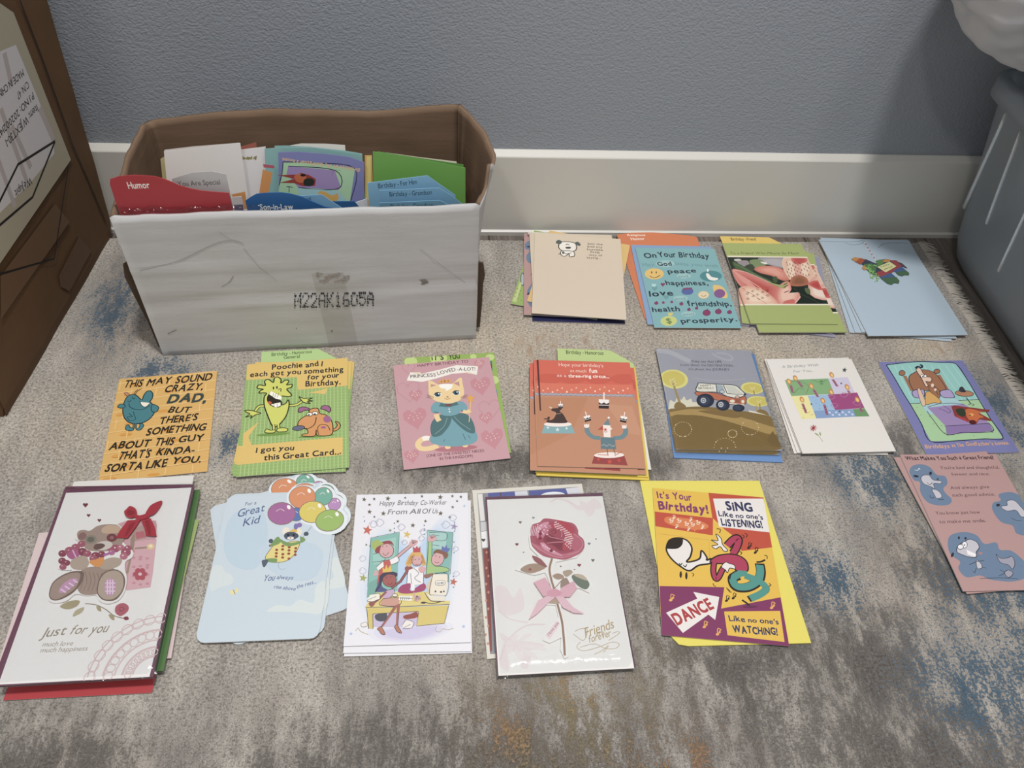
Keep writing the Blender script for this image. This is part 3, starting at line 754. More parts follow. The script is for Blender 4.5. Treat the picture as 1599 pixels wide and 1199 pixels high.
CARTON_FRAME = {'o': [-0.484, 0.972, 0.0], 'x': [0.08328, 0.99653, 0.0], 'u': [0.08685, -0.00726, 0.99619]}
ART = {}
ART['dad'] = """
L f0c87c 12 -579,700 579,777
L f0c87c 11 -556,737 -556,597
E dc9a36 -394,653 69,0 0,-22
L f0c87c 11 -266,737 -266,597
L f0c87c 11 23,737 23,597
E dc9a36 185,653 69,0 0,-22
L f0c87c 11 313,737 313,597
L f0c87c 11 -556,737 -556,597
E dc9a36 -394,653 69,0 0,-22
L f0c87c 12 -579,544 579,622
L f0c87c 11 -409,581 -409,442
L f0c87c 11 -119,581 -119,442
E dc9a36 43,498 69,0 0,-22
L f0c87c 11 170,581 170,442
L f0c87c 11 460,581 460,442
E dc9a36 -420,498 69,0 0,-22
L f0c87c 11 -409,581 -409,442
L f0c87c 12 -579,389 579,466
L f0c87c 11 -470,426 -470,286
E dc9a36 -308,342 69,0 0,-22
L f0c87c 11 -181,426 -181,286
L f0c87c 11 109,426 109,286
E dc9a36 271,342 69,0 0,-22
L f0c87c 11 398,426 398,286
L f0c87c 11 -470,426 -470,286
E dc9a36 -308,342 69,0 0,-22
L f0c87c 12 -579,233 579,311
L f0c87c 11 -452,271 -452,131
L f0c87c 11 -162,271 -162,131
E dc9a36 0,187 69,0 0,-22
L f0c87c 11 127,271 127,131
L f0c87c 11 417,271 417,131
E dc9a36 -463,187 69,0 0,-22
L f0c87c 11 -452,271 -452,131
L f0c87c 12 -579,78 579,155
L f0c87c 11 -513,115 -513,-25
E dc9a36 -351,31 69,0 0,-22
L f0c87c 11 -223,115 -223,-25
L f0c87c 11 66,115 66,-25
E dc9a36 228,31 69,0 0,-22
L f0c87c 11 355,115 355,-25
L f0c87c 11 -513,115 -513,-25
E dc9a36 -351,31 69,0 0,-22
L f0c87c 12 -579,-78 579,0
L f0c87c 11 -366,-40 -366,-180
L f0c87c 11 -76,-40 -76,-180
E dc9a36 86,-124 69,0 0,-22
L f0c87c 11 213,-40 213,-180
L f0c87c 11 503,-40 503,-180
E dc9a36 -378,-124 69,0 0,-22
L f0c87c 11 -366,-40 -366,-180
L f0c87c 12 -579,-233 579,-155
L f0c87c 11 -556,-196 -556,-336
E dc9a36 -394,-280 69,0 0,-22
L f0c87c 11 -266,-196 -266,-336
L f0c87c 11 23,-196 23,-336
E dc9a36 185,-280 69,0 0,-22
L f0c87c 11 313,-196 313,-336
L f0c87c 11 -556,-196 -556,-336
E dc9a36 -394,-280 69,0 0,-22
L f0c87c 12 -579,-389 579,-311
L f0c87c 11 -409,-351 -409,-491
L f0c87c 11 -119,-351 -119,-491
E dc9a36 43,-435 69,0 0,-22
L f0c87c 11 170,-351 170,-491
L f0c87c 11 460,-351 460,-491
E dc9a36 -420,-435 69,0 0,-22
L f0c87c 11 -409,-351 -409,-491
L f0c87c 12 -579,-544 579,-466
L f0c87c 11 -470,-507 -470,-647
E dc9a36 -308,-591 69,0 0,-22
L f0c87c 11 -181,-507 -181,-647
L f0c87c 11 109,-507 109,-647
E dc9a36 271,-591 69,0 0,-22
L f0c87c 11 398,-507 398,-647
L f0c87c 11 -470,-507 -470,-647
E dc9a36 -308,-591 69,0 0,-22
L f0c87c 12 -579,-700 579,-622
L f0c87c 11 -452,-662 -452,-802
L f0c87c 11 -162,-662 -162,-802
E dc9a36 0,-746 69,0 0,-22
L f0c87c 11 127,-662 127,-802
L f0c87c 11 417,-662 417,-802
E dc9a36 -463,-746 69,0 0,-22
L f0c87c 11 -452,-662 -452,-802
T 2b2620 -516,622 -300,623 118 bij THIS
T 2b2620 -247,628 31,629 111 bij MAY
T 2b2620 87,618 517,630 117 bij SOUND
T 2b2620 -25,488 429,483 110 bij CRAZY,
T 2b2620 54,151 306,127 92 bij BUT
T 2b2620 -30,-16 399,-11 106 bij THERE'S
T 2b2620 -155,-164 508,-170 104 bij SOMETHING
T 2b2620 -537,-326 -97,-341 103 bij ABOUT
T 2b2620 -44,-339 168,-344 110 bij THIS
T 2b2620 216,-326 495,-329 95 bij GUY
T 2b2620 -418,-491 -75,-495 111 bij THAT'S
T 2b2620 -5,-483 412,-494 99 bij KINDA-
T 2b2620 -533,-640 -137,-659 104 bij SORTA
T 2b2620 -98,-657 125,-653 110 bij LIKE
T 2b2620 176,-626 496,-640 90 bij YOU.
T 3a4a46 23,309 481,275 135 Bij DAD,
B 45838c -469,313 -466,392 -442,470 -394,496 -340,475 -271,397 -255,463 -232,519 -193,532 -156,487 -149,413 -169,353 -150,327 -98,245 -103,158 -145,77 -214,31 -288,24 -368,56 -429,133 -460,224
K 22383c 12 -469,313 -466,392 -442,470 -394,496 -340,475 -271,397 -255,463 -232,519 -193,532 -156,487 -149,413 -169,353 -150,327 -98,245 -103,158 -145,77 -214,31 -288,24 -368,56 -429,133 -460,224
P f4ecd8 -283,362 -166,333 -192,284 -236,278 -268,312
S 22383c 8 -290,378 -259,306 -210,274 -166,329
S 22383c 8 -410,362 -391,299 -320,249 -231,242 -161,289
S 22383c 8 -431,396 -404,384 -389,412
S 22383c 8 -388,454 -364,420 -350,440
B 45838c -533,318 -511,357 -458,340 -449,299 -497,292
K 22383c 9 -533,318 -511,357 -458,340 -449,299 -497,292
B 45838c -144,278 -125,306 -71,268 -57,240 -69,188 -108,180 -135,211
K 22383c 9 -144,278 -125,306 -71,268 -57,240 -69,188 -108,180 -135,211
S 22383c 7 -386,196 -342,138 -396,146 -370,87 -333,77 -299,98 -319,152 -341,216
L 22383c 21 -314,31 -303,-46
L 22383c 21 -289,28 -277,-55
L 45838c 9 -314,31 -303,-46
L 45838c 9 -289,28 -277,-55
B 45838c -392,-46 -391,8 -368,18 -343,-24 -306,-41 -306,-71 -348,-75
K 22383c 9 -392,-46 -391,8 -368,18 -343,-24 -306,-41 -306,-71 -348,-75
B 45838c -273,-62 -242,-38 -239,13 -213,17 -195,-19 -211,-64 -242,-80
K 22383c 9 -273,-62 -242,-38 -239,13 -213,17 -195,-19 -211,-64 -242,-80
S 6b3c34 9 -356,495 -337,547 -290,578
S 6b3c34 8 -375,494 -362,541 -334,569
B c98d68 -473,507 -487,534 -463,542 -426,495 -443,479
K 6b3c34 6 -473,507 -487,534 -463,542 -426,495 -443,479
"""
ART['poochie'] = """
L b6cd84 10 -579,864 -579,-864
L b6cd84 10 -534,864 -534,-864
L b6cd84 10 -489,864 -489,-864
L b6cd84 10 -444,864 -444,-864
L b6cd84 10 -399,864 -399,-864
L b6cd84 10 -354,864 -354,-864
L b6cd84 10 -309,864 -309,-864
L b6cd84 10 -264,864 -264,-864
L b6cd84 10 -220,864 -220,-864
L b6cd84 10 -175,864 -175,-864
L b6cd84 10 -130,864 -130,-864
L b6cd84 10 -85,864 -85,-864
L b6cd84 10 -40,864 -40,-864
L b6cd84 10 5,864 5,-864
L b6cd84 10 50,864 50,-864
L b6cd84 10 95,864 95,-864
L b6cd84 10 140,864 140,-864
L b6cd84 10 185,864 185,-864
L b6cd84 10 230,864 230,-864
L b6cd84 10 274,864 274,-864
L b6cd84 10 319,864 319,-864
L b6cd84 10 364,864 364,-864
L b6cd84 10 409,864 409,-864
L b6cd84 10 454,864 454,-864
L b6cd84 10 499,864 499,-864
L b6cd84 10 544,864 544,-864
L b6cd84 10 589,864 589,-864
L a8c57a 7 -624,818 624,818
L a8c57a 7 -624,771 624,771
L a8c57a 7 -624,724 624,724
L a8c57a 7 -624,678 624,678
L a8c57a 7 -624,631 624,631
L a8c57a 7 -624,584 624,584
L a8c57a 7 -624,538 624,538
L a8c57a 7 -624,491 624,491
L a8c57a 7 -624,444 624,444
L a8c57a 7 -624,398 624,398
L a8c57a 7 -624,351 624,351
L a8c57a 7 -624,304 624,304
L a8c57a 7 -624,258 624,258
L a8c57a 7 -624,211 624,211
L a8c57a 7 -624,164 624,164
L a8c57a 7 -624,118 624,118
L a8c57a 7 -624,71 624,71
L a8c57a 7 -624,24 624,24
L a8c57a 7 -624,-22 624,-22
L a8c57a 7 -624,-69 624,-69
L a8c57a 7 -624,-116 624,-116
L a8c57a 7 -624,-163 624,-163
L a8c57a 7 -624,-209 624,-209
L a8c57a 7 -624,-256 624,-256
L a8c57a 7 -624,-303 624,-303
L a8c57a 7 -624,-349 624,-349
L a8c57a 7 -624,-396 624,-396
L a8c57a 7 -624,-443 624,-443
L a8c57a 7 -624,-489 624,-489
L a8c57a 7 -624,-536 624,-536
L a8c57a 7 -624,-583 624,-583
L a8c57a 7 -624,-629 624,-629
L a8c57a 7 -624,-676 624,-676
L a8c57a 7 -624,-723 624,-723
L a8c57a 7 -624,-769 624,-769
L a8c57a 7 -624,-816 624,-816
L a8c57a 7 -624,-863 624,-863
P e4c064 -622,864 624,864 614,385 17,374 -1,590 -614,600
P e4c064 137,317 284,337 376,375 347,272
P e4c064 -635,-430 554,-421 552,-680 -630,-700
P e4c064 -418,-88 -526,-304 -478,-439 -578,-439 -588,-251
T 2c2a30 -314,749 311,753 87 bj Poochie and I
T 2c2a30 -574,648 567,636 85 bj each got you something
T 2c2a30 125,532 516,535 84 bj for your
T 2c2a30 105,416 535,415 91 bj Birthday.
T 2c2a30 -427,-547 2,-547 72 bj I got you
T 2c2a30 -332,-670 532,-667 81 bj this Great Card...
E 74983e -245,-296 196,-2 2,-22
E 74983e 249,-373 211,-2 1,-22
S 28301a 44 -361,152 -426,158 -463,104 -483,48
S d4d65a 24 -353,151 -426,154 -463,104 -483,38
S 28301a 44 -78,134 9,135 81,197
S d4d65a 24 -85,130 9,135 88,200
B d4d65a -578,77 -592,107 -508,93 -471,75 -404,40 -468,23 -521,-25 -510,16 -580,0 -533,43
K 28301a 12 -578,77 -592,107 -508,93 -471,75 -404,40 -468,23 -521,-25 -510,16 -580,0 -533,43
B d4d65a 58,209 35,261 95,225 197,225 139,197 198,175 132,172 169,138 96,161
K 28301a 12 58,209 35,261 95,225 197,225 139,197 198,175 132,172 169,138 96,161
B d4d65a -357,350 -397,366 -446,367 -429,407 -401,425 -473,452 -454,502 -379,484 -391,557 -347,584 -285,526 -276,592 -242,615 -195,569 -192,507 -137,553 -95,528 -122,469 -57,473 -66,423 -117,397 -57,300 -97,274 -171,291 -206,245 -180,153 -123,167 -93,224 -80,124 -108,-28 -168,-136 -222,-187 -265,-164 -323,-7 -371,153 -381,292
K 28301a 15 -357,350 -397,366 -446,367 -429,407 -401,425 -473,452 -454,502 -379,484 -391,557 -347,584 -285,526 -276,592 -242,615 -195,569 -192,507 -137,553 -95,528 -122,469 -57,473 -66,423 -117,397 -57,300 -97,274 -171,291 -206,245 -180,153 -123,167 -93,224 -80,124 -108,-28 -168,-136 -222,-187 -265,-164 -323,-7 -371,153 -381,292
B 2a2418 -300,385 -344,308 -343,229 -303,156 -236,116 -179,124 -164,191 -213,256 -275,322
P fbf8e6 -305,385 -171,281 -180,232 -243,255 -327,337
P fbf8e6 -296,165 -239,183 -184,189 -179,134 -236,116
E cf5a3a -309,196 22,-13 -5,-22
L 2c2a30 5 -269,351 -286,279
L 2c2a30 5 -240,348 -257,276
L 2c2a30 5 -210,345 -227,273
L 2c2a30 5 -261,181 -258,126
L 2c2a30 5 -222,177 -219,122
E 2c2a30 -278,433 10,-1 1,-25
E 2c2a30 -237,439 10,-1 1,-25
S 2c2a30 10 -220,401 -188,414 -189,364
S 28301a 39 -249,-147 -241,-231
S 28301a 39 -195,-152 -184,-237
S d4d65a 20 -249,-147 -240,-241
S d4d65a 20 -195,-152 -184,-243
B d4d65a -342,-258 -326,-210 -276,-233 -227,-233 -229,-270 -281,-274
K 28301a 10 -342,-258 -326,-210 -276,-233 -227,-233 -229,-270 -281,-274
B d4d65a -204,-259 -199,-217 -136,-210 -86,-229 -89,-265 -148,-269
K 28301a 10 -204,-259 -199,-217 -136,-210 -86,-229 -89,-265 -148,-269
B dc9858 418,-298 461,-321 511,-289 526,-234 497,-184 469,-178 490,-231 468,-275
K 28301a 11 418,-298 461,-321 511,-289 526,-234 497,-184 469,-178 490,-231 468,-275
B dc9858 33,-194 45,-120 108,-59 170,-41 157,22 200,57 265,46 285,-29 361,-66 418,-148 440,-254 419,-372 263,-366 248,-281 228,-371 94,-358 93,-330 150,-321 137,-260 77,-240
K 28301a 11 33,-194 45,-120 108,-59 170,-41 157,22 200,57 265,46 285,-29 361,-66 418,-148 440,-254 419,-372 263,-366 248,-281 228,-371 94,-358 93,-330 150,-321 137,-260 77,-240
B 6a6c88 -28,-236 -2,-202 69,-198 108,-216 103,-246 50,-270 0,-261
K 28301a 8 -28,-236 -2,-202 69,-198 108,-216 103,-246 50,-270 0,-261
B a4648e 30,25 43,82 98,91 156,61 160,32 113,36 56,9
K 28301a 10 30,25 43,82 98,91 156,61 160,32 113,36 56,9
B a4648e 295,47 323,88 389,73 415,16 397,-25 353,12 316,30
K 28301a 10 295,47 323,88 389,73 415,16 397,-25 353,12 316,30
E a4648e 372,-130 46,-5 0,-53
E a4648e 330,-252 29,-3 0,-19
E 28301a 165,-33 38,-4 1,-32
E fff8ec 165,-33 31,-3 0,-22
E 28301a 230,-24 38,-4 0,-32
E fff8ec 230,-24 31,-3 0,-22
E 2c2a30 158,-40 12,-1 0,-12
E 2c2a30 227,-35 12,-1 0,-12
S 28301a 10 245,-83 225,-195 162,-248 105,-242
S 28301a 8 277,-358 262,-255 304,-203 376,-229 407,-306
"""
ART['cat'] = """
P c98a92 443,406 455,445 510,491 570,454 568,361 506,270 451,196 440,164 430,194 377,257 318,335 318,427 379,477 433,443
E fff4e0 465,375 5,-1 -1,-7
E f3dcc8 420,360 5,-1 -1,-7
E f3dcc8 455,416 5,-1 -1,-7
E fff4e0 472,338 5,-1 -1,-7
E f3dcc8 393,391 5,-1 -1,-7
E f3dcc8 501,404 5,-1 -1,-7
E fff4e0 424,318 5,-1 -1,-7
E f3dcc8 418,439 5,-1 -1,-7
E f3dcc8 517,349 5,-1 -1,-7
E fff4e0 371,352 5,-1 -1,-7
P c98a92 -424,-11 -415,32 -359,84 -289,46 -282,-55 -343,-156 -397,-238 -406,-273 -421,-242 -484,-176 -557,-95 -565,5 -502,63 -439,28
E fff4e0 -397,-45 5,-1 -1,-6
E f3dcc8 -446,-61 5,-1 -1,-6
E f3dcc8 -411,-1 5,-1 -1,-6
E fff4e0 -387,-85 5,-1 -1,-6
E f3dcc8 -478,-27 5,-1 -1,-6
E f3dcc8 -359,-14 5,-1 -1,-6
E fff4e0 -439,-107 5,-1 -1,-6
E f3dcc8 -453,25 5,-1 -1,-6
E f3dcc8 -338,-74 5,-1 -1,-6
E fff4e0 -500,-70 5,-1 -1,-6
P c98a92 427,-146 433,-122 467,-93 506,-115 506,-171 469,-228 436,-274 429,-294 422,-276 388,-239 349,-193 347,-137 385,-105 419,-124
E fff4e0 441,-165 5,-1 -1,-6
E f3dcc8 413,-174 5,-1 -1,-6
E f3dcc8 435,-141 5,-1 -1,-6
E fff4e0 446,-188 5,-1 -1,-6
E f3dcc8 396,-155 5,-1 -1,-6
E f3dcc8 464,-148 5,-1 -1,-6
E fff4e0 416,-200 5,-1 -1,-6
E f3dcc8 411,-126 5,-1 -1,-6
E f3dcc8 474,-181 5,-1 -1,-6
E fff4e0 382,-179 5,-1 -1,-6
P c98a92 460,-443 471,-404 527,-356 592,-391 592,-483 529,-575 474,-650 463,-682 451,-653 395,-593 330,-518 328,-427 391,-375 448,-407
E fff4e0 484,-474 5,-1 -1,-6
E f3dcc8 437,-488 5,-1 -1,-6
E f3dcc8 474,-433 5,-1 -1,-6
E fff4e0 491,-510 5,-1 -1,-6
E f3dcc8 408,-457 5,-1 -1,-6
E f3dcc8 522,-445 5,-1 -1,-6
E fff4e0 441,-530 5,-1 -1,-6
E f3dcc8 434,-410 5,-1 -1,-6
E f3dcc8 538,-500 5,-1 -1,-6
E fff4e0 385,-496 5,-1 -1,-6
P c98a92 -514,-604 -508,-579 -473,-550 -430,-574 -428,-634 -466,-691 -500,-739 -506,-759 -514,-740 -552,-699 -596,-649 -599,-590 -560,-558 -522,-580
E fff4e0 -498,-624 5,-1 -1,-6
E f3dcc8 -528,-633 5,-1 -1,-6
E f3dcc8 -506,-598 5,-1 -1,-6
E fff4e0 -492,-648 5,-1 -1,-6
E f3dcc8 -547,-613 5,-1 0,-6
E f3dcc8 -475,-606 5,-1 -1,-6
E fff4e0 -523,-660 5,-1 -1,-6
E f3dcc8 -533,-582 5,-1 -1,-6
E f3dcc8 -462,-641 5,-1 -1,-6
E fff4e0 -561,-638 5,-1 0,-6
P c98a92 -382,322 -376,347 -342,376 -303,352 -301,293 -337,234 -369,187 -376,166 -383,185 -419,226 -460,276 -462,335 -425,367 -390,345
E fff4e0 -367,302 5,-1 -1,-6
E f3dcc8 -395,292 5,-1 -1,-6
E f3dcc8 -375,328 5,-1 -1,-6
E fff4e0 -361,278 5,-1 -1,-6
E f3dcc8 -413,312 5,-1 -1,-6
E f3dcc8 -345,320 5,-1 -1,-6
E fff4e0 -391,265 5,-1 -1,-6
E f3dcc8 -399,343 5,-1 -1,-6
E f3dcc8 -333,285 5,-1 -1,-6
E fff4e0 -426,287 5,-1 -1,-6
P c98a92 482,746 489,767 519,791 551,769 548,718 514,669 483,630 477,612 472,629 445,665 414,709 416,760 449,786 477,766
E fff4e0 493,729 5,-1 -1,-7
E f3dcc8 469,720 5,-1 -1,-7
E f3dcc8 488,751 5,-1 -1,-7
E fff4e0 497,709 5,-1 -1,-7
E f3dcc8 454,738 5,-1 -1,-7
E f3dcc8 513,745 5,-1 -1,-7
E fff4e0 471,698 5,-1 -1,-7
E f3dcc8 468,764 5,-1 -1,-7
E f3dcc8 521,715 5,-1 -1,-7
E fff4e0 442,716 5,-1 -1,-7
L c2828c 6 -464,432 -453,475 -395,522 -329,478 -328,376 -392,280 -448,201 -460,166 -472,200 -531,271 -598,360 -601,461 -536,514 -477,473 -464,432
L c2828c 6 498,10 512,49 569,92 629,52 624,-41 558,-129 500,-201 488,-233 478,-202 426,-136 368,-55 371,37 435,85 489,48 498,10
L c2828c 7 -428,797 -421,822 -386,848 -348,819 -350,758 -390,703 -425,657 -432,637 -439,657 -471,703 -508,759 -507,820 -468,849 -435,822 -428,797
T 6a3f48 -315,756 342,757 51 - HAPPY BIRTHDAY TO
T 6a3f48 -342,-681 331,-691 39 - (ONE OF THE SWEETEST NIECES
T 6a3f48 -196,-743 190,-750 39 - IN THE KINGDOM!)
P f1eadf -472,543 -412,678 -277,634 -58,675 179,730 456,679 420,530 275,584 103,586 -88,533 -276,495
P e8d7b8 -394,672 -281,662 -296,613
P e8d7b8 275,584 412,537 299,604
T 4a3a40 -421,575 -99,569 58 - PRINCESS
T 4a3a40 -71,585 166,633 61 - LOVED
T 4a3a40 178,631 410,606 59 - -A-LOT!
S efcf94 69 -291,-404 -380,-420 -426,-485 -392,-548 -301,-559 -192,-532
S f6ede0 66 -365,-411 -322,-400 -285,-410
E b8747e 12,-600 250,-10 -3,-43
E efcf94 -84,-571 34,-4 -3,-26
E efcf94 122,-572 34,-4 -3,-26
B 74a4ae -145,-107 -253,-354 -275,-462 -191,-523 15,-572 218,-551 286,-467 251,-316 153,-127 21,-92
B 4f7478 6,-100 -113,-66 -218,-150 -257,-268 -243,-386 -149,-385 -58,-293 -3,-196
B 4f7478 12,-109 106,-71 211,-108 267,-248 261,-395 175,-375 82,-259
S 8fb0ac 6 -37,-121 -94,-254 -213,-359
S 8fb0ac 6 45,-113 113,-228 219,-346
L 3c5c64 6 118,-394 139,-490
L 3c5c64 6 175,-427 199,-472
L 3c5c64 6 -103,-450 -127,-481
B 74a4ae -97,139 123,121 136,37 117,-69 6,-100 -100,-68 -111,14
B 74a4ae -92,120 -159,138 -216,63 -210,-18 -130,-37 -102,31
B 74a4ae 115,112 184,104 226,25 206,-44 138,-36 122,38
L 4a7078 12 -189,-12 -130,-34
L 4a7078 12 144,-37 202,-48
S efcf94 62 -163,-51 -154,-123 -138,-164
S efcf94 53 164,-48 209,-67 260,-48
P 4f7478 -119,69 -85,123 -3,54 -18,42
P 4f7478 -3,54 103,123 126,65 23,40
P 7a4a44 -54,94 3,45 71,91 15,89
E f5efe4 2,7 9,-1 -1,-12
E f5efe4 3,-33 9,-1 -1,-12
B efcf94 -205,471 -198,504 -156,493 -86,427 25,404 113,431 178,495 221,497 219,398 219,247 161,143 58,101 -38,110 -156,165 -215,265 -212,377
P c2908a -185,392 -176,444 -108,417
P c2908a 105,422 178,445 178,362
P e2a04a -84,446 -66,501 -41,473 -3,532 12,478 80,511 71,436
E 4a3020 -39,469 6,-1 -1,-11
E 4a3020 1,471 7,-1 -2,-15
E 4a3020 46,468 6,-1 -1,-11
B f8f4ea -78,417 -1,426 88,405 75,350 29,318 -15,307 3,340 -58,361
E f5efe0 -112,256 47,0 -2,-37
E 3c6878 -112,256 36,-5 -4,-33
E 22303a -112,256 17,-2 -3,-26
E f8f8f4 -99,269 8,-1 -1,-11
S 2a2a30 11 -156,261 -121,294 -69,284
E f5efe0 119,256 47,0 -2,-37
E 3c6878 119,256 36,-5 -4,-33
E 22303a 119,256 17,-2 -3,-26
E f8f8f4 132,269 8,-1 -1,-11
S 2a2a30 11 75,262 110,295 162,284
E a8655c 5,206 14,-2 -1,-11
S 7a5048 6 -36,187 -1,168 40,181
L 7a5a50 5 -163,231 -245,273
L 7a5a50 5 -165,218 -247,251
L 7a5a50 5 -166,205 -250,229
L 7a5a50 5 167,189 256,209
L 7a5a50 5 165,176 253,187
L 7a5a50 5 163,163 250,165
L e8c070 11 282,109 216,-224
P e8a63c 294,219 301,167 342,159 305,130 309,77 279,110 241,85 259,135 232,173 273,170
"""
ART['itsyour'] = """
E c2d680 -506,748 86,-5 -7,-89
E c2d680 -144,781 110,-6 -9,-111
E c2d680 524,742 59,-3 -6,-57
E c2d680 520,342 73,-6 -7,-70
E c2d680 308,774 43,-2 -4,-43
T 2c3426 -236,750 -77,749 85 bj iT'S
T 2c3426 -7,751 135,761 86 bj YOU
P 4a7a80 487,668 539,674 529,502 485,496
P 8a3040 504,619 530,623 526,541 500,537
P 6f9aa0 503,173 544,179 543,57 505,42
"""
ART['circus'] = """
P da6650 -627,843 627,843 629,300 -620,279
E d05c48 -429,522 176,5 -3,-86
E d05c48 -142,531 175,5 -5,-86
E d05c48 192,541 174,5 -7,-86
E d05c48 522,551 173,5 -10,-85
P de7358 -624,443 616,448 632,296 -619,275
E f4d8c8 -578,375 11,0 0,-15
E f0b89c -519,316 11,0 0,-15
E f0b89c -458,351 11,0 -1,-15
E f4d8c8 -401,293 11,0 -1,-15
E f0b89c -339,328 11,0 -1,-15
E f0b89c -278,363 11,0 -1,-15
E f4d8c8 -221,305 11,0 -1,-15
E f0b89c -160,340 11,0 -1,-15
E f0b89c -98,375 11,0 -1,-15
E f4d8c8 -42,317 11,0 -1,-15
E f0b89c 19,352 11,0 -1,-15
E f0b89c 81,387 11,0 -1,-15
E f4d8c8 136,329 11,0 -1,-15
E f0b89c 198,364 11,0 -1,-15
E f0b89c 260,399 11,0 -1,-15
E f4d8c8 314,341 11,0 -1,-15
E f0b89c 376,376 11,0 -1,-15
E f0b89c 429,318 11,0 -2,-14
E f4d8c8 491,353 11,0 -2,-15
E f0b89c 554,388 11,0 -2,-15
P 9a94a0 -622,275 625,291 626,251 -618,234
S c8c0c4 7 -612,267 -581,247 -549,268 -519,248 -486,269 -456,248 -424,269 -393,249 -361,270 -331,250 -298,271 -268,251 -236,272 -206,251 -173,272 -143,252 -111,273 -81,253 -49,274 -19,254 14,275 43,254 76,275 105,255 138,276 167,256 200,277 229,257 261,278 290,257 323,278 352,258 385,279 413,259 446,280 475,260 507,280 536,260 569,281 597,261
P cb9270 247,125 577,97 639,-358 468,-328
P c08460 -614,197 40,219 -211,-355 -621,-628
T f3d6c6 -299,744 276,745 58 t Hope your birthday's
T f3d6c6 -159,645 49,644 53 t as much
T fff0e2 86,646 188,644 70 b fun
T f3d6c6 -332,560 -212,557 48 t as a
T fff0e2 -188,551 338,558 56 b three-ring circus...
P 5a3430 -584,849 -559,849 -555,-11 -573,-11
P 86aeb2 -523,-235 -196,-223 -163,-353 -563,-363
E f4e4da -361,-218 169,6 -2,-38
P d8e6e2 -482,-249 -478,-266 -463,-267 -475,-279 -472,-297 -484,-287 -497,-298 -492,-279 -503,-268 -488,-267
P d8e6e2 -367,-267 -362,-290 -343,-290 -358,-305 -354,-328 -370,-316 -386,-329 -380,-306 -394,-292 -375,-290
P d8e6e2 -257,-252 -253,-269 -238,-269 -250,-281 -248,-299 -259,-289 -272,-300 -267,-282 -278,-271 -263,-269
B 4a3834 -487,-157 -438,-155 -397,-115 -375,-36 -423,-8 -426,22 -372,34 -302,36 -308,14 -328,-14 -292,-52 -261,-129 -258,-195 -473,-199
S 4a3834 17 -524,-139 -486,-138 -462,-107 -471,-156
S c8b098 5 -399,-66 -360,-55 -314,-49
P e8d8cc -463,60 -417,42 -431,22
P 3a2c2a 169,166 297,164 283,48 156,49
P f4ece4 170,198 298,196 295,148 259,124 232,149 198,125 167,149
P f4ece4 163,109 291,108 289,98 162,99
P f6ded2 225,197 236,312 254,312 245,197
S e08848 7 245,312 231,354 257,391 271,349 248,314
P 3a2c2a -340,87 -281,89 -284,37 -342,35
P f4ece4 -340,101 -282,103 -282,82 -298,70 -311,81 -325,69 -340,80
P f4ece4 -341,61 -283,64 -283,59 -341,57
P f6ded2 -315,102 -314,153 -306,153 -306,102
S e08848 7 -310,153 -318,171 -307,188 -299,170 -309,154
P 3a2c2a -36,-106 42,-79 50,-146 -28,-173
P f4ece4 -40,-88 38,-61 43,-88 24,-109 4,-101 -13,-122 -35,-115
P f4ece4 -32,-138 46,-111 46,-117 -32,-144
P f6ded2 -7,-76 -17,-11 -5,-7 5,-72
S e08848 7 -11,-9 -25,10 -14,36 0,17 -9,-7
P 3a2c2a 416,-80 494,-99 474,-171 396,-152
P f4ece4 419,-59 498,-78 491,-109 467,-119 452,-99 429,-110 413,-90
P f4ece4 406,-115 484,-134 483,-140 404,-121
P f6ded2 453,-67 471,4 482,1 465,-70
S e08848 7 476,3 472,31 491,51 496,22 478,4
P 9c4240 46,-670 398,-664 424,-806 5,-791
E f2e2d8 220,-663 179,8 -4,-42
P d2503c 91,-702 95,-720 111,-720 97,-733 100,-752 87,-742 73,-753 79,-734 67,-722 84,-721
P d2503c 222,-717 228,-744 251,-745 231,-764 234,-792 216,-776 194,-793 204,-765 187,-747 211,-745
P d2503c 332,-709 336,-727 351,-727 338,-740 340,-759 328,-748 313,-760 319,-741 308,-729 324,-727
S 6e8a90 59 138,-415 51,-400 -3,-338 -15,-263
S 6e8a90 59 299,-409 387,-396 445,-338 459,-254
E f6e4da -13,-235 33,1 -2,-27
E f6e4da 443,-236 30,1 -3,-25
L f6e4da 10 -25,-235 -41,-202
L f6e4da 10 431,-233 418,-203
L f6e4da 10 -13,-235 -10,-200
L f6e4da 10 444,-232 447,-202
L f6e4da 10 0,-234 21,-199
L f6e4da 10 456,-232 476,-201
P 647e86 142,-400 311,-401 313,-574 129,-575
S cfc0b4 6 142,-528 173,-508 200,-532 238,-506 272,-533 303,-514
P f4e4da 186,-208 278,-212 263,-401 181,-395
P f4e4da 271,-246 294,-257 286,-280 270,-284
P 6e868c 186,-212 258,-110 277,-216
E f4ece6 267,-96 14,1 -2,-17
P b85040 117,-286 182,-223 185,-287
E d05040 209,-283 16,1 -2,-21
S a04038 7 191,-311 212,-324 229,-300
L 5a4844 8 203,-575 205,-660
L 5a4844 8 282,-572 295,-651
L c04a3c 8 216,-663 87,-660
L c04a3c 8 286,-669 371,-607
"""
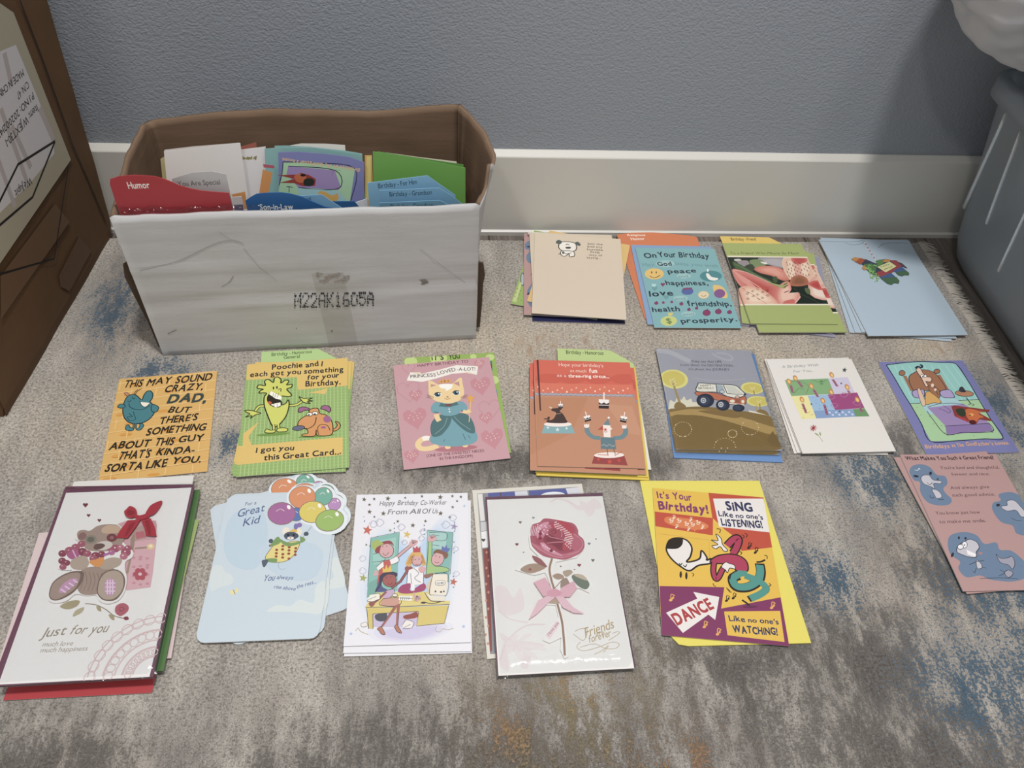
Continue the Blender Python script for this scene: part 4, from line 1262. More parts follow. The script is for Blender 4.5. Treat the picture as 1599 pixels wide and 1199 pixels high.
ART['van'] = """
S b4b4ba 84 -619,807 -451,773 -311,677 -214,614
S b2b2ba 32 105,775 195,692 322,649 364,710 286,773 166,778
S b0b0b8 14 -219,317 72,283 460,321
T 3a3c4a -204,598 204,600 45 t They say that LIFE
T 3a3c4a -359,534 366,532 40 t is not about the DESTINATION -
T 3a3c4a -261,459 284,463 40 t it's about the JOURNEY
B e4dcc0 -625,-168 -594,-64 -539,-92 -496,-7 -452,-54 -405,3 -387,-63 -323,-34 -310,-91 -230,-90 -214,-164 -401,-240 -621,-242
E e6dc78 -486,298 181,-22 -37,-166
E d8c656 -492,304 149,-18 -30,-134
P a88f58 -524,245 -503,255 -460,-114 -496,-120
S ece0a8 9 -555,294 -531,271 -508,282 -476,314
S ece0a8 9 -549,251 -526,227 -503,239 -470,274
S ece0a8 9 -544,208 -520,184 -497,196 -464,235
E e6dc78 512,162 148,-14 -28,-102
E d8c656 514,158 120,-11 -21,-79
E e6dc78 534,-62 148,-6 -22,-88
E d8c656 541,-62 125,-5 -17,-70
P a88f58 510,120 525,120 522,45 507,41
P b5a072 475,-140 506,-140 494,-230 462,-231
P a88f58 540,-84 554,-84 540,-194 518,-198
S efe4b0 7 488,181 511,158 549,184
S efe4b0 7 482,154 506,131 543,158
S efe4b0 6 521,-44 545,-66 581,-40
S efe4b0 6 516,-70 539,-92 575,-66
B 8f7440 -562,-190 -535,-111 -487,-92 -437,-120 -412,-170 -484,-213
B 8f7440 441,-231 449,-258 494,-212 546,-197 601,-229 615,-309 519,-319
P e9e0c6 375,-213 455,-231 657,-318 667,-344 570,-336 377,-268
B 8c703a -651,-243 -540,-195 -213,-161 179,-206 449,-258 673,-335 673,-510 641,-814 -35,-866 -633,-830 -646,-498
P b69450 -631,-261 -396,-207 -221,-205 85,-253 368,-375 657,-493 657,-596 514,-581 264,-473 32,-380 -240,-311 -441,-305 -634,-325
B 8a6c36 -270,-239 -109,-222 85,-253 258,-305 180,-342 -11,-308
B 84682f -623,-353 -412,-304 -227,-320 57,-394 288,-490 510,-599 655,-613 647,-806 -33,-857 -629,-830
E c9b070 -406,-529 6,0 -1,-8
E c9b070 -416,-561 6,0 -1,-8
E c9b070 -434,-591 6,0 -1,-8
E c9b070 -458,-615 6,0 -1,-8
E c9b070 -486,-633 6,0 -1,-8
E c9b070 -517,-643 6,0 -1,-8
E c9b070 -547,-643 6,0 -1,-8
E c9b070 -575,-635 6,0 -1,-8
E c9b070 -598,-618 6,0 -1,-8
E c9b070 -614,-594 6,0 -1,-8
E c9b070 -623,-565 6,0 -1,-8
E c9b070 -622,-533 7,0 -1,-8
E c9b070 -613,-501 7,0 -1,-8
E c9b070 -595,-471 7,0 -1,-8
E c9b070 -571,-446 7,0 -1,-8
E c9b070 -542,-428 7,0 -1,-8
E c9b070 -511,-418 7,0 -1,-8
E c9b070 -480,-418 7,0 -1,-8
E c9b070 -452,-426 6,0 -1,-8
E c9b070 -429,-444 6,0 -1,-8
E c9b070 -413,-468 6,0 -1,-8
E c9b070 -405,-497 6,0 -1,-8
E f4ead0 -404,-529 6,0 -1,-7
E f4ead0 -567,-639 6,0 -1,-7
E f4ead0 -590,-463 6,0 -1,-7
E f4ead0 -412,-467 6,0 -1,-7
E f4ead0 -504,-640 6,0 -1,-7
E c9b070 437,-488 6,0 -2,-8
E c9b070 426,-521 6,0 -2,-8
E c9b070 407,-551 6,0 -2,-8
E c9b070 381,-576 6,0 -2,-8
E c9b070 352,-594 6,0 -2,-8
E c9b070 321,-604 6,0 -2,-8
E c9b070 290,-604 6,0 -2,-8
E c9b070 263,-596 6,0 -2,-8
E c9b070 241,-578 6,0 -2,-8
E c9b070 226,-554 6,0 -2,-8
E c9b070 219,-524 6,0 -2,-8
E c9b070 222,-492 6,0 -2,-8
E c9b070 233,-459 6,0 -2,-8
E c9b070 252,-428 6,0 -2,-8
E c9b070 278,-402 6,0 -2,-8
E c9b070 308,-384 6,0 -2,-8
E c9b070 339,-374 6,0 -2,-8
E c9b070 370,-374 6,0 -2,-8
E c9b070 398,-383 6,0 -2,-8
E c9b070 420,-400 6,0 -2,-8
E c9b070 434,-425 6,0 -2,-8
E c9b070 440,-455 6,0 -2,-8
E f4ead0 439,-488 5,0 -2,-7
E f4ead0 271,-600 6,0 -1,-7
E f4ead0 258,-420 6,0 -1,-7
E f4ead0 435,-424 6,0 -2,-7
E f4ead0 333,-601 5,0 -1,-7
E c9b070 144,-589 6,0 -2,-8
E c9b070 138,-606 6,0 -2,-8
E c9b070 129,-621 6,0 -2,-8
E c9b070 116,-634 6,0 -2,-8
E c9b070 101,-643 6,0 -2,-8
E c9b070 85,-648 6,0 -2,-8
E c9b070 69,-649 6,0 -2,-8
E c9b070 55,-644 6,0 -2,-8
E c9b070 43,-635 6,0 -2,-8
E c9b070 35,-623 6,0 -2,-8
E c9b070 32,-608 6,0 -2,-8
E c9b070 33,-591 6,0 -2,-8
E c9b070 38,-574 6,0 -2,-8
E c9b070 48,-559 6,0 -2,-8
E c9b070 61,-546 6,0 -2,-8
E c9b070 76,-536 6,0 -2,-8
E c9b070 92,-531 6,0 -2,-8
E c9b070 108,-531 6,0 -2,-8
E c9b070 122,-536 6,0 -2,-8
E c9b070 134,-544 6,0 -2,-8
E c9b070 142,-557 6,0 -2,-8
E c9b070 145,-572 6,0 -2,-8
E f4ead0 145,-589 6,0 -1,-7
E f4ead0 59,-646 6,0 -1,-7
E f4ead0 51,-555 6,0 -1,-7
E f4ead0 142,-556 6,0 -1,-7
E f4ead0 91,-647 6,0 -1,-7
E c9b070 81,-795 6,0 -2,-8
E c9b070 -181,-802 6,0 -1,-8
E c9b070 -168,-763 6,0 -1,-8
E c9b070 -146,-727 6,0 -1,-8
E c9b070 -116,-696 6,0 -1,-8
E c9b070 -80,-674 6,0 -1,-8
E c9b070 -41,-662 6,0 -2,-8
E c9b070 -4,-661 6,0 -2,-8
E c9b070 30,-672 6,0 -2,-8
E c9b070 57,-692 6,0 -2,-8
E c9b070 76,-721 6,0 -2,-8
E c9b070 84,-757 6,0 -2,-8
E f4ead0 84,-795 5,0 -1,-7
E f4ead0 -95,-813 6,0 -1,-7
E f4ead0 -139,-717 6,0 -1,-7
E f4ead0 77,-720 6,0 -1,-7
E f4ead0 -18,-811 6,0 -1,-7
P 7c6230 491,-684 569,-580 608,-537 615,-614 652,-681 642,-781 535,-784
B c8704c -221,90 31,62 138,15 376,26 363,-104 281,-123 112,-115 9,-51 -232,23
K 2e3648 8 -221,90 31,62 138,15 376,26 363,-104 281,-123 112,-115 9,-51 -232,23
B ece6d4 -222,90 -190,206 -158,235 60,219 284,206 350,139 387,45 276,-12 152,15 34,81
K 2e3648 12 -222,90 -190,206 -158,235 60,219 284,206 350,139 387,45 276,-12 152,15 34,81
P a8b4bc 46,206 130,200 139,81 35,85
P d4d2c4 165,192 276,188 362,59 183,63
L 2e3648 10 47,211 35,85
L 2e3648 10 143,206 161,63
S 2e3648 8 161,63 260,52 372,52
E 2e3648 102,91 35,0 -7,-34
E c4ccd0 102,91 29,0 -5,-27
T 5a5248 -162,173 -17,180 34 - HAPPY
T 5a5248 -195,128 8,134 34 - BIRTHDAY
P e8dccc 117,-87 346,-119 343,-134 113,-110
E f2e6cc 201,-65 31,0 -5,-26
E f2e6cc 335,-71 20,0 -6,-30
E 2e3648 282,7 31,0 -6,-27
E d8b49c 282,7 26,0 -4,-22
P a05c40 243,-31 307,-31 298,-95 234,-90
S 2e3648 15 373,44 398,63 394,35
E 2a3042 -145,-61 114,1 -21,-116
E 3c445a -156,-61 70,0 -14,-77
E 2a3042 65,-134 89,1 -18,-92
E 3c445a 54,-134 55,0 -12,-61
E 2a3042 256,-178 78,1 -13,-62
E 3c445a 244,-178 48,0 -8,-41
E c8ccd0 -170,-61 35,0 -8,-45
E 6a7280 -170,-61 22,0 -5,-28
E d8d8d4 -170,-61 10,0 -2,-13
E c8ccd0 41,-125 34,0 -9,-44
E 6a7280 41,-125 22,0 -5,-28
E d8d8d4 41,-125 10,0 -2,-13
"""
ART['wish'] = """
T 9aa09c -417,625 90,654 48 s A Birthday Wish
T 9aa09c -287,543 -2,551 45 s For You...
P 86b07a -446,413 146,431 135,163 -443,139
P d0c8dc 146,431 417,448 415,184 135,163
P ece29a -443,139 -227,140 -238,-235 -429,-244
P 9cbedc -227,140 45,154 53,-105 -232,-112
P a44a80 45,154 446,178 447,-81 53,-105
P 86a2cc -232,-112 299,-96 278,-218 -238,-235
P 6e9a68 292,-96 446,-85 462,-218 278,-218
S 5e8a58 7 -428,371 -265,392 -164,308 -240,171
S 5e8a58 8 -72,414 16,364 110,401
S 5e8a58 7 -390,185 -295,272 -241,239
E 5e8a58 37,385 22,0 -5,-14
E 5e8a58 26,338 24,1 -5,-12
S c07aa4 8 35,107 94,142 126,108 67,72 35,107
S c07aa4 8 204,143 271,183 308,144 241,104 204,143
S c07aa4 8 325,7 396,49 435,8 364,-34 325,7
S c07aa4 8 21,-29 83,8 117,-29 55,-66 21,-29
P c8d4ea -49,-131 -19,-127 -20,-158 -47,-161
P c8d4ea -22,-171 8,-168 8,-198 -20,-201
P c8d4ea 36,-131 66,-127 65,-157 38,-161
P c8d4ea 63,-171 94,-167 93,-198 65,-201
P c8d4ea 121,-130 152,-127 151,-157 123,-161
P c8d4ea 148,-171 179,-167 178,-198 150,-201
P c8d4ea 207,-130 238,-127 237,-157 209,-160
P c8d4ea 234,-171 265,-167 264,-198 236,-201
E 6f98cc -172,104 7,0 -3,-8
E dcb85a -364,-66 9,0 -3,-8
E 6f98cc -157,15 7,0 -3,-8
E dcb85a -338,-104 9,0 -3,-8
E 6f98cc -141,-74 7,0 -3,-8
E dcb85a -312,-142 9,0 -3,-8
E 6f98cc -50,39 7,0 -3,-8
E dcb85a -285,-180 9,0 -3,-8
E 6f98cc -35,-50 7,0 -3,-8
E dcb85a -401,-218 9,0 -3,-8
E 6f98cc -142,62 7,0 -3,-8
E dcb85a -315,-90 9,0 -3,-8
E 6f98cc -126,-27 7,0 -3,-8
E dcb85a -289,-128 9,0 -3,-8
E 6f98cc -35,87 7,0 -3,-9
E dcb85a -262,-167 9,0 -3,-8
L 93506a 33 -394,321 -407,193
L c58a98 6 -412,296 -380,314
L c58a98 6 -415,264 -383,282
L c58a98 6 -418,232 -386,250
L c58a98 6 -421,201 -389,218
L 93506a 33 -278,392 -248,286
L c58a98 6 -290,369 -258,387
L c58a98 6 -283,343 -250,361
L c58a98 6 -275,317 -243,335
L c58a98 6 -268,290 -235,308
L 93506a 33 -116,241 -97,113
L c58a98 6 -130,216 -97,234
L c58a98 6 -125,184 -92,202
L c58a98 6 -120,152 -87,170
L c58a98 6 -115,121 -83,138
L 93506a 34 202,412 220,290
L c58a98 6 187,387 221,405
L c58a98 6 192,357 226,375
L c58a98 6 196,327 230,345
L c58a98 6 200,296 234,314
L 93506a 34 337,214 345,145
L c58a98 6 321,197 355,214
L c58a98 6 323,179 357,197
L c58a98 6 325,162 359,180
L c58a98 6 327,145 361,162
L 93506a 32 -337,10 -339,-145
L c58a98 6 -353,-18 -321,-1
L c58a98 6 -354,-57 -322,-40
L c58a98 6 -354,-96 -322,-79
L c58a98 6 -354,-134 -323,-118
L 93506a 33 -58,-13 -78,-181
L c58a98 6 -77,-43 -44,-26
L c58a98 6 -82,-85 -49,-68
L c58a98 6 -87,-127 -54,-110
L c58a98 6 -92,-169 -60,-152
L 93506a 34 400,-27 387,-146
L c58a98 6 382,-50 416,-33
L c58a98 6 379,-80 413,-63
L c58a98 6 375,-110 409,-93
L c58a98 6 372,-140 406,-123
E c98a4a -399,389 28,20 8,-45
E f2c87a -398,384 16,11 5,-28
E c98a4a -295,446 29,20 8,-45
E f2c87a -294,441 16,11 5,-28
E c98a4a -125,306 29,20 8,-45
E f2c87a -124,301 16,11 5,-28
E c98a4a 214,491 30,21 8,-46
E f2c87a 215,485 17,12 5,-29
E c98a4a 347,275 30,21 8,-46
E f2c87a 348,270 17,11 5,-28
E c98a4a -323,77 28,20 8,-44
E f2c87a -322,72 16,11 5,-27
E c98a4a -56,54 29,20 8,-44
E f2c87a -56,49 16,11 5,-28
E c98a4a 403,59 30,20 7,-45
E f2c87a 403,54 17,11 5,-28
E c98a4a 103,197 30,20 8,-45
E f2c87a 104,191 16,11 5,-28
P 4c5446 448,626 439,591 463,584 432,566 421,531 411,555 380,540 404,573 396,599 422,595
P 4c5446 299,363 298,348 310,348 296,337 294,322 287,331 273,322 282,337 276,347 289,348
P 4c5446 -216,21 -217,6 -205,6 -218,-4 -220,-19 -227,-10 -240,-19 -232,-4 -238,6 -225,6
P 4c5446 113,-105 112,-120 124,-120 111,-130 108,-145 101,-136 88,-145 97,-130 91,-120 104,-120
L b84a50 13 -316,-387 -283,-387
L b84a50 13 -322,-395 -309,-422
L b84a50 13 -331,-399 -345,-436
L b84a50 13 -337,-395 -370,-422
L b84a50 13 -337,-387 -370,-387
L b84a50 13 -331,-379 -345,-352
L b84a50 13 -322,-376 -309,-338
L b84a50 13 -316,-379 -283,-353
E 7a3038 -327,-387 12,0 -5,-13
S 9aa878 7 -322,-461 -298,-518 -274,-599
B 9aa878 -336,-464 -307,-474 -296,-506 -322,-496
B 9aa878 -264,-445 -259,-478 -275,-510 -281,-481
"""
ART['godf'] = """
P 94ccc4 -510,721 -286,752 0,771 264,746 473,722 500,405 492,85 489,-234 498,-558 255,-559 -119,-575 -462,-572 -460,-297 -467,-27 -483,205 -492,464
L a8d8d0 14 -402,707 -402,88
L a8d8d0 14 -299,706 -291,87
L a8d8d0 14 -196,705 -180,87
L a8d8d0 14 -93,704 -70,86
L a8d8d0 14 10,703 41,86
L a8d8d0 14 112,702 151,86
L a8d8d0 14 215,701 261,85
L a8d8d0 14 317,700 370,85
L a8d8d0 14 418,699 479,85
P a8cf9c -477,38 503,81 489,-234 498,-558 255,-559 -119,-575 -462,-572 -460,-297 -471,-124
E 5a7a54 -402,-27 6,0 -3,-6
E 5a7a54 -304,-183 6,0 -3,-6
E 5a7a54 -210,-333 6,0 -3,-6
E 5a7a54 -118,-480 6,0 -3,-6
E 5a7a54 226,-121 6,0 -3,-6
E 5a7a54 313,-273 6,0 -3,-6
E 5a7a54 -472,-422 6,0 -3,-6
E 5a7a54 -136,-58 6,0 -3,-6
E 5a7a54 -43,-212 6,0 -3,-6
E 5a7a54 47,-362 6,0 -3,-6
E 5a7a54 135,-508 6,0 -3,-6
E 5a7a54 -405,-151 6,0 -3,-6
E 5a7a54 -309,-303 6,0 -3,-6
E 5a7a54 -215,-450 6,0 -3,-6
S 2a2e44 13 -510,721 -286,752 0,771 264,746 473,722 500,405 492,85 489,-234 498,-558 255,-559 -119,-575 -462,-572 -460,-297 -467,-27 -483,205 -492,464 -510,721
L 2a2e44 9 -477,38 -252,46
L 2a2e44 9 207,69 501,81
E 2a2e44 -353,570 48,0 -23,-52
E a5704e -353,570 40,0 -18,-41
E 2a2e44 145,587 47,0 -23,-48
E a5704e 145,587 39,0 -18,-37
P a5704e -363,517 -315,520 -325,255 -369,252
P a5704e 119,522 166,527 165,261 113,250
B a5704e -299,477 -170,578 -27,621 78,584 117,495 129,270 8,237 -155,254 -318,247
K 2a2e44 9 -299,477 -170,578 -27,621 78,584 117,495 129,270 8,237 -155,254 -318,247
P a8cfd4 -335,121 -194,170 173,119 241,-4 -293,-156 -315,-92
B b0a0cc -363,221 -310,264 -187,272 -214,170 -266,129 -363,146
K 2a2e44 9 -363,221 -310,264 -187,272 -214,170 -266,129 -363,146
B b0a0cc 20,220 82,253 174,253 186,144 147,119 19,136
K 2a2e44 9 20,220 82,253 174,253 186,144 147,119 19,136
P a188b8 -263,-36 249,12 358,-125 438,-319 428,-440 -208,-479 -163,-335
P 9078ac -164,-350 431,-319 432,-432 285,-455 16,-451 -202,-467
S 2a2e44 9 -296,-92 -279,-234 -216,-471 16,-451 184,-460 428,-440 434,-314
L 2a2e44 7 -173,-343 431,-319
S 2a2e44 7 -259,-27 -81,21 116,29 245,4
S 2a2e44 6 -116,-52 -58,-92 -27,-132 18,-92 -41,-4
S 2a2e44 8 -208,-479 -201,-491
S 2a2e44 8 375,-448 415,-465
B dca858 -185,204 -124,237 -66,220 -48,119 -48,37 -150,41 -263,21
K 2a2e44 7 -185,204 -124,237 -66,220 -48,119 -48,37 -150,41 -263,21
B e4bfa0 -271,263 -227,272 -255,38 -322,5
K 2a2e44 6 -271,263 -227,272 -255,38 -322,5
B a5704e -84,322 -14,330 21,236 -35,119 -76,170 -111,237
K 2a2e44 6 -84,322 -14,330 21,236 -35,119 -76,170 -111,237
B ecc8ac -133,622 -69,649 -63,559 -44,496 3,482 9,443 -35,400 -91,409 -90,340 -131,323 -127,462
K 2a2e44 9 -133,622 -69,649 -63,559 -44,496 3,482 9,443 -35,400 -91,409 -90,340 -131,323 -127,462
S 2a2e44 25 -131,649 -83,680 -43,661 -15,694 -41,712
E 2a2e44 -100,506 24,0 -16,-35
E fff8f0 -100,506 19,0 -13,-28
E 2a2e44 -56,505 22,0 -13,-28
E fff8f0 -56,505 16,0 -10,-21
E 2a2e44 -96,500 7,0 -5,-11
S 2a2e44 8 -28,356 -11,322 -24,254 -24,169
E f0d8c0 -30,339 21,0 -14,-31
E f0d8c0 -26,262 18,0 -11,-24
E 2a2e44 344,188 126,-16 -31,-55
E b8805c 344,188 119,-15 -26,-45
B 3c3c44 290,235 332,294 371,306 381,260 377,215 323,210
L 2a2e44 13 335,118 348,4
S 2a2e44 7 305,-4 349,7 385,-5 344,-29
T e0a878 -576,-679 -261,-677 58 bij Birthdays
T e0a878 -227,-670 -69,-669 55 bij at The
T e0a878 -35,-662 322,-660 58 bij Godfather's
T e0a878 348,-656 536,-652 54 bij house.
"""
ART['friend'] = """
T 33282e -561,818 555,823 54 bj What Makes You Such a Great Friend?
T 5a4048 -190,680 550,681 44 ti You're kind and thoughtful,
T 5a4048 -92,587 389,589 40 ti Sweet and nice.
T 5a4048 -188,391 295,403 43 ti And always give
T 5a4048 -208,289 319,298 44 ti such good advice.
T 5a4048 -511,49 23,56 44 ti You know just how
T 5a4048 -515,-67 42,-57 44 ti to make me smile.
B 6f85a0 -587,648 -516,732 -398,754 -310,712 -270,601 -175,575 -192,473 -270,405 -271,337 -235,252 -297,184 -426,172 -542,220 -570,357 -521,493 -582,528
B 6f85a0 413,331 566,333 690,176 648,-44 690,-247 463,-246 328,-212 330,-110 217,-58 189,95 244,197 351,230 355,297
B 6f85a0 -538,-344 -459,-225 -285,-183 -152,-226 -112,-337 33,-321 35,-414 164,-432 245,-585 189,-739 -7,-798 -239,-772 -338,-721 -499,-738 -544,-635 -488,-549 -556,-464
B c8c4cc -485,553 -435,595 -367,591 -344,526 -253,507 -276,474 -360,475 -377,407 -411,432 -483,476
K 30323e 6 -485,553 -435,595 -367,591 -344,526 -253,507 -276,474 -360,475 -377,407 -411,432 -483,476
E 30323e -533,582 30,-7 -10,-15
E 30323e -338,621 18,0 -11,-24
E 30323e -284,538 15,0 -5,-10
S 30323e 6 -437,492 -414,458 -368,492
B c8c4cc -416,390 -364,386 -332,338 -343,283 -410,270 -417,322
K 30323e 6 -416,390 -364,386 -332,338 -343,283 -410,270 -417,322
S 30323e 6 -433,288 -472,271 -475,314
S 30323e 8 -397,250 -326,253
S e8e8ec 6 -514,672 -478,667 -448,697 -445,672
B c8c4cc 312,145 395,161 423,220 510,228 546,160 574,24 491,8 470,93 360,85
K 30323e 6 312,145 395,161 423,220 510,228 546,160 574,24 491,8 470,93 360,85
E 30323e 288,166 24,0 -9,-19
S 30323e 5 362,-8 407,-42 467,-43
B c8c4cc -470,-430 -431,-361 -326,-302 -253,-277 -192,-311 -190,-379 -252,-439 -280,-499 -357,-498 -433,-464
K 30323e 8 -470,-430 -431,-361 -326,-302 -253,-277 -192,-311 -190,-379 -252,-439 -280,-499 -357,-498 -433,-464
E 30323e -539,-467 12,-6 -23,-29
E 30323e -372,-256 12,0 -10,-20
E 30323e -298,-263 14,0 -7,-15
E 30323e -346,-345 34,0 -21,-44
E f0eef0 -346,-345 28,0 -18,-38
E 30323e -404,-370 37,0 -16,-34
E f0eef0 -404,-370 31,0 -13,-27
E 30323e -347,-348 8,0 -5,-10
P f4f0f0 -351,-404 -264,-465 -294,-495 -364,-464
P c88078 -241,-448 -183,-439 -207,-473
B c8c4cc -300,-541 -266,-567 -271,-627 -329,-635
K 30323e 6 -300,-541 -266,-567 -271,-627 -329,-635
S 30323e 5 -401,-592 -308,-558 -208,-542
S 30323e 5 -344,-635 -383,-687 -394,-661
S 30323e 5 -275,-618 -229,-636
B a4a0b0 -35,-465 -13,-517 64,-517 132,-500 123,-585 61,-653 39,-602 -37,-568
K 30323e 6 -35,-465 -13,-517 64,-517 132,-500 123,-585 61,-653 39,-602 -37,-568
B a4a0b0 -50,-696 11,-662 45,-704 -31,-752
K 30323e 6 -50,-696 11,-662 45,-704 -31,-752
S 30323e 5 -355,-758 -138,-752 68,-769
S 30323e 5 -84,-653 -50,-696 -128,-730
"""
ART['dog'] = """
B f2ece0 -288,583 -264,702 -170,730 -47,710 -20,609 -45,530 -123,503 -232,508
K 3a3632 15 -288,583 -264,702 -170,730 -47,710 -20,609 -45,530 -123,503 -232,508
B 5a6460 -331,708 -293,759 -239,724 -264,663 -318,670
B 5a6460 -42,722 2,746 40,691 24,651 -24,674
B f2ece0 -245,499 -75,508 -57,404 -124,382 -136,445 -197,382 -250,407
K 3a3632 12 -245,499 -75,508 -57,404 -124,382 -136,445 -197,382 -250,407
B 3a3632 -183,601 -110,612 -117,573 -176,567
S 3a3632 12 -182,651 -158,673 -133,656
S 3a3632 12 -220,475 -172,441 -99,475
E 5a6460 -220,463 19,2 0,-30
S 3a3632 12 -289,418 -257,444
S 3a3632 12 -100,392 -57,389
T 5a5048 141,701 372,707 46 - Just me
T 5a5048 139,631 369,638 46 - and my
T 5a5048 137,563 373,571 45 - humble
T 5a5048 188,507 324,506 45 - little
T 5a5048 158,437 361,443 45 - way of
T 5a5048 125,371 335,378 44 - saying...
"""
ART['oyb'] = """
T 2f3a46 -506,628 -316,636 116 bj On
T 2f3a46 -289,648 -18,657 124 bj Your
T 2f3a46 24,657 483,625 125 bj Birthday
E 9cc6c6 -216,496 143,1 -15,-83
T 6e98a0 -562,429 -378,446 74 j May
T 6e98a0 -73,471 569,424 76 j bless you with
T 2f3a46 -336,446 -120,455 90 bj God
T 2f3a46 -212,273 220,304 94 bj peace
T 2f3a46 -289,21 336,21 99 bj happiness,
T 2f3a46 -570,-227 -219,-203 116 bj love
T 2f3a46 -55,-426 577,-424 106 bj friendship,
T 2f3a46 -583,-551 -183,-534 98 bj health
T 2f3a46 -219,-773 583,-733 93 bj prosperity.
E 9cc6c4 12,222 108,1 -11,-58
T 7a98a0 -79,188 70,190 58 j and
E 9cc6c4 -130,-262 105,2 -11,-54
T 7a98a0 -218,-294 -60,-291 54 j and
E 9cc6c4 -80,-586 102,3 -10,-52
T 7a98a0 -161,-617 -7,-613 51 j and
E e8c068 -421,264 142,2 -21,-125
S 6a5030 12 -498,215 -432,173 -336,235
E 6a5030 -453,296 10,0 -4,-26
E 6a5030 -386,297 10,0 -4,-26
E 4e8e94 417,226 166,2 -28,-122
B f0ece4 358,280 394,280 425,209 516,174 465,128 385,137 352,197
E f0ece4 398,353 14,0 -7,-33
E 5a6aa8 -1,-113 89,2 -16,-79
P 8a4a6a -53,-45 79,-32 84,-67 -66,-90
E d8c090 220,-187 82,2 -18,-83
E e6d2a8 220,-187 75,1 -16,-73
S 80604a 8 183,-201 213,-221 254,-193
B e8c070 404,15 528,0 572,-153 536,-254 403,-190
E 8a5a90 462,-155 83,2 -22,-95
P b4dcd8 -469,23 -464,34 -449,45 -436,33 -440,7 -459,-16 -476,-36 -480,-45 -482,-36 -492,-17 -503,6 -499,32 -481,45 -470,34
P 8a3f68 -333,47 -328,57 -313,68 -300,56 -304,31 -324,7 -340,-13 -345,-21 -346,-13 -356,6 -367,30 -362,56 -345,68 -334,57
P 6ea0a4 -467,-39 -462,-26 -442,-12 -425,-27 -431,-59 -455,-90 -477,-115 -482,-126 -484,-115 -497,-90 -511,-61 -505,-28 -483,-12 -469,-26
P 6ea0a4 -333,-220 -327,-207 -308,-193 -291,-208 -297,-239 -321,-269 -342,-293 -348,-304 -349,-293 -362,-270 -376,-241 -370,-209 -348,-194 -334,-207
E 8a3f68 -500,-371 31,1 -6,-34
L 4a2038 8 -495,-344 -483,-327
E 8a3f68 -397,-358 21,0 -4,-24
L 4a2038 8 -394,-340 -385,-328
E 8a3f68 -274,-345 21,0 -4,-24
L 4a2038 8 -271,-327 -262,-315
E 8a3f68 -142,-382 30,1 -7,-34
L 4a2038 8 -137,-356 -125,-339
E 8a3f68 -56,-498 27,1 -6,-31
L 4a2038 8 -51,-475 -39,-459
E 8a3f68 59,-469 25,1 -6,-28
L 4a2038 8 64,-448 74,-433
E 8a3f68 183,-563 59,2 -14,-65
L 4a2038 8 194,-512 220,-478
E 8a3f68 357,-536 49,1 -13,-55
L 4a2038 8 367,-493 388,-464
E 8a3f68 514,-547 36,1 -10,-40
L 4a2038 8 521,-517 537,-496
E c8cf78 -386,-731 118,4 -19,-101
P e0c860 -373,-571 -291,-563 -320,-618 -367,-629
T 6f8a50 -422,-779 -349,-777 101 b $
"""
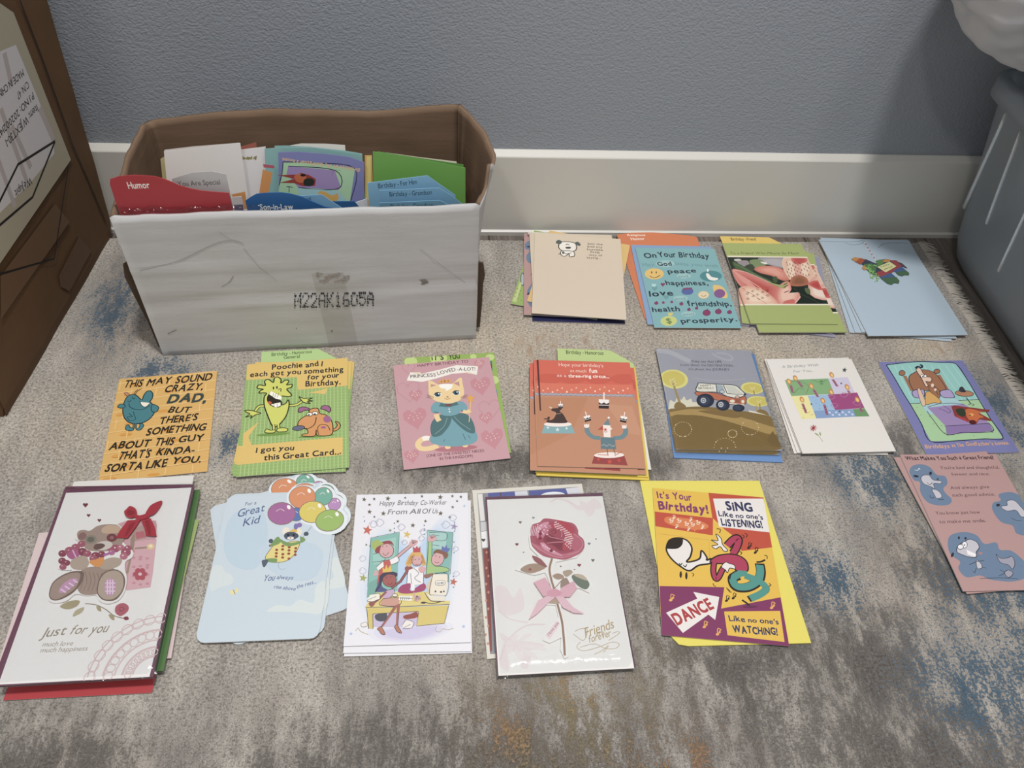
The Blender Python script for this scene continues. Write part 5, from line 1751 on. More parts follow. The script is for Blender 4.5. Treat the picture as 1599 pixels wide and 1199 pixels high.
ART['flower'] = """
T 5c6a3a -569,623 506,640 52 s To a Friend Who Means So Much
P 26332a -620,584 639,581 652,-534 -628,-542
F 8f9094 b4aeb2 4 60 60,430 -122,548 261,554 274,299 140,318 -62,400 -130,463
B 7d8f62 -293,481 -133,505 -62,400 -201,293 -283,355
B c8c4be -526,504 -439,518 -422,469 -509,457
B e4e0d8 -133,452 -51,442 -49,396 -114,416
B 9a8e92 -481,458 -335,481 -319,375 -423,290 -473,373
B 3c4a38 -413,332 -286,397 -262,271 -369,229
B 4c6440 -569,435 -491,415 -282,188 -82,7 -112,-53 -325,126 -539,268
S 6f8456 14 -549,404 -423,290 -257,127 -101,-13
F d07a68 e6a08c 4 45 -17,254 -276,271 -203,339 -44,362 126,318 225,174 204,51 88,29 -50,130 -199,189
F e6c0a4 e2aa98 4 50 359,300 208,489 310,576 650,571 639,346 645,158 524,14 313,-49 204,51 170,277
B f0d2b8 274,447 348,459 332,258 265,72 225,174
B f0d2b8 494,429 572,451 557,261 426,53 432,218
F d27066 c04e48 3 60 472,484 375,556 590,559 582,462 446,407 370,438
L 6a3028 10 270,458 266,415
L 6a3028 10 299,329 302,287
L 6a3028 10 329,202 336,161
L 6a3028 10 465,443 461,401
L 6a3028 10 493,315 495,273
L 6a3028 10 521,188 528,147
L 6a3028 10 305,424 302,382
L 6a3028 10 335,296 337,254
L 6a3028 10 364,169 371,128
L 6a3028 10 500,410 496,367
L 6a3028 10 528,282 530,240
L 6a3028 10 208,151 215,110
L 6a3028 10 341,391 337,348
L 6a3028 10 370,263 372,221
L 6a3028 10 399,137 406,96
L 6a3028 10 535,376 531,334
L 6a3028 10 213,244 215,203
L 6a3028 10 243,119 250,78
L 6a3028 10 376,357 373,315
L 6a3028 10 405,230 407,189
L 6a3028 10 434,104 441,64
L 6a3028 10 570,343 566,301
L 6a3028 10 248,211 250,170
L 6a3028 10 383,453 390,410
L 6a3028 10 412,324 408,282
L 6a3028 10 440,197 442,156
L 6a3028 10 578,439 585,396
L 6a3028 10 254,305 250,263
L 6a3028 10 283,179 285,138
L 6a3028 10 418,419 426,377
L 6a3028 10 447,291 443,249
L 6a3028 10 475,165 477,123
L 6a3028 10 259,400 267,358
L 6a3028 10 289,272 286,231
F dfa794 f0d8c6 4 50 554,-245 469,13 617,137 660,97 668,-145 661,-381 491,-363 399,-266 433,-108
F d0645c bc4440 3 50 561,-70 454,-37 558,34 649,15 640,-146 576,-176 487,-107
F b0694c 8f5a3c 3 50 333,20 243,92 372,155 465,95 451,-47 298,-99 170,-70
F d8847a bf5248 5 40 -287,-154 -619,246 -500,256 -298,127 -93,-33 22,-112 -32,-309 -132,-482 -250,-426 -378,-194 -583,-98
S e8aca0 15 -604,226 -441,44 -287,-154 -213,-387
B e09688 -586,185 -472,84 -358,-115 -395,-155 -524,-17
S f0d0bc 8 -610,246 -441,217 -287,117 -94,-37 -1,-96
F e2a890 f2d4b8 4 50 -394,-311 -611,-157 -475,-97 -301,-154 -196,-271 -119,-482 -280,-540 -609,-542 -634,-313
S d8907c 10 -580,-196 -451,-273 -352,-407 -270,-502
L 5a3028 10 -557,-157 -528,-182
L 5a3028 10 -503,-229 -475,-254
L 5a3028 10 -450,-300 -421,-325
L 5a3028 10 -397,-371 -369,-396
L 5a3028 10 -285,-209 -257,-234
L 5a3028 10 -232,-281 -204,-306
L 5a3028 10 -540,-355 -512,-380
L 5a3028 10 -430,-193 -401,-218
L 5a3028 10 -377,-265 -348,-290
L 5a3028 10 -324,-336 -296,-361
L 5a3028 10 -211,-173 -183,-199
L 5a3028 10 -521,-248 -493,-273
L 5a3028 10 -468,-320 -440,-345
L 5a3028 10 -357,-157 -328,-182
L 5a3028 10 -303,-229 -275,-254
L 5a3028 10 -251,-301 -223,-326
L 5a3028 10 -558,-374 -530,-399
L 5a3028 10 -448,-213 -420,-238
L 5a3028 10 -395,-284 -367,-309
L 5a3028 10 -342,-355 -314,-380
L 5a3028 10 -230,-193 -201,-218
L 5a3028 10 -539,-268 -511,-293
F d98676 eebfaa 5 50 60,-269 19,-72 165,10 168,-150 120,-249 281,-228 247,-345 129,-499 -103,-520 -104,-328
B cf6a5e -10,-424 135,-385 110,-518 -63,-519
S f2d6c8 8 120,-249 269,-248 233,-345 126,-461
B a8a868 -142,-13 33,-72 138,10 73,-151 -54,-92
B 4a5a34 -47,89 21,110 -5,-12 -63,-23
L 5a3028 13 58,-131 143,-71
L 5a3028 13 34,-240 113,-200
L 5a3028 12 74,-71 140,-31
P 1c2820 171,-114 375,-118 399,-266 464,-363 643,-500 114,-503 247,-345 261,-228 166,-180
B 5a6a44 366,-148 434,-148 412,-266 364,-247
S 3a4c36 12 202,-150 255,-248 362,-344 488,-459
P a8b468 -641,935 664,959 639,581 -617,584
P a8b468 -615,-511 644,-496 631,-923 -651,-926
P f0e6cc -617,584 633,581 631,555 -618,549
P f0e6cc -612,-489 645,-473 644,-500 -614,-517
T 5c6a3a -569,623 506,640 52 s To a Friend Who Means So Much
"""
ART['pinata'] = """
S 6c7c8c 8 -724,1021 -401,1007 -104,1014 16,1075
S 6c7c8c 8 -328,979 -228,937 -91,953 9,1032
S 6c7c8c 8 161,855 266,944 412,984 697,979
L e0dcd8 16 -7,1008 -6,967
L b04a48 16 -6,967 -5,926
L e0dcd8 16 -5,925 -5,884
L b04a48 16 -5,884 -4,843
L e0dcd8 16 -4,843 -3,802
L b04a48 16 -3,802 -2,761
L e0dcd8 16 -2,761 -2,720
L b04a48 15 -2,720 -1,679
L e0dcd8 15 -1,679 0,639
L b04a48 15 0,638 1,598
L e0dcd8 15 1,598 1,558
"""
ART['bear'] = """
P e6e2de -640,1008 649,1015 644,-1052 -658,-1041
S d6bab8 13 651,-466 589,-469 528,-480 468,-497 411,-521 356,-551 306,-587 259,-629 218,-675 182,-726 152,-781 128,-838 111,-898 101,-960 97,-1022
S d6bab8 9 651,-516 594,-520 539,-529 485,-545 432,-566 383,-594 337,-627 295,-665 257,-707 225,-753 197,-803 176,-855 160,-910 151,-966 148,-1022
S d6bab8 20 651,-601 604,-603 557,-611 512,-624 469,-642 428,-665 389,-693 354,-724 323,-759 296,-798 273,-839 255,-883 242,-928 234,-975 231,-1022
S d6bab8 13 651,-702 615,-704 580,-710 545,-720 512,-734 481,-751 452,-772 425,-796 402,-822 381,-852 364,-883 350,-916 340,-951 334,-986 332,-1022
S d6bab8 20 651,-769 623,-771 595,-776 568,-784 542,-794 517,-808 494,-824 473,-843 454,-865 438,-888 424,-913 413,-939 405,-966 401,-994 399,-1022
S d6bab8 15 651,-862 633,-863 615,-866 598,-871 582,-878 566,-887 551,-897 538,-909 526,-922 516,-937 507,-953 500,-969 495,-987 492,-1004 491,-1022
S d6bab8 8 680,-486 656,-530 608,-530 584,-486 608,-442 657,-443 680,-486
S d6bab8 8 676,-648 657,-683 618,-683 599,-648 619,-613 657,-613 676,-648
S d6bab8 8 673,-820 658,-846 629,-846 615,-820 629,-794 659,-794 673,-820
S d6bab8 8 579,-500 555,-544 506,-543 482,-500 507,-456 555,-456 579,-500
S d6bab8 8 606,-658 586,-693 547,-692 528,-658 548,-622 587,-623 606,-657
S d6bab8 8 634,-825 620,-851 591,-851 576,-825 591,-799 620,-799 634,-825
S d6bab8 8 482,-532 458,-576 409,-576 385,-532 410,-488 459,-489 482,-532
S d6bab8 8 538,-680 518,-715 480,-715 461,-680 480,-645 519,-646 538,-680
S d6bab8 8 598,-837 583,-864 554,-864 540,-837 555,-811 584,-811 598,-837
S d6bab8 8 393,-583 369,-627 320,-627 297,-583 321,-539 370,-540 393,-583
S d6bab8 8 476,-716 456,-751 418,-751 399,-716 418,-680 457,-681 476,-715
S d6bab8 8 564,-856 550,-883 521,-883 506,-857 521,-830 550,-830 564,-856
S d6bab8 8 315,-650 291,-694 243,-693 219,-650 243,-606 292,-606 315,-650
S d6bab8 8 422,-762 402,-797 363,-797 344,-762 364,-727 403,-727 422,-762
S d6bab8 8 535,-882 520,-908 491,-908 477,-882 492,-855 521,-856 535,-882
S d6bab8 8 252,-730 227,-774 179,-774 155,-730 180,-686 228,-687 252,-730
S d6bab8 8 377,-818 358,-853 319,-853 300,-818 320,-783 358,-784 377,-818
S d6bab8 8 511,-912 496,-938 467,-938 453,-912 468,-886 497,-886 511,-912
S d6bab8 8 205,-821 180,-865 132,-865 108,-821 133,-777 181,-778 205,-821
S d6bab8 8 344,-882 325,-917 286,-917 267,-882 287,-847 325,-847 344,-882
S d6bab8 8 493,-946 479,-973 449,-973 435,-946 450,-920 479,-920 493,-946
S d6bab8 8 175,-920 151,-964 103,-964 79,-920 104,-876 152,-876 175,-920
S d6bab8 8 324,-951 304,-986 266,-986 247,-951 266,-916 305,-916 324,-951
S d6bab8 8 482,-984 468,-1010 439,-1010 424,-984 439,-957 468,-958 482,-984
S d6bab8 8 166,-1022 141,-1066 93,-1066 69,-1022 94,-978 142,-979 166,-1022
S d6bab8 8 317,-1022 298,-1057 259,-1057 240,-1022 259,-987 298,-987 317,-1022
S d6bab8 8 478,-1022 464,-1049 435,-1048 420,-1022 435,-996 464,-996 478,-1022
P 7a3c42 -403,855 -403,862 -394,869 -379,861 -375,844 -384,828 -391,815 -392,810 -396,816 -410,829 -426,845 -431,862 -420,870 -407,862
P 7a3c42 -338,721 -337,726 -331,731 -320,725 -317,713 -324,702 -329,693 -330,689 -332,693 -342,702 -354,714 -357,726 -349,732 -340,726
P 7a3c42 -213,654 -213,659 -206,664 -196,658 -193,646 -199,635 -205,626 -206,622 -208,626 -218,636 -230,647 -233,659 -225,665 -216,659
P cfa0a6 -46,581 63,627 361,615 384,555 404,392 457,3 466,-153 243,-175 177,-51 119,288
P d9aab0 208,376 414,391 457,3 465,-148 242,-170 220,13 209,284
P b89890 182,539 255,571 311,406 188,376 143,447
P c06a74 185,480 261,495 298,419 213,399
P a08c78 220,301 342,308 346,288 219,281
P a08c78 153,401 178,469 193,445 209,284 220,13 196,14 192,228
E cd8f9c 214,261 18,-1 3,-14
E cd8f9c 301,164 18,-1 3,-14
E cd8f9c 388,66 18,-1 3,-14
E cd8f9c 278,-21 18,-1 3,-13
E cd8f9c 364,-117 18,-1 3,-13
E cd8f9c 367,170 18,-1 3,-14
E cd8f9c 256,81 18,-1 3,-14
E cd8f9c 343,-15 18,-1 3,-13
E cd8f9c 429,-112 18,-1 3,-13
E cd8f9c 234,184 18,-1 3,-14
E cd8f9c 321,87 18,-1 3,-14
E cd8f9c 408,-10 18,-1 3,-14
E cd8f9c 297,-97 18,-1 3,-13
E cd8f9c 299,191 18,-1 3,-14
E cd8f9c 387,93 18,-1 3,-14
E cd8f9c 276,5 18,-1 3,-13
E b85460 377,-5 28,-1 6,-27
E b85460 365,-43 28,-1 6,-27
E b85460 324,-41 28,-1 6,-27
E b85460 295,-1 28,-1 6,-27
E b85460 307,37 28,-1 6,-27
E b85460 348,35 28,-1 6,-27
E e0c8cc 336,-3 18,-1 4,-18
E e6c890 372,306 38,-1 7,-35
E f4e8c8 371,312 18,-1 3,-16
S 8a7a64 8 -111,-293 -12,-309 95,-363 187,-432 291,-469
B a89a78 -337,-308 -269,-258 -171,-258 -180,-316 -258,-344
B b4a888 -187,-422 -179,-359 -111,-330 -117,-383
B a89a78 1,-326 42,-338 60,-382 26,-370
B a89a78 137,-418 187,-432 203,-481 166,-463
B b4606c 182,-367 191,-325 244,-306 300,-341 307,-395 256,-441 201,-411
S 8a3c48 6 218,-358 244,-349 269,-372 245,-392 225,-370
B 8a3c48 283,-458 315,-449 335,-477 304,-486
T 9a8c78 -428,-616 -217,-599 95 s Just
T 9a8c78 -175,-599 -35,-601 93 s for
T 9a8c78 7,-604 160,-596 95 s you
T a89c8c -387,-705 -116,-709 46 i much love
T a89c8c -388,-762 27,-767 46 i much happiness
"""
ART['kid'] = """
E e2e9ec 592,704 110,0 7,-124
E e2e9ec 463,811 134,0 10,-146
E e2e9ec 234,805 174,0 13,-158
E e2e9ec 366,611 168,0 13,-169
E e2e9ec 560,498 197,0 11,-178
P c9d6de -574,795 -516,837 65,839 94,536 -77,363 -499,363
B d3dcdc -582,-41 -492,-14 -442,-85 -362,-130 -346,-217 -456,-260 -552,-286
B d6dedc 38,-538 137,-471 260,-488 345,-421 485,-455 488,-286 577,-234 583,-554 448,-570 265,-546
B bed1de -482,595 -211,674 -77,363 -126,-41 -383,-5 -515,251
B c0d2de -152,176 289,251 524,103 450,-182 104,-147
E 8a7468 195,585 86,0 8,-90
E 5c78b4 195,585 79,0 7,-82
E f6f2ea 232,633 8,6 9,-17
S f0e6da 5 160,603 183,620 210,603
E 8a7468 592,704 73,0 5,-84
E bb8cbf 592,704 67,0 4,-76
E f6f2ea 624,748 7,5 8,-15
S f0e6da 5 563,720 583,736 605,720
E 8a7468 463,811 101,0 8,-122
E 74b09c 463,811 94,0 8,-114
E f6f2ea 507,876 10,7 12,-23
S f0e6da 6 422,834 450,858 481,834
E 8a7468 37,599 153,-16 4,-145
E a86a9c 37,599 146,-15 4,-137
E f6f2ea 104,677 15,11 16,-27
S f0e6da 5 -26,627 16,656 64,627
E 8a7468 234,805 147,0 13,-150
E dc8f60 234,805 141,0 12,-142
E f6f2ea 300,885 14,11 16,-28
S f0e6da 6 174,834 214,863 260,834
E 8a7468 366,611 149,0 11,-142
E dcc858 366,611 142,0 10,-134
E f6f2ea 433,687 14,11 15,-27
S f0e6da 5 306,638 347,666 393,638
E 8a7468 560,498 151,25 25,-138
E 9cbb60 560,498 144,24 24,-130
E f6f2ea 631,573 15,11 14,-26
S f0e6da 5 498,525 541,552 588,525
T 6a7490 -368,708 -251,724 45 i For a
T 57658e -428,560 -154,635 97 is Great
T 57658e -351,447 -189,486 95 is Kid
S 8a8a90 5 273,251 315,326 372,421
S 8a8a90 3 88,13 86,-41 121,-77 159,-68
B e2d27c -60,67 -22,158 40,251 114,232 209,251 274,232 238,103 166,22 57,4 -23,22
K 8a7a50 7 -60,67 -22,158 40,251 114,232 209,251 274,232 238,103 166,22 57,4 -23,22
E 9c4a38 -27,204 16,0 2,-15
E 9c4a38 44,151 16,0 2,-15
E 9c4a38 114,98 16,0 1,-15
E 9c4a38 184,45 16,0 1,-14
E 9c4a38 239,165 16,0 1,-15
E 9c4a38 46,112 16,0 2,-15
E 9c4a38 117,60 16,0 1,-14
E 9c4a38 170,180 16,0 1,-15
E 9c4a38 240,127 16,0 1,-15
E 9c4a38 49,74 16,0 2,-15
E 9c4a38 102,195 16,0 1,-15
E 9c4a38 172,142 16,0 1,-15
E 9c4a38 242,89 16,0 1,-15
E 9c4a38 51,36 16,0 2,-14
E 9c4a38 104,156 16,0 1,-15
E 9c4a38 174,103 16,0 1,-15
B 7a9c5c 60,288 26,307 -28,213 -10,195 66,232
B 7a9c5c 35,297 162,232 289,251 260,213 134,195
B 7a9c5c -42,49 53,49 57,4 -22,13
B 7a9c5c 268,307 328,269 290,232
E ece0cc 112,373 39,0 5,-53
E ece0cc 247,363 32,0 4,-46
B 4f5a68 97,326 134,363 215,354 252,307 191,266 125,279
E e8e2d8 170,288 35,0 2,-19
E 14181c 140,326 10,0 1,-13
E 14181c 199,326 10,0 1,-13
E 8a4a50 169,292 8,0 1,-8
P ddb850 137,363 209,421 234,363
E 7c78b4 209,430 23,0 3,-38
E 8d6fae 243,447 29,0 2,-27
E 4f5a68 327,337 26,0 2,-26
E 4f5a68 -30,260 23,0 3,-26
B 5a6270 -88,31 -25,34 -48,-41 -72,-32
T 5a6c9c -48,-208 63,-199 70 is You
T 5a6c9c 85,-185 249,-196 45 i always
T 5a6c9c 72,-286 288,-320 40 i rise above
T 5a6c9c 301,-299 493,-243 42 i the rest...
B e8dc98 -357,-303 -320,-294 -306,-337 -333,-345
B e8dc98 -305,-320 -293,-265 -271,-311 -285,-323
L 6a6050 5 -324,-294 -298,-340
"""
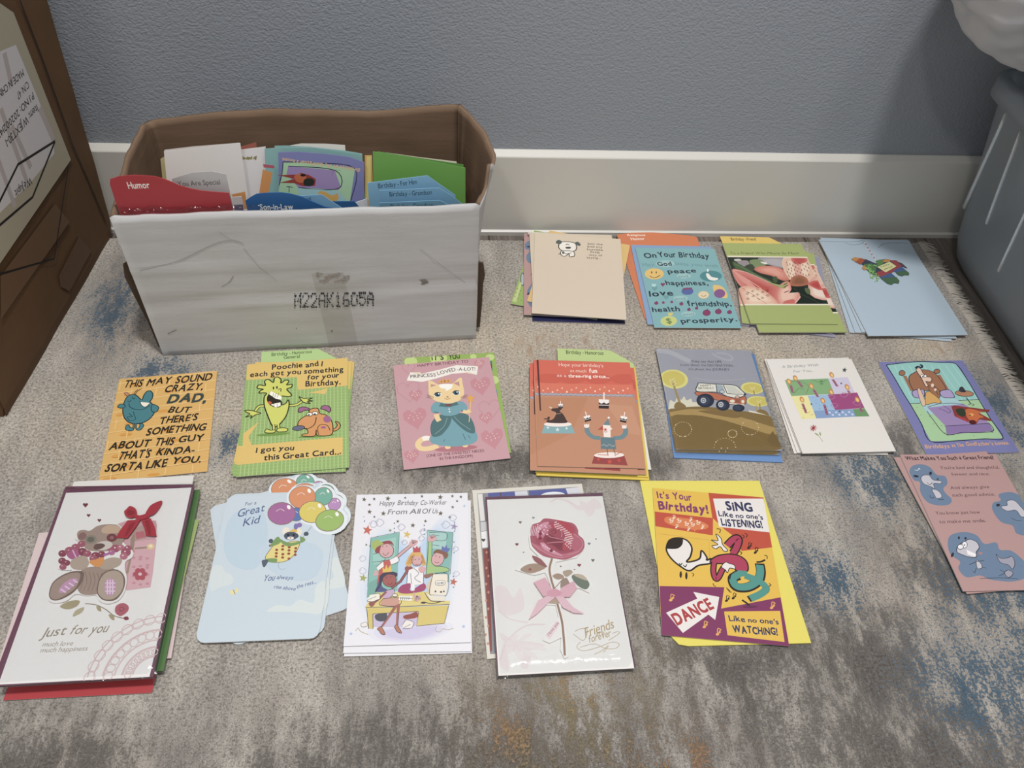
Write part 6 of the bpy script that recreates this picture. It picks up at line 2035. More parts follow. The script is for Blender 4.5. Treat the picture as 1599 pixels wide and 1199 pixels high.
ART['cow'] = """
F e2e4ea bcd2ea 6 62 -11,-117 -493,222 -343,448 -141,385 29,210 191,417 360,592 511,450 503,14 449,-406 400,-603 172,-741 -341,-678 -528,-379 -507,-33
F e2e0ea cfc6e0 4 60 30,-752 -369,-709 20,-673 415,-668 368,-778 55,-862 -302,-820
T 6a6868 -358,723 -191,728 62 i Happy
T 6a6868 -162,728 60,723 62 i Birthday
T 6a6868 89,723 374,724 62 i Co-Worker
T 6a6868 -264,608 -56,610 65 i From
T 6a6868 -27,609 88,611 65 i All
T 6a6868 108,611 200,611 65 i Of
T 6a6868 220,611 278,610 65 i Us
P 6a6252 -526,841 -521,818 -502,813 -517,802 -513,779 -529,794 -545,785 -539,806 -554,823 -534,821
P 6a6252 -418,835 -413,818 -399,814 -411,806 -408,788 -420,800 -432,793 -427,809 -438,822 -424,820
P 6a6252 -266,851 -260,825 -238,820 -257,807 -253,781 -270,798 -289,787 -281,811 -297,831 -275,828
P 6a6252 -76,842 -73,827 -61,824 -72,817 -69,802 -79,812 -90,806 -85,820 -94,830 -82,829
P 6a6252 109,861 112,844 127,841 114,832 116,814 105,826 92,819 98,835 87,848 102,846
P 6a6252 313,858 318,832 340,826 321,813 324,787 307,805 287,794 296,818 281,837 303,835
P 6a6252 448,858 451,840 465,837 452,828 454,810 443,822 430,815 436,831 426,844 440,842
P 6a6252 542,845 545,828 559,825 546,816 548,798 537,810 523,803 530,819 520,832 534,830
P 6a6252 -464,761 -460,744 -446,741 -458,733 -455,715 -466,727 -479,720 -474,736 -485,748 -470,746
P 6a6252 498,786 501,771 513,768 502,761 503,747 494,757 483,750 488,764 480,774 492,773
P 6a6252 449,712 452,695 467,692 454,683 456,666 445,678 432,670 438,686 428,699 442,697
P 6a6252 -458,680 -452,656 -432,651 -448,639 -444,615 -460,632 -478,622 -471,644 -486,661 -466,659
P 6a6252 -306,657 -300,632 -279,627 -297,614 -292,589 -309,606 -328,595 -321,618 -336,637 -315,634
P 6a6252 318,645 323,620 344,615 325,602 328,577 312,594 293,583 301,607 286,625 308,623
P 6a6252 -402,600 -399,587 -387,584 -397,577 -395,563 -404,572 -414,567 -410,579 -419,590 -407,588
P 6a6252 -147,542 -144,525 -129,522 -141,514 -139,497 -150,508 -162,501 -157,517 -168,529 -153,527
P 6a6252 18,497 23,474 43,469 26,457 29,434 14,450 -4,440 3,462 -11,479 9,476
P 6a6252 153,538 156,521 170,518 158,510 160,493 149,504 136,497 142,513 132,525 146,523
P 6a6252 417,583 420,566 434,563 422,554 423,537 413,549 400,542 406,557 396,570 410,568
P 6a6252 -427,235 -424,225 -415,223 -423,218 -421,207 -428,214 -436,210 -433,220 -440,227 -431,226
P 6a6252 -467,253 -464,241 -453,239 -462,233 -460,221 -468,229 -477,224 -474,235 -481,244 -471,243
P cc6a58 -461,480 -452,433 -413,421 -447,401 -441,355 -471,388 -507,372 -491,413 -519,449 -479,441
P d8ba50 -36,401 -31,366 -1,357 -28,342 -25,306 -47,332 -74,320 -61,351 -82,378 -51,372
P a898b4 470,487 474,451 504,441 476,426 477,390 456,416 427,404 442,435 422,463 453,457
P a4a858 -469,-103 -462,-137 -431,-147 -458,-162 -454,-196 -477,-171 -505,-183 -493,-153 -515,-125 -484,-132
P c06a58 458,-172 462,-207 492,-216 464,-231 465,-265 444,-240 415,-252 429,-222 410,-195 441,-201
P b4c4e0 581,724 582,706 596,702 583,694 584,677 574,690 560,683 567,699 558,712 572,709
P a8bee4 550,-686 552,-701 566,-706 553,-712 553,-728 543,-717 529,-722 536,-708 527,-696 541,-699
P a8bee4 -549,-726 -546,-741 -531,-746 -544,-752 -542,-768 -553,-756 -566,-761 -560,-748 -571,-736 -556,-739
P b4c4e0 -516,601 -514,589 -504,586 -513,582 -511,570 -518,578 -527,575 -523,584 -530,593 -520,591
P 8a8a60 -221,429 -219,413 -205,408 -217,401 -215,385 -226,397 -239,391 -233,406 -242,418 -228,415
P 5c7ca8 -506,543 -503,534 -495,533 -501,527 -498,518 -505,523 -512,518 -510,528 -517,534 -509,534
P 5c7ca8 -178,398 -174,389 -166,388 -172,382 -170,373 -177,378 -183,373 -182,382 -188,389 -180,389
P 5c7ca8 143,428 146,419 154,418 148,412 150,403 143,409 136,403 138,413 132,419 140,419
P 5c7ca8 467,458 470,449 478,449 472,443 474,433 467,439 460,434 462,443 456,449 464,449
P 5c7ca8 -184,509 -181,500 -172,499 -179,493 -176,484 -183,489 -190,484 -188,494 -195,500 -186,500
P 5c7ca8 142,364 145,355 153,354 147,348 149,339 142,345 136,340 138,349 131,355 139,355
P 5c7ca8 464,394 467,385 476,384 469,378 471,369 464,375 457,369 460,379 453,385 461,385
P 5c7ca8 -183,444 -180,435 -171,435 -178,429 -175,420 -182,425 -189,420 -187,429 -194,435 -185,435
P 5c7ca8 139,475 142,466 150,465 144,459 146,450 139,455 132,450 134,460 128,466 136,466
P 5c7ca8 464,506 467,497 475,496 469,490 471,481 464,486 457,481 459,490 453,497 461,497
P 5c7ca8 -182,380 -179,371 -171,371 -177,365 -174,356 -181,361 -188,356 -186,365 -193,371 -184,371
P 5c7ca8 138,410 141,401 149,401 143,395 145,386 138,391 132,386 134,395 127,401 135,402
P 5c7ca8 458,131 460,123 468,122 462,117 464,108 457,113 450,108 453,117 446,123 455,123
P 5c7ca8 458,261 460,252 469,252 462,246 464,237 457,242 451,237 453,246 446,252 455,252
P 5c7ca8 449,-267 452,-275 459,-276 453,-281 455,-289 449,-284 442,-289 444,-281 438,-275 446,-275
P 5c7ca8 449,-146 452,-154 459,-155 453,-160 455,-169 449,-164 442,-168 444,-160 438,-154 446,-154
S 9a9cb8 5 -458,489 -414,532 -365,487 -409,444 -443,478 -422,510
S 9a9cb8 5 -396,507 -348,554 -296,505 -343,459 -380,495 -357,530
S 9a9cb8 5 -153,444 -111,484 -66,442 -108,402 -140,433 -119,463
S 9a9cb8 5 85,381 125,417 165,379 126,343 97,371 117,398
S 9a9cb8 5 317,463 368,510 418,461 367,415 332,451 358,486
S 9a9cb8 5 400,551 445,592 489,549 444,509 414,540 436,571
S 9a9cb8 4 -537,75 -501,110 -460,74 -496,40 -525,66 -507,92
S 9a9cb8 4 -529,-69 -491,-32 -447,-71 -486,-106 -516,-78 -498,-51
S 9a9cb8 4 441,-128 477,-98 512,-130 476,-160 452,-136 470,-113
S 9a9cb8 5 440,163 473,193 506,162 472,133 450,156 466,178
S 9a9cb8 5 -103,255 -71,284 -37,253 -69,224 -93,247 -77,269
S 9a9cb8 5 73,300 109,333 146,298 110,266 85,291 102,316
P 88bcb0 -428,312 -130,381 -120,-303 -425,-373
P 9ccabe -404,268 -160,319 -164,21 -383,2
P 78ac9e -411,-205 -321,-162 -311,-343 -421,-362
P 84b8b0 170,400 449,363 400,-226 165,-128
P a4ccc4 181,381 378,364 371,153 177,182
L 4a4852 5 225,342 301,330
L 4a4852 5 231,217 301,206
S 4a4852 5 192,368 372,362 361,270 198,280
L 4a4852 5 -425,319 -126,385 -130,20
L 4a4852 5 -425,319 -423,-250
L 4a4852 5 170,400 449,365 416,-134
L 4a4852 5 -390,122 -306,141
S 4a4852 5 -392,26 -270,47 -267,95
P e0cc78 -434,-470 -384,-385 413,-429 411,-467 -433,-487
P dcc870 -333,-320 178,-322 342,-427 -376,-429
P d8c268 -418,-487 403,-478 356,-669 83,-693 100,-539 -354,-548 -344,-706 -387,-699
P c9bcd6 -351,-550 100,-539 83,-687 -95,-693 -341,-685
S 4a4852 6 -428,-476 -123,-479 408,-467
L 4a4852 6 -418,-487 -384,-703
L 4a4852 6 -354,-548 -342,-704
L 4a4852 6 100,-539 83,-689 356,-669 400,-478
L 4a4852 5 -354,-548 100,-534
P c4605a -311,24 -207,57 -189,-119 -288,-208 -333,-230
P ece8e6 -349,-34 -280,35 -271,-24 -326,-69
P ece8e6 -218,58 -135,92 -117,31 -194,-8
S 4a4852 5 -349,-34 -280,35 -207,57 -135,92 -120,26 -194,-8
L 4a4852 38 -140,80 0,216
L d8a8a8 27 -140,80 0,216
B d8a8a8 -22,223 -2,272 41,283 76,264 53,221 11,204
L 4a4852 4 21,234 9,290
L 4a4852 4 21,234 28,282
L 4a4852 4 21,234 48,275
L 4a4852 4 21,234 67,267
E 4a4852 -254,161 80,-2 4,-91
E d8a8a8 -254,161 74,-2 4,-85
B 9a4c50 -370,145 -364,218 -302,266 -217,277 -177,214 -215,240 -300,229 -319,181 -327,132
B a8b860 -400,195 -409,256 -368,292 -313,266 -290,241 -352,206 -372,170
E 4a4852 -294,211 5,0 0,-7
E 4a4852 -252,213 5,0 0,-7
S 4a4852 5 -290,131 -257,101 -227,142
L d8a8a8 30 -347,-69 -359,-126 -324,-104
B 5c5f88 -300,-162 -275,-254 -211,-301 -333,-309 -327,-241
B 4c4458 -311,-162 -302,-128 -242,-89 -148,-97 -131,-144 -199,-131 -270,-163 -287,-231 -333,-309 -344,-297 -307,-231
E 4a4852 -205,-182 73,-2 4,-79
E a8605c -205,-182 68,-2 3,-73
B 4c4458 -305,-168 -293,-117 -232,-89 -138,-100 -137,-132 -220,-118 -270,-152
P e0bc50 -278,-96 -284,-35 -259,-59 -246,-1 -228,-54 -204,-8 -185,-90
E 4a4852 -239,-153 5,0 0,-7
E 4a4852 -193,-148 5,0 0,-7
S 6a2c30 5 -225,-221 -194,-234 -175,-211
P c8a8c4 -232,-300 -156,-285 -159,-347 -227,-405 -263,-388
S 4a4852 5 -232,-300 -156,-285 -159,-347 -227,-405 -263,-388
L 4a4852 29 -182,-273 -93,-202 -24,-77
L 9a5c58 20 -182,-273 -93,-202 -24,-77
B 9a5c58 -50,-76 -46,-35 6,-31 28,-55 -13,-89
L 9a5c58 23 -231,-311 -298,-387 -361,-440
B 9a5c58 -401,-433 -362,-413 -340,-446 -374,-472
P cf9a88 -258,-388 -91,-384 -104,-458 -143,-479 -290,-455
S 4a4852 5 -258,-388 -91,-384 -103,-469 -290,-455 -258,-388
P a8665c -143,-468 -94,-447 -247,-688 -267,-687
P a8665c -118,-469 -92,-453 -100,-671 -120,-671
S 4a4852 4 -143,-473 -267,-687
S 4a4852 4 -92,-447 -100,-671
B bc7a5c -300,-707 -267,-687 -241,-719 -221,-766 -258,-760 -280,-728
K 4a4852 5 -300,-707 -267,-687 -241,-719 -221,-766 -258,-760 -280,-728
B bc7a5c -134,-691 -111,-666 -89,-703 -61,-758 -103,-744 -123,-712
K 4a4852 5 -134,-691 -111,-666 -89,-703 -61,-758 -103,-744 -123,-712
P ede9e8 -13,-77 59,-44 143,-34 141,-242 -29,-249
S 4a4852 5 -24,-89 -29,-249
S 4a4852 5 8,-113 22,-239 34,-307
S 4a4852 5 38,-55 92,-115 51,-171 114,-219
S 4a4852 5 143,-58 141,-242
B a84a72 -114,-314 -81,-248 11,-228 13,-307 135,-231 167,-266 137,-316 -26,-339
P ede9e8 12,-239 52,-217 54,-308 19,-312
B d8a8a8 44,-319 66,-364 117,-365 98,-420 67,-425 46,-374
L 4a4852 4 76,-364 57,-424
L 4a4852 4 76,-364 77,-418
L 4a4852 4 76,-364 97,-412
L 4a4852 4 76,-364 118,-406
B dcae64 -47,-6 -8,101 44,148 108,134 164,-5 122,-22 110,74 24,88 6,-31
E 4a4852 68,39 58,-1 2,-73
E d8a8a8 68,39 53,-1 1,-67
P dcae64 14,88 55,130 109,116 122,74
L b4803c 5 3,88 -31,-6
L b4803c 5 13,93 -18,-6
L b4803c 5 22,98 -4,-7
L b4803c 5 31,102 10,-7
L b4803c 5 41,107 23,-7
L b4803c 5 114,98 132,-8
L b4803c 5 121,98 145,-8
L b4803c 5 127,98 157,-8
P c05458 29,130 21,204 49,178 64,211 81,178 102,202 103,132
E 4a4852 52,45 5,0 0,-7
E 4a4852 91,48 5,0 0,-7
S 8a3c48 5 53,-6 71,-18 88,-7
B d8a8a8 86,-62 117,-33 164,-58 144,-104 107,-109
P a4c47c 187,255 225,261 227,47 248,-37 343,-39 412,-76 385,-105 270,-107 217,-118 176,-140 165,-93 184,48
S 4a4852 5 187,255 179,48 165,-128
S 4a4852 5 225,255 224,47
S 4a4852 5 259,-37 343,-45 411,-82 343,-112 259,-119
B d8a8a8 182,262 187,318 225,336 274,303 247,260
L 4a4852 4 220,292 197,343
L 4a4852 4 220,292 219,336
L 4a4852 4 220,292 241,329
L 4a4852 4 220,292 263,322
E 4a4852 285,46 61,-33 -32,-76
E d8a8a8 285,46 56,-31 -30,-71
B 8a604c 237,119 280,161 365,135 397,91 365,44 344,93 280,118
P 6a74b0 322,148 333,203 360,177 377,220 387,174 419,170 387,118
E 4a4852 267,82 5,0 0,-7
E 4a4852 306,69 5,0 0,-7
S 8a3c48 5 253,17 275,1 301,7
B 9a6c60 139,-139 176,-128 238,-118 218,-153 166,-174
P ece0cc 238,-130 390,-134 373,-372 209,-357 167,-266
P d4c4ac 238,-130 209,-357 167,-266
S 4a4852 5 238,-130 390,-134 373,-372 209,-357 238,-130
P f4f0e6 270,-206 355,-208 353,-254 268,-251
S 4a4852 4 270,-206 355,-208 353,-254 268,-251 270,-206
T 4a4852 277,-244 348,-243 24 - 1281
E 4a4852 265,-325 10,0 0,-11
E 4a4852 322,-332 12,0 0,-11
E 4a4852 350,-327 9,0 0,-10
P e6dcc8 157,-333 219,-368 362,-383 357,-433 220,-423
S 4a4852 5 157,-333 220,-425 357,-433
P f0ece4 -97,-359 35,-369 27,-420 -105,-409
L 4a4852 5 -81,-371 -85,-406
L 4a4852 5 -61,-371 -65,-407
L 4a4852 5 -41,-372 -45,-407
L 4a4852 5 -20,-373 -24,-408
L 4a4852 5 0,-373 -4,-408
L 4a4852 5 -96,-387 31,-394
E 4a4852 -143,-355 29,-1 1,-20
E ece4d4 -143,-355 24,-1 1,-14
S 4a4852 6 118,-448 149,-438 230,-456 321,-437
E 4a4852 144,-445 22,-1 0,-10
P eee8d8 -392,-340 -301,-332 -293,-387 -367,-418 -418,-406
S 4a4852 4 -392,-340 -301,-332 -293,-387 -367,-418 -418,-406 -360,-374 -330,-364
B 55565e -324,-559 -220,-546 -217,-616 -275,-630 -321,-607
P ece4dc -56,-673 -18,-621 52,-650 34,-707 -50,-709
S 4a4852 4 -56,-673 -18,-621 52,-650 34,-707 -50,-709 23,-670
B 9a5044 -49,-578 20,-559 80,-539 91,-593 22,-612 -38,-610
P ece4dc -466,-650 -413,-631 -398,-673 -449,-682
S 4a4852 3 -466,-650 -413,-631 -398,-673 -449,-682 -466,-650
S b0a470 5 -509,-721 -487,-691 -465,-723 -425,-745 -385,-761
S b0a470 5 276,-698 271,-745 311,-757 341,-726 390,-738 445,-724
"""
ART['rose'] = """
P e8e4de -643,973 657,966 658,-1009 -650,-1007
B e6d8d6 -617,-93 -509,-99 -446,-219 -365,-107 -349,-339 -512,-405 -612,-324
B e6d8d6 -611,-582 -479,-662 -309,-690 -176,-734 -351,-775 -520,-764
B e6d8d6 240,949 388,848 562,936 625,815 501,797 341,803
B e6d8d6 -583,-690 -630,-895 -551,-967 -554,-762
B e6d8d6 -385,-773 -431,-925 -366,-946 -319,-795
B e6d8d6 397,919 541,795 467,705 404,824
S e3d2d1 17 -628,-861 -530,-658 -347,-525 -154,-519
S e3d2d1 14 -614,-343 -497,-443 -326,-490
S e3d2d1 17 54,909 160,953 311,875
B e8dcda -244,-729 -168,-780 -264,-774 -399,-727
B e8dcda -298,-801 -266,-862 -358,-821 -423,-748
B e8dcda -411,-823 -422,-871 -475,-808 -463,-750
B e8dcda -515,-783 -544,-800 -546,-741 -494,-732
B e8dcda -550,-704 -559,-691 -528,-660 -497,-704
B e8dcda -492,-633 -456,-610 -429,-615 -471,-684
B e8dcda -375,-615 -295,-607 -311,-633 -431,-684
P 7a6450 -299,672 -297,676 -290,681 -282,675 -283,665 -292,656 -299,648 -301,644 -302,648 -308,656 -315,666 -314,677 -306,681 -300,677
P 8a90a0 -150,722 -149,726 -142,729 -135,725 -136,715 -144,707 -151,700 -153,697 -154,700 -159,707 -165,716 -164,726 -157,730 -151,726
P 7a3a44 -358,402 -356,407 -349,411 -341,405 -341,394 -351,384 -359,376 -361,373 -362,377 -369,385 -376,396 -375,407 -367,412 -359,407
P 8a6a60 -295,300 -294,302 -290,304 -286,301 -287,296 -291,291 -295,287 -296,285 -297,287 -300,291 -304,297 -303,302 -299,304 -296,302
P 7a7c88 419,373 421,377 429,381 436,376 434,366 425,357 417,350 415,346 414,350 409,358 402,367 404,377 412,382 418,377
P 7a6450 430,174 432,178 441,182 448,177 447,166 437,156 428,149 426,145 425,149 419,157 412,168 413,178 422,183 429,178
P 8a3444 277,123 279,128 288,133 297,127 295,115 284,105 275,96 273,92 272,96 265,106 257,117 258,129 268,134 276,128
P 70707c 500,423 502,425 506,428 510,425 509,419 504,414 499,410 498,408 498,410 495,415 491,420 492,426 497,428 500,426
P 7a5a50 80,115 81,117 85,119 89,117 89,111 84,107 80,103 79,101 78,103 75,107 71,112 72,118 76,120 80,117
P 7a5a50 219,71 220,73 224,75 228,72 227,67 222,62 218,58 217,57 217,59 214,63 210,68 211,73 215,75 219,73
T b49a6a 231,-679 532,-593 99 s Friends
T b49a6a 338,-667 420,-654 43 s are
T b49a6a 258,-734 487,-676 74 s forever
S b49a6a 5 135,-609 191,-585 260,-599 210,-704 145,-664 114,-635
S b49a6a 5 173,-720 131,-770 195,-810 338,-783 486,-739 553,-761 510,-803 406,-797 309,-746 165,-773
S b49a6a 5 454,-719 571,-654 557,-635 501,-650
S b49a6a 5 293,-851 367,-821 445,-772 382,-839
"""
ART['frame'] = """
P 8f8e94 -579,931 584,942 590,-927 -598,-937
P e0dcd6 -574,924 -513,925 -513,572 -570,567
L 70707c 8 -513,925 -514,468
P c8c8c8 -571,557 -499,559 -498,446 -574,440
P e8e8e6 -575,432 -498,442 -514,239 -578,235
P 4a4448 -556,338 -554,343 -544,348 -535,341 -536,328 -548,318 -557,309 -560,304 -561,309 -569,320 -578,332 -576,345 -566,350 -557,344
P 8a4a44 -572,224 -502,226 -575,-902 -596,-921
E c88a74 -535,179 11,-1 -2,-16
E c88a74 -521,85 11,-1 -2,-16
E c88a74 -553,-5 11,-1 -2,-16
E c88a74 -539,-99 11,-1 -2,-16
E c88a74 -571,-189 11,-1 -2,-16
E c88a74 -556,-283 11,-1 -2,-16
E c88a74 -588,-372 11,-1 -2,-16
E c88a74 -574,-465 11,-1 -2,-16
E c88a74 -605,-554 11,-1 -2,-16
E c88a74 -591,-647 11,-1 -2,-16
E c88a74 -623,-735 11,-1 -2,-16
E c88a74 -608,-828 11,-1 -2,-16
P 5a62a0 -456,928 -152,929 -153,832 -456,840
P 5a62a0 9,929 439,930 447,840 9,838
P d4d4dc -152,929 -9,931 -6,840 -151,836
P d4d4dc 435,930 583,938 592,848 448,844
E eceef2 276,845 142,-2 -3,-50
L 6a4444 10 -314,927 -317,848
"""
ART['dance'] = """
P c44a2e 4,890 637,887 639,236 295,157 190,351 15,554
P c44a2e -630,569 -33,549 23,551 -3,325 -43,326 -634,378
P e6b82c 87,388 147,403 206,353 273,238 293,148 99,145
P e8e0da 50,811 634,870 644,424 78,440
P 83305f -631,-347 53,-297 -7,-543 635,-357 637,-887 -637,-887
P e6b82c 20,-573 604,-513 596,-848 26,-828
T 86386a -590,748 -453,759 90 bj It's
T 86386a -414,757 -197,760 95 bj Your
T 86386a -586,608 -22,605 110 Bj Birthday!
T 36385c 188,675 488,687 114 Bj SiNG
T 36385c 88,581 252,579 73 bj Like
T 36385c 282,582 373,582 60 bj no
T 36385c 400,585 590,586 64 bj one's
T 36385c 109,463 570,473 90 Bj LiSTENiNG!
T 36385c 61,-674 225,-668 62 bj Like
T 36385c 255,-665 346,-666 49 bj no
T 36385c 376,-666 568,-662 56 bj one's
T 36385c 87,-793 541,-779 74 Bj WATCHiNG!
P e8e0da -280,-382 -12,-415 -82,-675 -146,-622 -424,-845 -580,-642 -244,-454
T b03438 -478,-769 -76,-542 123 B DANCE
B dd7a3c -527,486 -474,517 -324,518 -142,498 -43,450 -69,400 -188,368 -200,319 -217,370 -368,387 -506,430
S f2d8c0 9 -475,478 -454,492 -463,460 -429,475 -448,442 -474,447
S f2d8c0 9 -386,487 -365,501 -374,469 -340,485 -359,452 -385,456
S f2d8c0 9 -305,457 -284,471 -294,439 -259,454 -279,421 -305,426
S f2d8c0 9 -239,455 -218,469 -227,437 -193,452 -212,419 -239,424
S f2d8c0 9 -174,487 -153,501 -163,469 -128,484 -148,451 -174,456
S f0e0c8 5 -427,495 -422,540 -400,533 -413,525
E f0e0c8 -427,495 12,6 2,-10
E f0e0c8 -412,513 9,5 2,-8
S f0e0c8 5 -403,382 -397,426 -376,419 -389,411
E f0e0c8 -403,382 12,6 2,-9
E f0e0c8 -388,399 9,4 2,-7
S f0e0c8 5 -239,486 -233,531 -212,524 -225,516
E f0e0c8 -239,486 12,6 2,-10
E f0e0c8 -224,504 9,5 2,-8
S f0e0c8 5 -272,363 -266,407 -245,400 -258,392
E f0e0c8 -272,363 12,6 2,-9
E f0e0c8 -257,381 9,4 2,-7
S f0e0c8 5 -115,403 -108,447 -87,440 -100,432
E f0e0c8 -115,403 12,6 2,-10
E f0e0c8 -99,421 9,4 2,-7
S e8a848 8 -522,-496 -514,-432 -481,-442 -500,-454
E e8a848 -522,-496 18,9 4,-14
E e8a848 -499,-471 14,7 3,-11
S e8a848 8 -201,-761 -192,-700 -160,-709 -179,-721
E e8a848 -201,-761 18,8 3,-13
E e8a848 -178,-736 13,6 3,-10
S e8a848 8 -75,-827 -65,-766 -33,-776 -53,-787
E e8a848 -75,-827 18,8 3,-13
E e8a848 -51,-803 13,6 2,-10
S e8a848 8 522,-485 535,-421 567,-431 547,-443
E e8a848 522,-485 19,9 2,-14
E e8a848 547,-460 14,7 2,-11
S 2a2018 8 376,204 388,268 419,258 399,246
E 2a2018 376,204 18,9 3,-14
E 2a2018 400,230 13,7 2,-11
S 2a2018 8 441,152 453,216 484,206 465,194
E 2a2018 441,152 18,9 2,-14
E 2a2018 465,177 13,6 2,-11
S 2a2018 7 59,-450 69,-392 99,-401 81,-412
E 2a2018 59,-450 17,8 3,-12
E 2a2018 82,-427 12,6 2,-10
S 2a2018 7 133,-414 144,-356 173,-365 155,-376
E 2a2018 133,-414 17,8 3,-12
E 2a2018 156,-391 13,6 2,-10
L c89a34 5 -606,285 -51,260 -67,37
B e8e0da -528,116 -488,213 -395,251 -299,233 -250,146 -276,33 -322,-35 -241,-17 -172,26 -147,120 -98,43 -102,6 -51,30 -57,-25 -197,-66 -300,-139 -391,-96 -466,-32 -517,44
K 2a2018 19 -528,116 -488,213 -395,251 -299,233 -250,146 -276,33 -322,-35 -241,-17 -172,26 -147,120 -98,43 -102,6 -51,30 -57,-25 -197,-66 -300,-139 -391,-96 -466,-32 -517,44
B 2a2018 -523,117 -489,204 -412,248 -343,243 -353,172 -406,120 -488,106
S 2a2018 10 -404,-56 -390,-79 -369,-52
S 2a2018 10 -361,-75 -340,-96 -322,-65
E 2a2018 -396,-193 13,1 -4,-42
E 2a2018 -337,-201 13,1 -4,-46
S 2a2018 91 139,205 214,288 268,321 279,285 233,178 193,119
S b23656 63 139,205 214,288 267,316 275,279 233,178 182,99
B b23656 -58,11 26,74 159,106 269,90 333,25 325,-83 212,-103 174,-28 79,-20 -49,-24
K 2a2018 15 -58,11 26,74 159,106 269,90 333,25 325,-83 212,-103 174,-28 79,-20 -49,-24
S 2a2018 68 -24,-13 -44,-121 -30,-207 4,-186 44,-112 74,-65
S b23656 41 -24,-13 -44,-121 -30,-207 4,-186 44,-112 75,-56
B e8e0da 11,155 -26,188 42,213 -26,262 48,261 32,344 84,293 92,219 140,150 98,136 63,188
K 2a2018 9 11,155 -26,188 42,213 -26,262 48,261 32,344 84,293 92,219 140,150 98,136 63,188
B e8e0da 50,-58 97,0 144,-13 190,-26 192,-70 137,-67 106,-123 86,-90
K 2a2018 8 50,-58 97,0 144,-13 190,-26 192,-70 137,-67 106,-123 86,-90
S 2a2018 104 222,-146 153,-188 173,-281 298,-277 420,-195 468,-86 468,21
S 2a2018 67 286,-140 406,-179 491,-240 491,-291 412,-350 294,-412
S 4c9488 74 286,-140 406,-179 488,-240 483,-292 412,-350 311,-402
S 4c9488 80 224,-129 156,-188 182,-272 299,-268 417,-189 461,-86 467,3
P 4c9488 121,-192 170,-117 230,-84 317,-84 318,-136 219,-164
S 2a2018 13 120,-200 144,-137 214,-87
S 2a2018 20 438,36 488,45 537,73
S 2a2018 19 223,-428 265,-457 298,-492
E 6a2850 298,-495 78,8 -2,-13
S 2a2018 9 49,412 89,407 76,363
S 2a2018 9 323,365 345,348 333,319
S 2a2018 9 356,388 382,366 364,332
S 2a2018 9 269,145 292,138 275,109
S 2a2018 9 536,127 564,121 558,84
S 2a2018 8 535,-209 553,-225 529,-244
S 2a2018 8 -60,-262 -55,-288 -33,-297
S 2a2018 8 76,-300 89,-324 112,-330
S 2a2018 8 90,-315 102,-345 125,-346
S 2a2018 8 -278,-163 -256,-175 -271,-201
"""
ART['#greenpoke'] = """
E 5a6a70 -554,-309 33,9 30,-148
E b4bcc0 -554,-309 20,6 26,-127
P c4d084 -600,-802 -579,-374 -546,-394 -542,-814
E 6a7a40 -635,-504 7,2 2,-11
E 6a7a40 -583,-532 7,2 2,-11
E 6a7a40 -531,-560 7,2 2,-11
E 6a7a40 -584,-617 7,2 2,-11
E 6a7a40 -532,-645 7,2 2,-11
E 6a7a40 -584,-701 7,2 2,-10
E 6a7a40 -533,-728 7,2 2,-10
E 6a7a40 -481,-755 7,2 2,-10
"""
ART['#orange'] = """
T f4e4d4 -590,422 -308,427 48 b Religious
T f4e4d4 -552,319 -335,329 63 b Humor
"""
ART['#bfriend'] = """
T 4a4028 -445,595 -46,599 73 - Birthday - Friend
"""
ART['#bhg'] = """
T 3a4a30 -440,524 64,577 60 - Birthday - Humorous
T 3a4a30 -280,472 -81,492 60 - General
"""
ART['#bh'] = """
T 2e3a24 -367,588 128,566 71 - Birthday - Humorous
"""
ART['+pinata_pin'] = """
P c08a48 -378,580 -309,618 -227,599 -188,569 -270,469 -330,507
P a85438 -336,512 -227,599 -157,567 -219,478 -276,453
P 3e4658 -255,468 -155,572 -30,467 81,553 169,576 239,544 237,359 111,229 -123,198 -217,294
P c08a48 -289,367 -234,433 -187,407 -218,340 -272,320
P c08a48 88,529 169,576 235,556 191,500 110,500
P 4e7a48 -227,455 -93,470 -69,354 -154,200 -217,294
P 5c8a4c -6,535 85,565 104,482 -22,397
P 9a4448 -100,264 253,404 223,545 320,544 364,421 237,313 -57,160 -123,198
P 46628e -99,151 119,252 161,147 2,100
P 46628e 166,295 348,399 378,305 232,256
P 4a6a4c -84,128 165,158 180,67 145,14 87,28 25,-13 -29,13
P 4a6a4c 201,258 378,305 405,246 380,202 318,206 269,179 220,200
P 5c4850 326,516 388,466 411,395 421,358 371,397 333,446
L 98cc6c 11 -172,429 -121,426
L 7fb65a 11 -154,306 -206,266
L 98cc6c 11 -137,185 -111,247
L 7fb65a 11 -177,408 -163,357
L 98cc6c 11 -159,286 -205,300
L 7fb65a 11 -142,165 -89,196
L 98cc6c 11 -182,388 -216,328
L 7fb65a 11 -165,266 -169,323
L 98cc6c 11 -148,145 -108,121
L 7fb65a 11 -188,368 -242,346
L 98cc6c 11 -170,246 -129,301
L 7fb65a 11 -153,125 -158,65
L 98cc6c 11 -193,347 -226,382
L 7fb65a 11 -175,226 -122,236
L 98cc6c 11 -158,105 -204,56
L 7fb65a 11 -198,327 -183,390
L 98cc6c 11 -181,206 -156,163
L 7fb65a 11 -48,419 -99,420
L 98cc6c 11 -203,307 -153,349
L 7fb65a 11 -186,186 -210,124
L 98cc6c 11 -53,399 -69,449
L 7fb65a 11 -209,287 -162,275
L 98cc6c 11 -191,166 -244,133
L 7fb65a 11 -59,379 -26,440
L 98cc6c 11 -214,267 -208,211
L 7fb65a 11 -197,146 -238,167
P d8d898 -42,387 203,511 264,399 42,261
T 6f7f50 19,376 167,432 31 i Let's
T 6f7f50 47,320 198,384 30 i party!
"""
